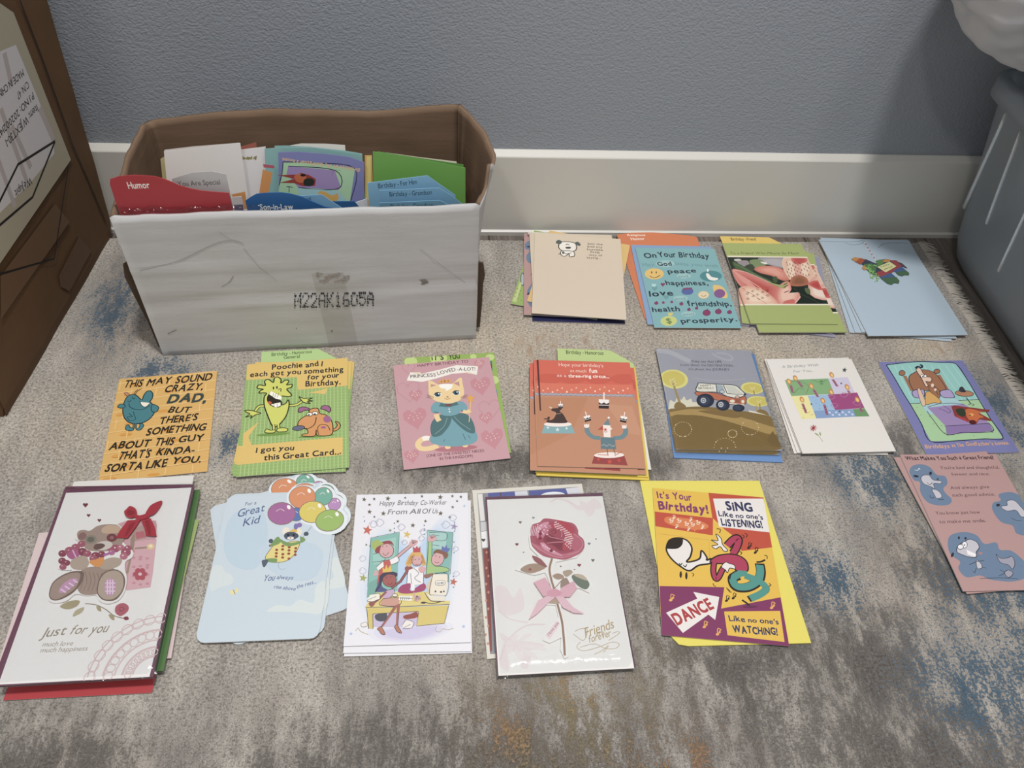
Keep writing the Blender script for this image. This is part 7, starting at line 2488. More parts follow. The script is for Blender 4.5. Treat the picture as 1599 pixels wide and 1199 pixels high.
ART['+godf_horse'] = """
P 8e3a34 63,-28 107,-15 225,-37 548,-101 524,-133 367,-133 496,-268 475,-284 331,-250 264,-319 204,-327 181,-273 88,-234 33,-187
B d06a34 222,-93 307,-77 421,-125 505,-109 367,-156 410,-219 339,-234 269,-296 215,-281 184,-219
B 34402e 89,-92 147,-64 205,-77 197,-156 141,-203 94,-172
E 5c1f1c 221,-293 42,-10 -22,-33
E e8a850 264,-172 29,-7 -14,-22
E 1c1a18 241,-180 11,0 -6,-11
P c03838 43,-172 151,-234 169,-296 88,-234
"""
ART['+bear_bear'] = """
B a48d80 -383,478 -374,517 -327,527 -266,514 -201,569 -86,583 9,556 85,461 94,357 60,290 -70,261 -232,290 -312,384 -353,414
E 8d6a66 -324,453 31,24 26,-37
B c4a68c -152,527 -103,572 -1,556 55,508 38,474 -119,474
E 8c8476 -231,409 59,-2 12,-52
E 6f6a60 -231,409 35,-1 8,-32
E 7a4448 -28,419 51,-2 11,-49
E a06a6c -28,419 20,-1 4,-19
B a48d80 -219,77 -30,91 98,41 144,-159 2,-207 -162,-199 -239,-76
S 8d7568 6 -233,56 -187,-56 -189,-165
S 8d7568 6 -192,47 -148,-58 -150,-167
S 8d7568 6 -152,39 -109,-60 -112,-169
S 8d7568 6 -112,31 -71,-62 -74,-171
S 8d7568 6 -71,22 -32,-63 -35,-173
S 8d7568 6 -31,14 7,-65 4,-174
S 8d7568 6 9,5 45,-67 42,-176
B 7c665c -466,-184 -468,-65 -403,14 -308,54 -211,44 -187,-34 -209,-121 -257,-194 -347,-249 -422,-245
B a48d80 -456,-184 -457,-71 -391,2 -304,37 -234,23 -222,-66 -249,-151 -351,-232 -416,-235
B c592b4 -381,-166 -374,-102 -324,-39 -261,-25 -238,-48 -266,-118 -328,-174
L e2c8da 12 -371,-135 -313,-175
L e2c8da 12 -341,-103 -286,-142
L e2c8da 12 -311,-72 -258,-109
L e2c8da 12 -280,-41 -230,-75
B 7c665c -25,-173 -37,-41 3,34 95,52 174,4 219,-86 219,-196 171,-280 76,-281 14,-240
B b3a08f -16,-174 -25,-53 15,23 98,39 167,-6 205,-91 208,-190 158,-264 78,-270 18,-229
B c592b4 42,-155 33,-78 68,-41 121,-82 146,-160 135,-224 92,-228
L e2c8da 12 45,-58 82,-216
L e2c8da 12 34,-94 130,-99
L e2c8da 12 71,-59 107,-218
L e2c8da 12 45,-138 140,-143
L e2c8da 12 96,-61 132,-219
L e2c8da 12 55,-182 150,-187
E 8d4858 -464,260 40,-2 10,-40
E d8a8b0 -477,272 8,0 2,-7
E a45c6c -404,286 48,-2 12,-48
E d8a8b0 -416,297 8,0 2,-7
E a45c6c -355,323 43,-2 10,-43
E d8a8b0 -368,335 8,0 2,-7
E a45c6c -307,361 39,-1 9,-39
E d8a8b0 -319,373 8,0 2,-7
E 8d4858 -443,176 38,-2 10,-38
E d8a8b0 -456,187 8,0 2,-7
E 8d4858 -394,151 35,-1 9,-34
E d8a8b0 -407,163 8,0 2,-7
E 8d4858 -275,269 47,-2 11,-46
E d8a8b0 -287,281 8,0 2,-7
E a45c6c -221,245 39,-2 9,-39
E d8a8b0 -233,256 8,0 2,-7
E 8d4858 -137,219 43,-2 10,-42
E d8a8b0 -150,231 8,0 2,-7
E 8d4858 -81,228 39,-2 9,-39
E d8a8b0 -94,240 8,0 2,-7
E a45c6c -417,108 35,-2 9,-34
E d8a8b0 -429,120 8,0 2,-7
E a45c6c -149,186 39,-2 9,-38
E d8a8b0 -161,197 8,0 2,-7
E a4586a -21,305 39,-2 9,-39
E f0d0d4 -31,314 9,0 2,-8
E a4586a 40,291 45,-2 10,-45
E f0d0d4 30,300 9,0 2,-8
E b87080 87,300 36,-1 8,-35
E f0d0d4 77,310 9,0 2,-8
E a4586a 150,241 49,-2 11,-49
E f0d0d4 140,251 9,0 2,-8
E a4586a 159,286 36,-1 8,-35
E f0d0d4 149,296 9,0 2,-8
E b87080 140,196 39,-2 9,-39
E f0d0d4 130,206 9,0 2,-8
E b87080 12,247 33,-1 8,-33
E f0d0d4 2,256 9,0 2,-8
B b06088 -417,241 -387,296 -351,306 -296,237 -317,204 -361,189
L e0b8cc 10 -377,296 -317,204
L b06aa0 29 -59,216 38,257
E cfc4ba -86,330 84,11 19,-52
B 6e5450 -178,311 -168,350 -111,356 -71,329 -106,291 -154,289
B b3a08f -355,128 -350,183 -274,224 -210,199 -176,120 -216,66 -304,76
B b3a08f -64,93 -46,159 34,189 128,163 124,96 55,60 -22,58
B dd9450 -177,142 -164,169 -127,174 -92,189 -54,193 -38,147 -59,93 -108,95
"""
ART['o+bear_bear'] = '-464,-227 -484,-129 -464,-43 -395,19 -321,65 -360,70 -450,87 -470,132 -467,177 -501,234 -500,290 -451,321 -394,364 -332,385 -392,432 -392,512 -339,533 -278,526 -222,576 -108,595 7,568 90,461 91,369 216,250 222,181 173,138 181,60 226,-53 236,-186 200,-282 113,-315 29,-284 -25,-216 -110,-218 -219,-196 -279,-258 -357,-280 -426,-266'
ART['+bear_rib'] = """
P b0303e 86,612 214,619 185,527 133,401 18,408 35,486
P b0303e 222,607 313,628 376,520 419,405 307,424 270,524
P 962834 117,564 169,597 157,516 118,425 98,426
P 962834 260,595 298,605 338,510 356,428 331,429
B b0303e 27,719 44,754 71,789 135,752 161,680 120,640 65,659
B b0303e 252,677 259,736 287,795 369,841 389,816 363,721 315,663
B 962834 55,707 77,742 133,716 141,681 93,670
B b0303e 128,693 194,667 269,688 297,652 244,618 174,621
"""
ART['+rose_ro'] = """
F b2586a a84a5c 3 80 87,437 -203,526 -175,616 -93,644 -34,691 72,675 176,647 280,611 317,532 315,471 360,409 357,319 305,248 227,208 132,177 18,197 -95,232 -177,316 -209,391
B c06a7a -197,376 -127,299 -5,220 135,198 256,229 332,306 291,293 141,249 0,271 -121,357
B bc6072 257,489 309,426 338,350 289,278 226,296 196,372
S d08894 10 257,489 322,426 345,350 288,271 165,233
S d08894 8 -196,390 -113,305 8,227 122,199
B c8788a -45,587 -2,616 61,582 26,561 -26,518 -73,444 -93,506
B a84858 -7,563 61,582 139,556 158,494 111,436 22,470 -27,502
F 94384a 84303f 3 70 50,391 -73,444 -14,502 73,452 186,402 162,314 93,281 22,350 -53,384
S cf7f8e 10 -54,504 -25,525 -5,464 72,437 186,402
S c87484 12 -40,383 66,390 185,390
S 7a2838 8 21,515 51,545 74,521 51,491 33,507
S d08c98 8 -8,555 61,575 135,525 126,450
B b8404e 28,584 83,651 150,651 226,614 272,550 253,459 218,341 173,299 126,286 128,360 164,433 160,509 97,542
E e6c0c4 93,638 8,0 -1,-9
E e6c0c4 114,616 8,0 -1,-9
E e6c0c4 134,593 8,0 -1,-9
E e6c0c4 154,571 8,0 -1,-9
E e6c0c4 174,548 8,0 -1,-9
E e6c0c4 194,526 8,0 -1,-9
E e6c0c4 214,503 8,0 -1,-9
E e6c0c4 234,481 8,0 -1,-9
E e6c0c4 78,634 8,0 -1,-9
E e6c0c4 98,612 8,0 -1,-9
E e6c0c4 118,589 8,0 -1,-9
E e6c0c4 139,567 8,0 -1,-9
E e6c0c4 159,544 8,0 -1,-9
E e6c0c4 179,522 8,0 -1,-9
E e6c0c4 199,500 8,0 -1,-9
E e6c0c4 218,477 8,0 -1,-9
E e6c0c4 238,455 8,0 -1,-9
E e6c0c4 83,608 8,0 -1,-9
E e6c0c4 103,585 8,0 -1,-9
E e6c0c4 123,563 8,0 -1,-9
E e6c0c4 143,540 8,0 -1,-9
E e6c0c4 163,518 8,0 -1,-9
E e6c0c4 183,496 8,0 -1,-9
E e6c0c4 203,474 8,0 -1,-9
E e6c0c4 223,451 8,0 -1,-9
E e6c0c4 243,429 8,0 -1,-9
E e6c0c4 68,604 8,0 -1,-9
E e6c0c4 88,581 8,0 -1,-9
E e6c0c4 108,559 8,0 -1,-9
E e6c0c4 128,536 8,0 -1,-9
E e6c0c4 168,492 8,0 -1,-9
E e6c0c4 188,470 8,0 -1,-9
E e6c0c4 208,448 8,0 -1,-9
E e6c0c4 228,426 8,0 -1,-9
E e6c0c4 73,577 8,0 -1,-9
E e6c0c4 93,555 8,0 -1,-9
E e6c0c4 173,466 8,0 -1,-9
E e6c0c4 193,444 8,0 -1,-9
E e6c0c4 213,422 8,0 -1,-9
E e6c0c4 232,400 8,0 -1,-9
E e6c0c4 178,440 8,0 -1,-9
E e6c0c4 198,418 8,0 -1,-9
E e6c0c4 217,396 8,0 -1,-9
E e6c0c4 183,414 8,0 -1,-9
E e6c0c4 202,392 8,0 -1,-9
E e6c0c4 222,370 8,0 -1,-9
E e6c0c4 168,410 8,0 -1,-9
E e6c0c4 187,388 8,0 -1,-9
E e6c0c4 207,367 8,0 -1,-9
E e6c0c4 153,407 8,0 -1,-9
E e6c0c4 172,385 8,0 -1,-9
E e6c0c4 192,363 8,0 -1,-9
E e6c0c4 212,341 8,0 -1,-9
E e6c0c4 164,433 8,0 -1,-9
E e6c0c4 179,414 8,0 -1,-9
E e6c0c4 194,396 8,0 -1,-9
E e6c0c4 208,377 8,0 -1,-9
E e6c0c4 158,362 8,0 -1,-9
E e6c0c4 172,343 8,0 -1,-9
E e6c0c4 187,325 8,0 -1,-9
E e6c0c4 202,306 8,0 -1,-9
B d992a4 -124,591 -39,641 14,639 -32,587 -103,536 -125,447 -143,470 -143,538
B d992a4 -111,386 -66,384 -20,323 101,236 86,223 -26,272 -86,319
E f0d0d8 -116,614 8,0 -1,-9
E f0d0d8 -91,556 8,0 -1,-9
E f0d0d8 -66,498 8,0 -1,-9
E f0d0d8 -27,577 8,0 -1,-9
E f0d0d8 -115,525 8,0 -1,-9
E f0d0d8 -77,604 8,0 -1,-9
E f0d0d8 -52,546 8,0 -1,-9
E f0d0d8 -27,489 8,0 -1,-9
E f0d0d8 -101,573 8,0 -1,-9
E f0d0d8 -76,515 8,0 -1,-9
E f0d0d8 -37,595 8,0 -1,-9
E f0d0d8 -13,537 8,0 -1,-9
E f0d0d8 -82,358 8,0 -1,-9
E f0d0d8 -60,342 8,0 -1,-9
E f0d0d8 -38,327 8,0 -1,-9
E f0d0d8 -16,311 8,0 -1,-9
E f0d0d8 6,295 8,0 -1,-8
E f0d0d8 27,279 8,0 -1,-8
E 8a2436 -96,503 19,-1 -2,-20
E 8a2436 -106,446 19,-1 -2,-20
E 8a2436 -4,290 19,-1 -2,-19
L ecd0d4 6 -176,609 -207,481
L ecd0d4 6 -158,605 -192,480
L ecd0d4 6 -139,601 -176,479
L ecd0d4 6 -121,597 -160,478
B a88c76 -350,83 -271,140 -159,145 -80,100 -168,53 -262,38
B 9a5a5c -210,241 -135,206 -85,141 -71,99 -142,134 -193,178
E 9a5048 -249,82 18,-1 -1,-14
S 9a7a62 22 -4,200 -45,77 -40,-45 -24,-145 -17,-243 -3,-359 15,-510 11,-692 0,-853
S 9a7a62 8 -25,-155 38,-89 91,-32
B a88c76 -23,-5 32,22 85,-1 91,-32 24,-48
B b09a84 90,39 167,56 191,24 119,-23
B 9c8474 58,-70 118,-33 147,-95 195,-157 96,-211 47,-169
B 6f7868 176,-16 271,-1 349,-106 303,-173 218,-119
B c0ae96 197,3 289,-6 335,-75 247,-40
B b49a84 -164,-274 -68,-221 37,-246 12,-313 -96,-306
P ead2d4 -167,-645 -45,-498 -5,-528 -127,-683
T 9a5a6a -129,-651 -17,-523 31 i I love you
"""
ART['o+rose_ro'] = '-227,467 -189,598 -67,694 72,711 261,646 337,552 371,417 349,288 260,197 144,175 38,156 15,115 -7,34 55,62 177,66 291,8 355,-66 380,-128 334,-214 249,-160 161,-136 68,-140 40,-227 40,-305 10,-398 37,-475 45,-622 35,-869 -7,-884 -36,-795 -13,-672 -68,-696 -132,-722 -197,-688 -184,-644 -53,-488 -15,-462 -26,-329 -150,-313 -201,-281 -104,-219 -44,-164 -75,-23 -96,39 -209,15 -316,51 -405,86 -287,172 -206,241 -142,227 -226,338'
ART['+rose_ri'] = """
P dea8b4 -226,-71 -102,-21 -58,-124 -30,-204 -142,-236
P dea8b4 49,-149 187,-77 213,-158 128,-252 1,-244
P e4b8c2 -48,-203 -200,-272 -316,-472 -232,-421 -114,-315 -17,-243
P e4b8c2 -32,-223 64,-248 149,-368 247,-440 141,-425 42,-362
B d898a8 -100,-180 -7,-156 51,-208 -17,-243 -87,-230
"""
ART['o_kid'] = '-457,837 -147,839 71,839 82,872 122,923 187,956 263,963 340,950 399,958 467,952 528,929 581,880 613,823 666,780 699,714 700,635 742,585 758,517 749,449 716,392 661,348 601,331 579,-724 573,-767 555,-803 524,-827 483,-833 -503,-839 -541,-830 -572,-805 -590,-767 -594,-732 -574,714 -570,766 -549,805 -515,829'
ART['carton'] = """
P 6f5136 -2628,1476 -1184,1415 -1006,1004 -2912,1084
P 674a30 -1621,612 -909,692 -720,301 -1513,261 -1663,472
P b0a68e -1225,4016 -766,3584 -540,1627 -2537,1596 -3510,1606
P d2cccb -1620,3474 -919,3303 -757,2098 -859,1917 -1511,1947 -2203,2037 -2794,2118
L b8aca8 84 -1170,3333 -1232,3022
L b8aca8 78 -1565,2911 -1571,1987
L b8aca8 71 -1907,2780 -1943,1917
L b8aca8 79 -1486,2660 -1410,2078
L b8aca8 92 -854,2520 -778,2057
L 1e1a18 31 -758,2027 -1619,2258 -2132,2148 -2564,2047 -2505,1977 -1573,1786 -758,2027
L 1e1a18 26 -630,1606 -1589,873 -2608,1495 -3127,1807
L 2c1e14 23 -575,3634 -490,2991 -389,1737 -138,351
T 1e1a18 -894,2590 -1687,2610 89 - Item: WJEXT30-1
T 1e1a18 -894,2740 -1806,2751 79 - P.I NO: 20200214Y
T 1e1a18 -923,2891 -1203,2891 80 - C/N: 47
T 1e1a18 -941,3042 -1583,3082 77 - MADE IN CHINA
T 1e1a18 -1471,1998 -1851,2068 90 - WeJupit
"""
ART['boxcode'] = """
E 2e2e32 1764,920 5,0 -5,-10
E 2e2e32 1835,920 10,0 -5,-15
E 2e2e32 1764,890 10,0 0,-15
E 2e2e32 1774,890 5,0 -5,-15
E 2e2e32 1815,890 5,0 -5,-15
E 2e2e32 1825,890 10,0 0,-15
E 2e2e32 1754,850 5,-5 -5,-15
E 2e2e32 1795,850 5,0 -5,-15
E 2e2e32 1825,850 10,0 0,-15
E 2e2e32 1754,820 10,0 0,-15
E 2e2e32 1785,820 10,0 0,-15
E 2e2e32 1815,820 10,0 -5,-15
E 2e2e32 1744,790 5,0 -5,-15
E 2e2e32 1815,790 10,0 0,-15
E 2e2e32 1744,750 10,-5 0,-15
E 2e2e32 1805,750 5,0 -5,-15
E 2e2e32 1734,720 5,0 -5,-15
E 2e2e32 1805,720 10,0 0,-15
E 2e2e32 1875,920 5,0 -5,-15
E 2e2e32 1894,920 10,0 0,-15
E 2e2e32 1914,920 5,0 -5,-15
E 2e2e32 1855,880 5,-5 -5,-15
E 2e2e32 1924,880 10,0 0,-15
E 2e2e32 1914,850 5,0 -5,-10
E 2e2e32 1894,820 10,0 0,-15
E 2e2e32 1875,780 10,0 0,-15
E 2e2e32 1855,750 10,0 0,-15
E 2e2e32 1835,720 10,0 0,-15
E 2e2e32 1855,720 10,0 0,-15
E 2e2e32 1865,720 5,0 -5,-15
E 2e2e32 1884,720 10,0 0,-15
E 2e2e32 1904,720 5,0 -5,-15
E 2e2e32 1975,910 10,0 0,-15
E 2e2e32 1995,910 5,0 -5,-15
E 2e2e32 2005,910 10,0 0,-15
E 2e2e32 1955,880 10,0 0,-15
E 2e2e32 2015,880 5,0 -5,-10
E 2e2e32 2015,850 10,0 0,-15
E 2e2e32 1995,810 10,0 0,-15
E 2e2e32 1975,780 10,0 0,-15
E 2e2e32 1955,750 10,0 0,-15
E 2e2e32 1935,720 10,-5 0,-15
E 2e2e32 1945,710 5,-5 -5,-15
E 2e2e32 1965,710 10,0 0,-15
E 2e2e32 1985,710 5,0 -5,-15
E 2e2e32 1995,710 10,0 0,-15
E 2e2e32 2075,910 5,0 -5,-15
E 2e2e32 2085,910 10,0 0,-15
E 2e2e32 2105,910 10,0 0,-15
E 2e2e32 2055,880 5,0 -5,-15
E 2e2e32 2115,880 10,0 0,-15
E 2e2e32 2045,850 10,0 0,-15
E 2e2e32 2115,840 5,0 -5,-15
E 2e2e32 2045,810 10,0 0,-15
E 2e2e32 2055,810 5,0 -5,-15
E 2e2e32 2075,810 10,0 0,-15
E 2e2e32 2095,810 5,0 -5,-15
E 2e2e32 2105,810 10,0 0,-15
E 2e2e32 2035,780 5,0 -5,-15
E 2e2e32 2105,780 10,0 0,-15
E 2e2e32 2035,750 10,0 0,-15
E 2e2e32 2095,740 5,0 -5,-15
E 2e2e32 2035,710 5,0 -5,-15
E 2e2e32 2095,710 10,0 0,-10
E 2e2e32 2155,910 5,0 -5,-15
E 2e2e32 2216,910 10,0 0,-15
E 2e2e32 2145,880 10,0 0,-15
E 2e2e32 2195,880 10,-5 0,-15
E 2e2e32 2145,840 10,0 0,-15
E 2e2e32 2175,840 10,0 0,-15
E 2e2e32 2135,810 5,0 -5,-10
E 2e2e32 2155,810 10,0 0,-15
E 2e2e32 2135,780 10,0 0,-15
E 2e2e32 2165,780 10,-5 0,-15
E 2e2e32 2135,740 5,0 -5,-15
E 2e2e32 2185,740 5,0 -5,-15
E 2e2e32 2125,710 10,0 0,-15
E 2e2e32 2195,710 10,0 0,-15
E 2e2e32 2276,910 5,0 -5,-15
E 2e2e32 2256,870 5,0 -5,-15
E 2e2e32 2276,870 10,0 0,-15
E 2e2e32 2276,840 10,0 0,-15
E 2e2e32 2266,810 5,0 -5,-15
E 2e2e32 2266,770 10,0 0,-15
E 2e2e32 2266,740 5,0 -5,-15
E 2e2e32 2246,710 10,-5 -5,-15
E 2e2e32 2256,700 10,-5 0,-15
E 2e2e32 2276,700 10,-5 0,-15
E 2e2e32 2356,900 5,0 -5,-15
E 2e2e32 2376,900 10,0 0,-15
E 2e2e32 2396,900 10,0 0,-15
E 2e2e32 2345,870 5,0 -5,-15
E 2e2e32 2335,840 10,0 0,-15
E 2e2e32 2335,800 10,0 0,-15
E 2e2e32 2345,800 5,0 -5,-15
E 2e2e32 2366,800 10,0 0,-15
E 2e2e32 2386,800 10,0 0,-15
E 2e2e32 2335,770 5,0 -5,-15
E 2e2e32 2396,770 10,0 0,-15
E 2e2e32 2326,740 10,0 0,-15
E 2e2e32 2396,730 10,-5 0,-15
E 2e2e32 2335,700 5,0 -5,-15
E 2e2e32 2356,700 10,0 0,-15
E 2e2e32 2376,700 10,0 0,-15
E 2e2e32 2456,900 10,0 0,-15
E 2e2e32 2476,900 10,0 0,-15
E 2e2e32 2486,900 5,0 -5,-10
E 2e2e32 2436,870 10,0 0,-15
E 2e2e32 2506,870 10,0 0,-15
E 2e2e32 2436,830 10,-5 0,-15
E 2e2e32 2496,830 5,0 -5,-15
E 2e2e32 2436,800 5,0 -5,-15
E 2e2e32 2496,800 10,0 0,-15
E 2e2e32 2426,770 10,0 0,-15
E 2e2e32 2496,770 10,0 0,-15
E 2e2e32 2426,730 10,0 0,-15
E 2e2e32 2496,730 5,0 -5,-15
E 2e2e32 2436,700 10,0 0,-15
E 2e2e32 2456,700 10,0 0,-15
E 2e2e32 2476,700 5,0 -5,-15
E 2e2e32 2536,900 10,0 0,-15
E 2e2e32 2556,900 10,0 0,-15
E 2e2e32 2566,900 5,0 -5,-15
E 2e2e32 2586,900 10,0 0,-15
E 2e2e32 2606,900 10,0 0,-15
E 2e2e32 2536,870 10,-5 0,-15
E 2e2e32 2536,830 10,0 0,-15
E 2e2e32 2546,830 10,0 0,-15
E 2e2e32 2566,830 10,0 0,-15
E 2e2e32 2586,830 5,0 -5,-15
E 2e2e32 2596,800 10,0 0,-15
E 2e2e32 2596,760 5,0 0,-15
E 2e2e32 2526,730 10,0 0,-15
E 2e2e32 2586,730 5,0 0,-15
E 2e2e32 2536,700 10,0 0,-15
E 2e2e32 2556,700 10,0 0,-15
E 2e2e32 2566,700 5,-5 -5,-15
E 2e2e32 2657,900 5,-5 -5,-15
E 2e2e32 2667,890 10,-5 0,-15
E 2e2e32 2687,890 10,-5 0,-15
E 2e2e32 2636,860 10,0 0,-15
E 2e2e32 2697,860 10,0 0,-15
E 2e2e32 2626,830 5,0 -5,-15
E 2e2e32 2697,830 10,0 0,-15
E 2e2e32 2626,800 10,0 0,-15
E 2e2e32 2647,800 10,-5 0,-15
E 2e2e32 2657,790 5,-5 -5,-15
E 2e2e32 2677,790 10,0 0,-15
E 2e2e32 2697,790 10,0 0,-15
E 2e2e32 2626,760 10,0 0,-15
E 2e2e32 2687,760 5,0 -5,-15
E 2e2e32 2626,730 10,0 0,-15
E 2e2e32 2687,730 10,0 0,-15
E 2e2e32 2616,690 5,0 0,-15
E 2e2e32 2687,690 10,0 0,-15
"""
ART['boxmarks'] = """
S a9a6a3 9 110,1420 532,1500 963,1710 1193,1770 1313,1710
S adaaa7 5 1303,1660 1443,1360 1584,1160
S 8f8a85 6 943,1100 1042,1160 1113,1260
S adaaa7 5 3298,1540 3589,1240 3840,970
S adaaa7 5 1083,1900 1173,1790 1293,1730
E 8f8a84 3298,1060 25,0 0,-10
E 8f8a84 3318,1040 25,0 0,-10
E 8f8a84 3338,1020 25,0 0,-10
E 8f8a84 3359,1000 25,0 0,-10
E 8f8a84 3318,980 25,0 0,-10
E 8f8a84 3338,1060 25,-5 0,-15
E 8f8a84 3359,1030 25,-5 0,-15
E 8f8a84 3318,1020 25,0 0,-10
E 8f8a84 3338,1000 25,-5 0,-15
E 6a645c 1704,360 5,0 -5,-10
E 7a7068 2135,280 10,0 0,-15
S 8a847c 10 150,380 271,440
E a0978e 2075,1240 20,0 -5,-15
E a0978e 2165,1170 20,0 -5,-15
E a0978e 2266,1100 20,0 -5,-10
E a0978e 2386,1170 20,0 0,-15
E a0978e 2095,1120 20,0 0,-15
E a0978e 2206,1190 20,-5 -5,-15
E a0978e 2306,1110 20,0 -5,-15
E a0978e 2426,1180 20,0 0,-10
E a0978e 2135,1130 20,0 0,-10
E a0978e 2246,1200 20,0 0,-15
E a0978e 2345,1130 20,0 -5,-15
E a0978e 2075,1220 20,-5 0,-15
E a0978e 2175,1140 20,-5 0,-15
E a0978e 2286,1210 20,0 0,-10
E a0978e 2386,1140 20,0 0,-10
E a0978e 2115,1230 20,0 0,-10
E a0978e 2216,1160 20,0 0,-15
E a0978e 2326,1220 20,-5 0,-15
E a0978e 2426,1150 20,0 0,-15
E a0978e 2135,1100 20,0 0,-15
E a0978e 2256,1170 20,0 -5,-10
E a0978e 2356,1100 20,0 0,-15
E a0978e 2075,1190 20,0 0,-10
E a0978e 2175,1120 20,0 0,-15
E a0978e 2296,1180 20,-5 -5,-15
E a0978e 2396,1110 20,0 -5,-15
"""
ART['o_tape'] = '2055,1210 2476,1240 2466,910 2416,-40 2005,-40 2055,730'



# ------------------------------------------------------------------ the room
def make_room():
    mb = MB()
    mb.box(-2.4, 2.6, WALL_Y, WALL_Y + 0.12, -0.006, 2.6)
    tag(mb.build('wall_back', M_WALL), kind='structure')
    mb = MB()
    mb.box(-2.4, 2.6, -2.4, WALL_Y + 0.12, -0.03, -0.006)
    tag(mb.build('floor', M_WOOD), kind='structure')
    # baseboard: eased top edge and a small shoe strip along the floor
    D = WALL_Y - BASE_Y
    prof = [(0, -0.006), (-D, -0.006), (-D, 0.0005), (-D + 0.0035, 0.0025), (-D + 0.0035, 0.1282), (-D + 0.0045, 0.1296), (-0.0020, 0.1348), (0, 0.135)]
    mb = MB()
    n = len(prof)
    vs = []
    for x in (-2.4, 2.6):
        vs += [(x, WALL_Y + a - 0.0003, z) for a, z in prof]
    fs = [(i, (i + 1) % n, n + (i + 1) % n, n + i) for i in range(n)]
    mb.mesh(vs, fs + [tuple(range(n))[::-1], tuple(range(n, 2 * n))])
    tag(mb.build('baseboard_back', M_TRIM), kind='structure')


make_room()


def make_rug():
    root = empty('area_rug', (0, 0, 0))
    tag(root, 'distressed grey rug with blue and rust patches under the cards', 'rug')
    mb = MB()
    mb.box(-1.9, 0.744, -1.6, 0.9655, -0.0056, 0.0)
    mb.build('rug_pile', M_RUG, root)
    rnd = random.Random(3)
    mb = MB()
    y = 0.30
    while y < 0.968:
        L = rnd.uniform(0.021, 0.030)
        x0, yy = 0.7435, y + rnd.uniform(-.0006, .0006)
        sw, cl = rnd.uniform(-0.004, 0.004), rnd.uniform(0.0004, 0.0022)
        sw += 0.010 * noise.noise((y * 38, 0, 0))
        ps = []
        for k in range(6):
            t = k / 5
            ps.append(Vector((x0 + L * t, yy + sw * t * t + .0012 * math.sin(7 * t + y * 90),
                              -0.0012 + cl * math.sin(math.pi * min(1, t * 1.2)) - 0.0036 * t)))
        r = rnd.uniform(0.0009, 0.0014)
        vs, fs = [], []
        for k, p in enumerate(ps):
            for a in range(5):
                t = 2 * math.pi * a / 5
                vs.append((p.x, p.y + r * math.cos(t), max(p.z + r * math.sin(t), -0.0058)))
        for k in range(5):
            for a in range(5):
                fs.append((k * 5 + a, k * 5 + (a + 1) % 5, k * 5 + 5 + (a + 1) % 5, k * 5 + 5 + a))
        fs.append((25, 26, 27, 28, 29))
        mb.mesh(vs, fs)
        y += rnd.uniform(0.0012, 0.0021)
    o = mb.build('fringe', M_YARN, root, smooth=True)
    o['kind'] = 'stuff'
    o['label'] = 'pale knotted fringe along the rug edge'


make_rug()


# ------------------------------------------------------------------ white cardboard box
FLc, FRc = Vector((-0.360, 0.727)), Vector((0.038, 0.755))
EX = (FRc - FLc).normalized()
NB = Vector((-EX.y, EX.x))


def bez(ctrl, t):
    for i in range(len(ctrl) - 1):
        if t <= ctrl[i + 1][0]:
            u = (t - ctrl[i][0]) / (ctrl[i + 1][0] - ctrl[i][0])
            return ctrl[i][1] + (ctrl[i + 1][1] - ctrl[i][1]) * u
    return ctrl[-1][1]


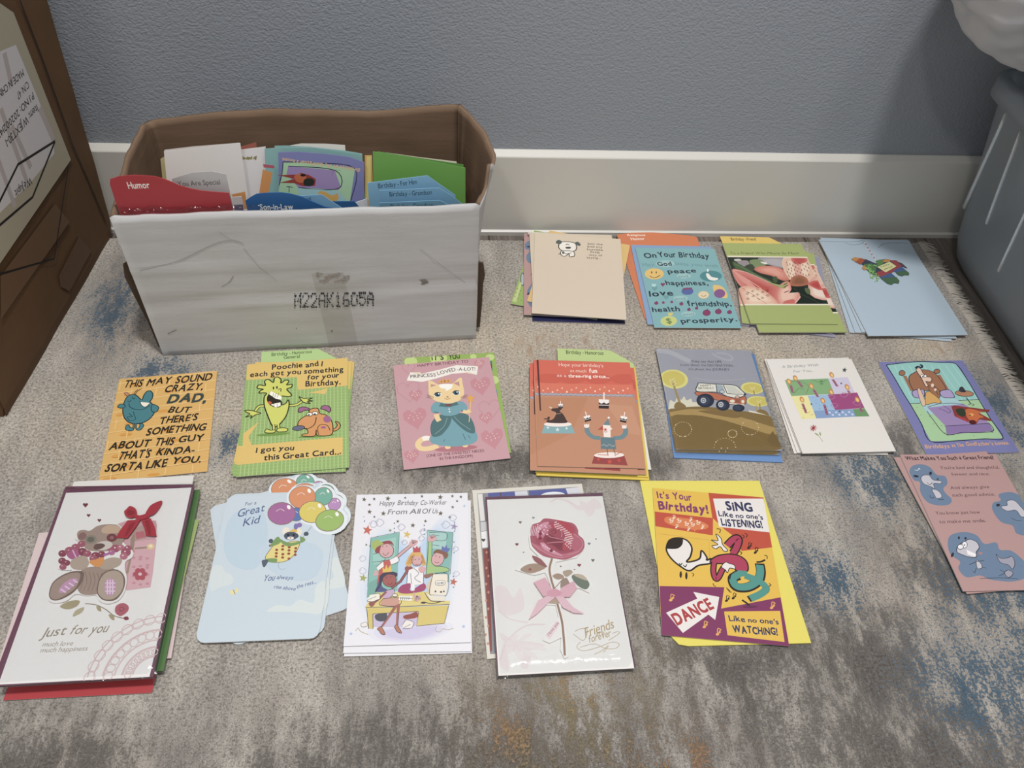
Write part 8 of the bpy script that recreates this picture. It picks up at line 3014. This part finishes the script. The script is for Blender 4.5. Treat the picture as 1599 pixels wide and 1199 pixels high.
def make_box():
    root = empty('cardboard_box', (-0.16, 0.84, 0))
    tag(root, 'worn open white cardboard box full of cards against the wall', 'box')
    root.location.z = 0.0008
    inv = Matrix.Translation((0.16, -0.84, 0))
    BRc, BLc = Vector((0.020, 0.938)), Vector((-0.366, 0.918))
    W = 0.0042
    sides = [
        ('front_panel', FLc, FRc, [(0, .2135), (.12, .2125), (.3, .214), (.5, .2128), (.7, .2135), (.85, .2125), (1, .2135)], 0.0, 1),
        ('right_panel', FRc, BRc, [(0, .2135), (.14, .220), (.2, .244), (.32, .226), (.6, .224), (.85, .232), (1, .236)], 0.030, 1),
        ('back_panel', BRc, BLc, [(0, .236), (.1, .2335), (.3, .2255), (.42, .228), (.6, .2305), (.8, .226), (.97, .2195), (1, .216)], 0.004, 1),
        ('left_panel', BLc, FLc, [(0, .216), (.1, .222), (.5, .222), (.8, .2150), (1, .2135)], 0.004, 1),
    ]
    # frame of the front face: x along it, y up, z out of it
    fr = Matrix(((EX.x, 0, EX.y, FLc.x), (EX.y, 0, -EX.x, FLc.y), (0, 1, 0, 0), (0, 0, 0, 1)))

    def on_face(mb):
        """press a flat layer on to the creased front face"""
        out = []
        ln = (FRc - FLc).length
        for x, y, z in mb.v:
            t, h = x / ln, bez(sides[0][3], x / ln)
            s = y / h
            cr = 0.0016 * math.exp(-((s - (.37 + .06 * t)) / .012) ** 2) + 0.0012 * math.exp(-((s - (.66 - .03 * t)) / .016) ** 2)
            cr -= 0.0022 * math.exp(-((s - .40 - .06 * t) / .03) ** 2)
            cr += 0.0010 * noise.noise((t * 7, s * 9, 1.7)) * math.sin(math.pi * t)
            out.append((x, y, z + cr + 0.0006))
        mb.v = out

    for nm, A, B, top, bulge, _ in sides:
        d = (B - A)
        ln = d.length
        d = d / ln
        out = Vector((d.y, -d.x))
        nx, nz = 46, 26
        mb = MB()
        vo, vi = [], []
        for j in range(nz + 1):
            for i in range(nx + 1):
                t, s = i / nx, j / nz
                h = bez(top, t)
                h += 0.0012 * noise.noise((A.x * 9 + t * 17, 3.1, ln))
                z = s * h
                q = A + d * (ln * t)
                b_ = bulge * math.sin(math.pi * t) * s * s
                cr = 0.0
                if nm == 'front_panel':
                    # long soft creases across the face, and the lower part bows out slightly
                    cr = 0.0016 * math.exp(-((s - (.37 + .06 * t)) / .012) ** 2) + 0.0012 * math.exp(-((s - (.66 - .03 * t)) / .016) ** 2)
                    cr -= 0.0022 * math.exp(-((s - .40 - .06 * t) / .03) ** 2)
                    cr += 0.0010 * noise.noise((t * 7, s * 9, 1.7)) * math.sin(math.pi * t)
                else:
                    cr = 0.0016 * noise.noise((t * 8, s * 7, ln * 5)) * math.sin(math.pi * t)
                q = q + out * (b_ + cr)
                q2 = q - out * W
                # mitre the inner skin at the corners
                q2 = q2 + d * (W * (1 - 2 * t) if (t < .08 or t > .92) else 0)
                vo.append((q.x, q.y, z))
                vi.append((q2.x, q2.y, z))
        no = len(vo)
        fs, mt = [], []
        row = nx + 1
        vs = vo + vi
        for j in range(nz):
            for i in range(nx):
                a = j * row + i
                fs.append((a, a + 1, a + row + 1, a + row))
                mt.append(0)
                fs.append((no + a, no + a + row, no + a + row + 1, no + a + 1))
                mt.append(1)
        for i in range(nx):
            a = nz * row + i
            fs.append((a, a + 1, no + a + 1, no + a)); mt.append(1 if nm != 'front_panel' else 0)
            fs.append((i + 1, i, no + i, no + i + 1)); mt.append(1)
        for j in range(nz):
            a = j * row
            fs.append((a + row, a, no + a, no + a + row)); mt.append(0)
            b2 = j * row + nx
            fs.append((b2, b2 + row, no + b2 + row, no + b2)); mt.append(0)
        mb.v, mb.f, mb.m, mb.c = vs, fs, mt, [None] * len(fs)
        mats = [M_BOXW, M_KRAFT]
        if nm == 'front_panel':                      # scuffs and the stamped code are printed on this panel
            mk = MB()
            print_art(mk, ART['boxmarks'], 0.0)
            print_art(mk, ART['boxcode'], 0.0004)
            on_face(mk)
            k0 = len(mb.v)
            mb.v += [tuple(fr @ Vector(p)) for p in mk.v]
            mb.f += [tuple(i + k0 for i in f) for f in mk.f]
            mb.c += mk.c
            mb.m += [2] * len(mk.f)
            mats.append(M_PRINT)
        mb.build(nm, mats, root, smooth=True, xf=inv)
    # bottom
    mb = MB()
    ins = 0.006
    q = [FLc + EX * ins + NB * ins, FRc - EX * ins + NB * ins, BRc + Vector((-ins, -ins)), BLc + Vector((ins, -ins))]
    mb.prism([(a.x, a.y) for a in q], 0.0006, 0.005, None)
    mb.build('bottom_panel', M_KRAFT, root, xf=inv)
    # loose brown flaps showing past the two front corners
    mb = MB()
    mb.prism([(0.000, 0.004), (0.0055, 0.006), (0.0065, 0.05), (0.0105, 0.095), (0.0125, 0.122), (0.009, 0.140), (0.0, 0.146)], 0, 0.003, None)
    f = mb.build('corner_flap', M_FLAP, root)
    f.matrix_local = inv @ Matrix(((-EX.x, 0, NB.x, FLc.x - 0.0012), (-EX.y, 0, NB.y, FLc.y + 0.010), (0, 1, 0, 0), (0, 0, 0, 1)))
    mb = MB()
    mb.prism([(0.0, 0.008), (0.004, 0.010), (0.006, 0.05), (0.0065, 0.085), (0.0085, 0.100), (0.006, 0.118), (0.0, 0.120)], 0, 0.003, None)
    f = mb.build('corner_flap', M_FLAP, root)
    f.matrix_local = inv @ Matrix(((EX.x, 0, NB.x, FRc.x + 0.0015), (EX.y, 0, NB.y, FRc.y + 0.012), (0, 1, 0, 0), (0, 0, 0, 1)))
    # strip of clear tape lying on the front face
    mb = MB()
    o = pts_of(ART['o_tape'])
    xa, xb = min(p[0] for p in o), max(p[0] for p in o)
    ya, yb = min(p[1] for p in o), max(p[1] for p in o)
    for j in range(30):
        for i in range(4):
            c = []
            for (a, b_) in ((i, j), (i + 1, j), (i + 1, j + 1), (i, j + 1)):
                t = b_ / 30
                c.append((xa + 0.0085 * (1 - t) * 0.8 - 0.0 + (xb - xa - 0.010) * a / 4, ya + (yb - ya) * t, 0.0))
            mb.face(c)
    on_face(mb)
    tp = mb.build('packing_tape', M_TAPE, root)
    tp.matrix_local = inv @ fr


def tape_mat():
    m = bpy.data.materials.new('old_clear_tape')
    m.use_nodes = True
    nt = m.node_tree
    b = nt.nodes['Principled BSDF']
    b.inputs['Base Color'].default_value = lin('988a78')
    b.inputs['Roughness'].default_value = 0.3
    b.inputs['Alpha'].default_value = 0.14
    return m


M_TAPE = tape_mat()
M_FLAP = board_mat('shaded_kraft_board', '4a3d32', '584a3d')  # kraft made darker: the shade on the corner flaps is put into its colour
make_box()


def make_sheet(d):
    p, u = Vector(d['p']), Vector(d['u'])
    ex = Vector((EX.x, EX.y, 0))
    n = ex.cross(u)
    o = pts_of(d['o'])
    mb = MB()
    base = ink(d['b'])
    mb.prism(o, -0.0009, 0.0, base, base)
    if 'a' in d:
        print_art(mb, d['a'], 0.0, (min(q[0] for q in o), max(q[0] for q in o), min(q[1] for q in o), max(q[1] for q in o)))
    m = mb.build(d['n'], M_GLOSS)
    m.matrix_world = Matrix(((ex.x, u.x, n.x, p.x), (ex.y, u.y, n.y, p.y), (ex.z, u.z, n.z, p.z), (0, 0, 0, 1)))
    tag(m, d['l'], d['c'], d.get('g'))


for d in SHEETS:
    make_sheet(d)


def make_crumpled_film():
    """strip of crinkled clear wrap lying along the rim behind the front panel"""
    mb = MB()
    nx, nz = 90, 14
    vs, fs = [], []
    for j in range(nz + 1):
        for i in range(nx + 1):
            t, s = i / nx, j / nz
            # a loose roll: up from inside the box, over, and down towards the rim
            a = math.pi * (1.15 * s - 0.1)
            rr = 0.0050 * (1 + 0.35 * noise.noise((t * 16, s * 3, 0.4)) + 0.12 * noise.noise((t * 40, s * 4, 3.0)))
            v = 0.0085 + rr * math.cos(a) * 0.8
            z = 0.2125 + rr * 1.15 * math.sin(a) + (0.012 * max(0, noise.noise((t * 6, 2, 2))) if 0.3 < s < 0.6 else 0)
            q = FLc + EX * (0.008 + 0.152 * t) + NB * v
            vs.append((q.x, q.y, z))
    for j in range(nz):
        for i in range(nx):
            a = j * (nx + 1) + i
            fs.append((a, a + 1, a + nx + 2, a + nx + 1))
    mb.mesh(vs, fs)
    o = mb.build('plastic_wrap', M_FILM)
    tag(o, 'crinkled clear plastic wrap in front of the red humor divider', 'plastic wrap')


make_crumpled_film()


# ------------------------------------------------------------------ brown carton on the left
def make_carton():
    o, ex, u = Vector(CARTON_FRAME['o']), Vector(CARTON_FRAME['x']), Vector(CARTON_FRAME['u'])
    n = ex.cross(u)
    M = Matrix(((ex.x, u.x, n.x, o.x), (ex.y, u.y, n.y, o.y), (ex.z, u.z, n.z, o.z), (0, 0, 0, 1)))
    root = empty('carton', tuple(o))
    root.matrix_world = M
    tag(root, 'large brown shipping carton with an upside-down white label at the left edge', 'box')
    # body: rounded, slightly bulging box
    x0, x1, y0, y1, dep = -0.345, 0.0115, 0.0, 0.72, 0.15
    r = 0.012
    nx, ny = 26, 44
    mb = MB()
    ring = []
    for k in range(7):
        a = math.pi / 2 * k / 6
        ring.append((x1 - r + r * math.sin(a), -r + r * math.cos(a)))
    sec = [(x0 + (x1 - r - x0) * i / nx, 0.0) for i in range(nx + 1)] + ring[1:] + [(x1, -dep + 0.01), (x1 - 0.01, -dep), (x0 + 0.01, -dep), (x0, -dep + 0.01), (x0, -0.008), (x0 + .003, -0.002)]
    vs, fs = [], []
    m = len(sec)
    for j in range(ny + 1):
        t = j / ny
        y = y0 + (y1 - y0) * t
        sink = 0.010 * math.exp(-(y / 0.012) ** 2)
        for (x, z) in sec:
            b_ = 0.0016 * noise.noise((x * 14, y * 12, 0.3)) - 0.0012 if z > -0.004 else 0.0
            xx = x - (sink * 0.9 if x > x1 - r * 1.2 else 0)
            # vertical groove where the flap edge is taped down
            if z > -0.003 and abs(x - (x1 - 0.046)) < 0.007:
                b_ -= 0.0022 * math.exp(-((x - (x1 - 0.046)) / 0.004) ** 2)
            vs.append((xx, y, z + b_ - (sink * 0.3 if z > -0.004 else 0)))
    for j in range(ny):
        for i in range(m):
            a, b_ = j * m + i, j * m + (i + 1) % m
            fs.append((a, b_, b_ + m, a + m))
    fs.append(tuple(range(m))[::-1])
    fs.append(tuple(range(ny * m, ny * m + m)))
    mb.mesh(vs, fs)
    mb.build('carton_body', M_CARTON, root, smooth=False)
    mb = MB()
    print_art(mb, ART['carton'], 0.0008, (x0 + 0.002, x1 - r, 0.01, y1 - 0.01))  # besides the label, a dark line paints the shadow along the flap seam
    mb.build('label', M_PRINT, root)['label'] = 'white paper label with black upside-down print under clear tape'


make_carton()


# ------------------------------------------------------------------ storage bin on the right
def rrect(x0, x1, y0, y1, r, k=7):
    o = []
    for cx, cy, a0 in ((x1 - r, y1 - r, 0), (x0 + r, y1 - r, 90), (x0 + r, y0 + r, 180), (x1 - r, y0 + r, 270)):
        for i in range(k):
            a = math.radians(a0 + 90 * i / (k - 1))
            o.append((cx + r * math.cos(a), cy + r * math.sin(a)))
    return o


def bin_mat():
    m, nt, b = nodes_mat('smoky_clear_plastic')
    b.inputs['Base Color'].default_value = lin('b9c0c6')
    b.inputs['Roughness'].default_value = 0.36
    b.inputs['IOR'].default_value = 1.4
    b.inputs['Transmission Weight'].default_value = 0.55
    return m


def make_bin():
    root = empty('storage_bin', (0.95, 0.70, -0.006))
    tag(root, 'smoky translucent ribbed plastic storage bin standing under the white bag', 'bin')
    inv = Matrix.Translation((-0.95, -0.70, 0.006))
    M = bin_mat()
    # tapering tub: outer levels then the inner wall
    lv = [(-0.0055, 0.800, 0.935, 0.055), (-0.002, 0.788, 0.947, 0.055), (0.010, 0.780, 0.955, 0.05), (0.04, 0.769, 0.955, 0.045), (0.275, 0.702, 0.930, 0.035),
          (0.278, 0.690, 0.940, 0.040), (0.299, 0.690, 0.940, 0.040), (0.302, 0.694, 0.936, 0.038), (0.302, 0.704, 0.926, 0.030),
          (0.270, 0.706, 0.925, 0.030), (0.04, 0.774, 0.950, 0.04), (0.002, 0.800, 0.930, 0.05)]
    rings = []
    for z, xl, yb, r in lv:
        rings.append([(x, y, z) for x, y in rrect(xl, 1.95 - xl, 1.36 - yb, yb, r)])
    mb = MB()
    n = len(rings[0])
    vs = [p for r in rings for p in r]
    fs = []
    for k in range(len(rings) - 1):
        for i in range(n):
            a, b_ = k * n + i, k * n + (i + 1) % n
            fs.append((a, b_, b_ + n, a + n))
    fs.append(tuple(range(n))[::-1])
    fs.append(tuple(range((len(rings) - 1) * n, len(rings) * n)))
    mb.mesh(vs, fs)
    mb.build('tub', M, root, smooth=True, xf=inv)

    # stiffening ribs standing out of the left wall
    def wx(z):
        return 0.769 + (0.702 - 0.769) * (z - 0.04) / 0.235
    for ya, yb2, za, zb in ((0.882, 0.925, 0.27, 0.094), (0.843, 0.862, 0.268, 0.114), (0.775, 0.806, 0.268, 0.075), (0.70, 0.715, 0.268, 0.07), (0.62, 0.625, 0.268, 0.07)):
        mb = MB()
        vs, fs = [], []
        for k in range(12):
            t = (0, .015, .1, .2, .3, .4, .5, .6, .7, .85, .985, 1)[k]
            z, y = za + (zb - za) * t, ya + (yb2 - ya) * t
            rr = 0.0030 * (1 if 0 < k < 11 else 0.5)
            for a in range(7):
                th = math.pi * (a / 6)
                vs.append((wx(z) + 0.0006 - rr * math.sin(th), y + rr * math.cos(th), z))
        for k in range(11):
            for a in range(6):
                q = k * 7 + a
                fs.append((q, q + 1, q + 8, q + 7))
        mb.mesh(vs, fs)
        mb.build('rib', M, root, smooth=True, xf=inv)
    # dark blue cloth stored inside
    mb = MB()
    vs, fs = [], []
    nx, ny = 30, 40
    for j in range(ny + 1):
        for i in range(nx + 1):
            x, y = 0.730 + 0.49 * i / nx, 0.47 + 0.42 * j / ny
            e = min(i, nx - i, j, ny - j)
            q = min(1.0, e / 7.0)
            z = 0.245 + 0.092 * (q * q * (3 - 2 * q)) + 0.006 * q * noise.noise((x * 16, y * 16, 2))
            vs.append((x, y, z))
    for j in range(ny):
        for i in range(nx):
            a = j * (nx + 1) + i
            fs.append((a, a + 1, a + nx + 2, a + nx + 1))
    rim = [j * (nx + 1) for j in range(ny + 1)] + [ny * (nx + 1) + i for i in range(1, nx + 1)] + [j * (nx + 1) + nx for j in range(ny - 1, -1, -1)] + [i for i in range(nx - 1, 0, -1)]
    k0 = len(vs)
    for q in rim:
        x, y, z = vs[q]
        vs.append((x * 0.74 + 0.975 * 0.26, y * 0.86 + 0.68 * 0.14, 0.06))
    for q in range(len(rim)):
        r2 = (q + 1) % len(rim)
        fs.append((rim[q], rim[r2], k0 + r2, k0 + q))
    mb.mesh(vs, fs)
    o = mb.build('cloth', plain('navy_cloth', '23324e', 0.9, 0.1), None, smooth=True)
    tag(o, 'dark navy cloth packed inside the storage bin under the white bag', 'cloth')


make_bin()


def bag_mat():
    m, nt, b = nodes_mat('white_plastic_bag')
    L = nt.links.new
    tc = N(nt, 'ShaderNodeTexCoord')
    ns = N(nt, 'ShaderNodeTexNoise', i_Scale=11.0, i_Detail=3.0, i_Distortion=1.0)
    bp = N(nt, 'ShaderNodeBump', i_Strength=0.3, i_Distance=0.006)
    L(tc.outputs['Object'], ns.inputs['Vector'])
    L(ns.outputs['Fac'], bp.inputs['Height'])
    L(bp.outputs['Normal'], b.inputs['Normal'])
    b.inputs['Base Color'].default_value = lin('c2c2c4')
    b.inputs['Roughness'].default_value = 0.35
    b.inputs['Subsurface Weight'].default_value = 0.0
    return m


def make_bag():
    bm = bmesh.new()
    bmesh.ops.create_icosphere(bm, subdivisions=6, radius=1.0)
    for v in bm.verts:
        d = v.co.normalized()
        w = 0.05 * noise.noise(d * 1.7 + Vector((4, 1, 7))) + 0.05 * noise.noise(d * 3.6 + Vector((1, 8, 2))) + 0.012 * noise.noise(d * 8)
        fold = 0.010 * math.sin(34 * d.z + 6 * noise.noise(d * 2.5)) * max(0.0, min(1.0, -d.z * 1.6))
        s = 1 + w + fold
        v.co = Vector((d.x * 0.19 * s, d.y * 0.112 * s, d.z * 0.16 * s))
        if v.co.z < -0.150:
            v.co.z = -0.150 + (v.co.z + 0.150) * 0.1
    me = bpy.data.meshes.new('plastic_bag')
    bm.to_mesh(me)
    bm.free()
    me.polygons.foreach_set('use_smooth', [True] * len(me.polygons))
    me.materials.append(bag_mat())
    o = link(bpy.data.objects.new('plastic_bag', me))
    o.location = (0.735, 0.878, 0.488)
    tag(o, 'stuffed white plastic bag resting on top of the storage bin', 'bag')


make_bag()


# ------------------------------------------------------------------ cards and envelopes on the rug
PAPER = lin('cfcac2')
_cover = {}


def make_card(d):
    t, base = d['t'], ink(d['b'])
    loc = (d['x'], d['y'], d['z'])
    kid = d.get('a') == 'kid'
    if 'o' in d or kid:
        outl = pts_of(ART['o_kid'] if kid else d['o'])
        if kid:
            outl = list(outl)
        box = None
    else:
        w2, h2 = d['w'] / 2, d['h'] / 2
        outl = [(-w2, -h2), (w2, -h2), (w2, h2), (-w2, h2)]
        box = (-w2, w2, -h2, h2)
    if d.get('s'):                                   # single sheets: dividers and envelopes are one mesh
        mb = MB()
        side = tuple(c * 0.93 for c in base[:3]) + (1.0,)
        mb.prism(outl, 0.0, t, base, side)
        if 'a' in d:
            print_art(mb, ART[d['a']], t)
        if d['n'] == 'envelope' and box:             # seams of the envelope's closed flap
            for p in ribbon([(-w2, h2), (0, h2 * 0.1), (w2, h2)], 0.0006):
                mb.face([(q[0], q[1], t + STEP) for q in p], side)
        o = mb.build(d['n'], M_PRINT)
        o.location, o.rotation_euler = loc, (0, 0, d['r'])
        return tag(o, d['l'], d['c'], d.get('g'))
    root = empty(d['n'], loc, d['r'])
    tag(root, d['l'], d['c'], d.get('g'))
    ck = (d.get('k'), d.get('w'), d.get('h'), t)
    if d.get('k') and ck in _cover:
        for src in _cover[ck]:
            c = src.copy()
            COL.objects.link(c)
            c.parent = root
    else:
        th = 0.00042
        mb = MB()
        mb.prism(outl, t - th, t, base, PAPER)
        if box:                                      # fold along the left edge
            mb.box(-w2, -w2 + 0.0005, -h2, h2, th, t - th, PAPER)
        if 'a' in d:
            print_art(mb, ART[d['a']], t + (STEP if kid else 0), box)
        f = mb.build('front_cover', M_GLOSS, root)
        s = 0.0004
        if box:
            bo = [(-w2, -h2 + s), (w2 - s, -h2 + s), (w2 - s, h2 - s), (-w2, h2 - s)]
        else:
            bo = outl
        mb = MB()
        mb.prism(bo, 0.0, th, PAPER if box is None else base, PAPER)
        g = mb.build('back_cover', M_PRINT, root)
        _cover[ck] = [f, g]
        if t > 0.0025:
            k = int(t / 0.0012)
            for j in range(1, k):
                mb = MB()
                zc = t * j / k
                mb.prism([(-w2 + s, -h2 + s * 3), (w2 - s * 3, -h2 + s * 3), (w2 - s * 3, h2 - s * 3), (-w2 + s, h2 - s * 3)], zc - 0.0001, zc + 0.0001, PAPER, PAPER)
                mb.build('inner_leaf', M_PRINT, root)
    zt = t + STEP * 30
    r = d.get('raised')
    if r == 'bear':
        mb = MB()
        mb.prism(catmull(pts_of(ART['o+bear_bear']), True, 4), zt, zt + 0.0012, lin('e8e4e0'))
        print_art(mb, ART['+bear_bear'], zt + 0.0012)
        mb.build('raised_bear', M_GLOSS, root)['label'] = 'brown raised teddy bear cutout'
        mb = MB()
        print_art(mb, ART['+bear_rib'], zt + 0.0017, None, 0.0007)
        mb.build('ribbon_bow', M_RIBBON, root)['label'] = 'red satin ribbon bow'
    elif r == 'rose':
        mb = MB()
        mb.prism(pts_of(ART['o+rose_ro']), zt, zt + 0.0012, lin('ebe7e2'))
        print_art(mb, ART['+rose_ro'], zt + 0.0012)
        mb.build('raised_rose', M_GLOSS, root)['label'] = 'red raised rose cutout'
        mb = MB()
        print_art(mb, ART['+rose_ri'], zt + 0.0017, None, 0.0004)
        mb.build('ribbon_bow', M_RIBBON, root)['label'] = 'pale pink ribbon bow'
    elif r == 'pin':
        mb = MB()
        print_art(mb, ART['+pinata_pin'], zt, None, 0.0006)
        mb.build('paper_pinata', M_PRINT, root)['label'] = 'many-coloured paper donkey'
    elif r == 'horse':
        mb = MB()
        print_art(mb, ART['+godf_horse'], t + STEP * 12, None, 0.0003)
        mb.build('raised_sticker', M_GLOSS, root)['label'] = 'glossy red and orange pinata sticker'
    if 'sl' in d:
        a = d['sl']
        top = t + (0.0032 if r in ('bear', 'rose') else 0.0011)
        x0, x1, y0, y1 = -w2 + a[0], w2 + a[1], -h2 + a[2], h2 + a[3]
        mb = MB()
        nx, ny = 16, 22
        vs, fs = [], []
        for s_ in (0, 1):
            for j in range(ny + 1):
                for i in range(nx + 1):
                    x, y = x0 + (x1 - x0) * i / nx, y0 + (y1 - y0) * j / ny
                    e = min(i, nx - i, j, ny - j)
                    z = (top + (0.0004 * abs(noise.noise((x * 60, y * 40, 5)))) if s_ else -0.0001)
                    if e == 0:
                        z = t * 0.4
                    vs.append((x, y, z))
        k0 = (nx + 1) * (ny + 1)
        for j in range(ny):
            for i in range(nx):
                q = j * (nx + 1) + i
                fs.append((k0 + q, k0 + q + 1, k0 + q + nx + 2, k0 + q + nx + 1))
                fs.append((q + nx + 1, q + nx + 2, q + 1, q))
        mb.mesh(vs, fs)
        mb.build('plastic_sleeve', M_FILM, root, smooth=True)['label'] = 'clear plastic sleeve'
    return root


for d in CARDS:
    make_card(d)
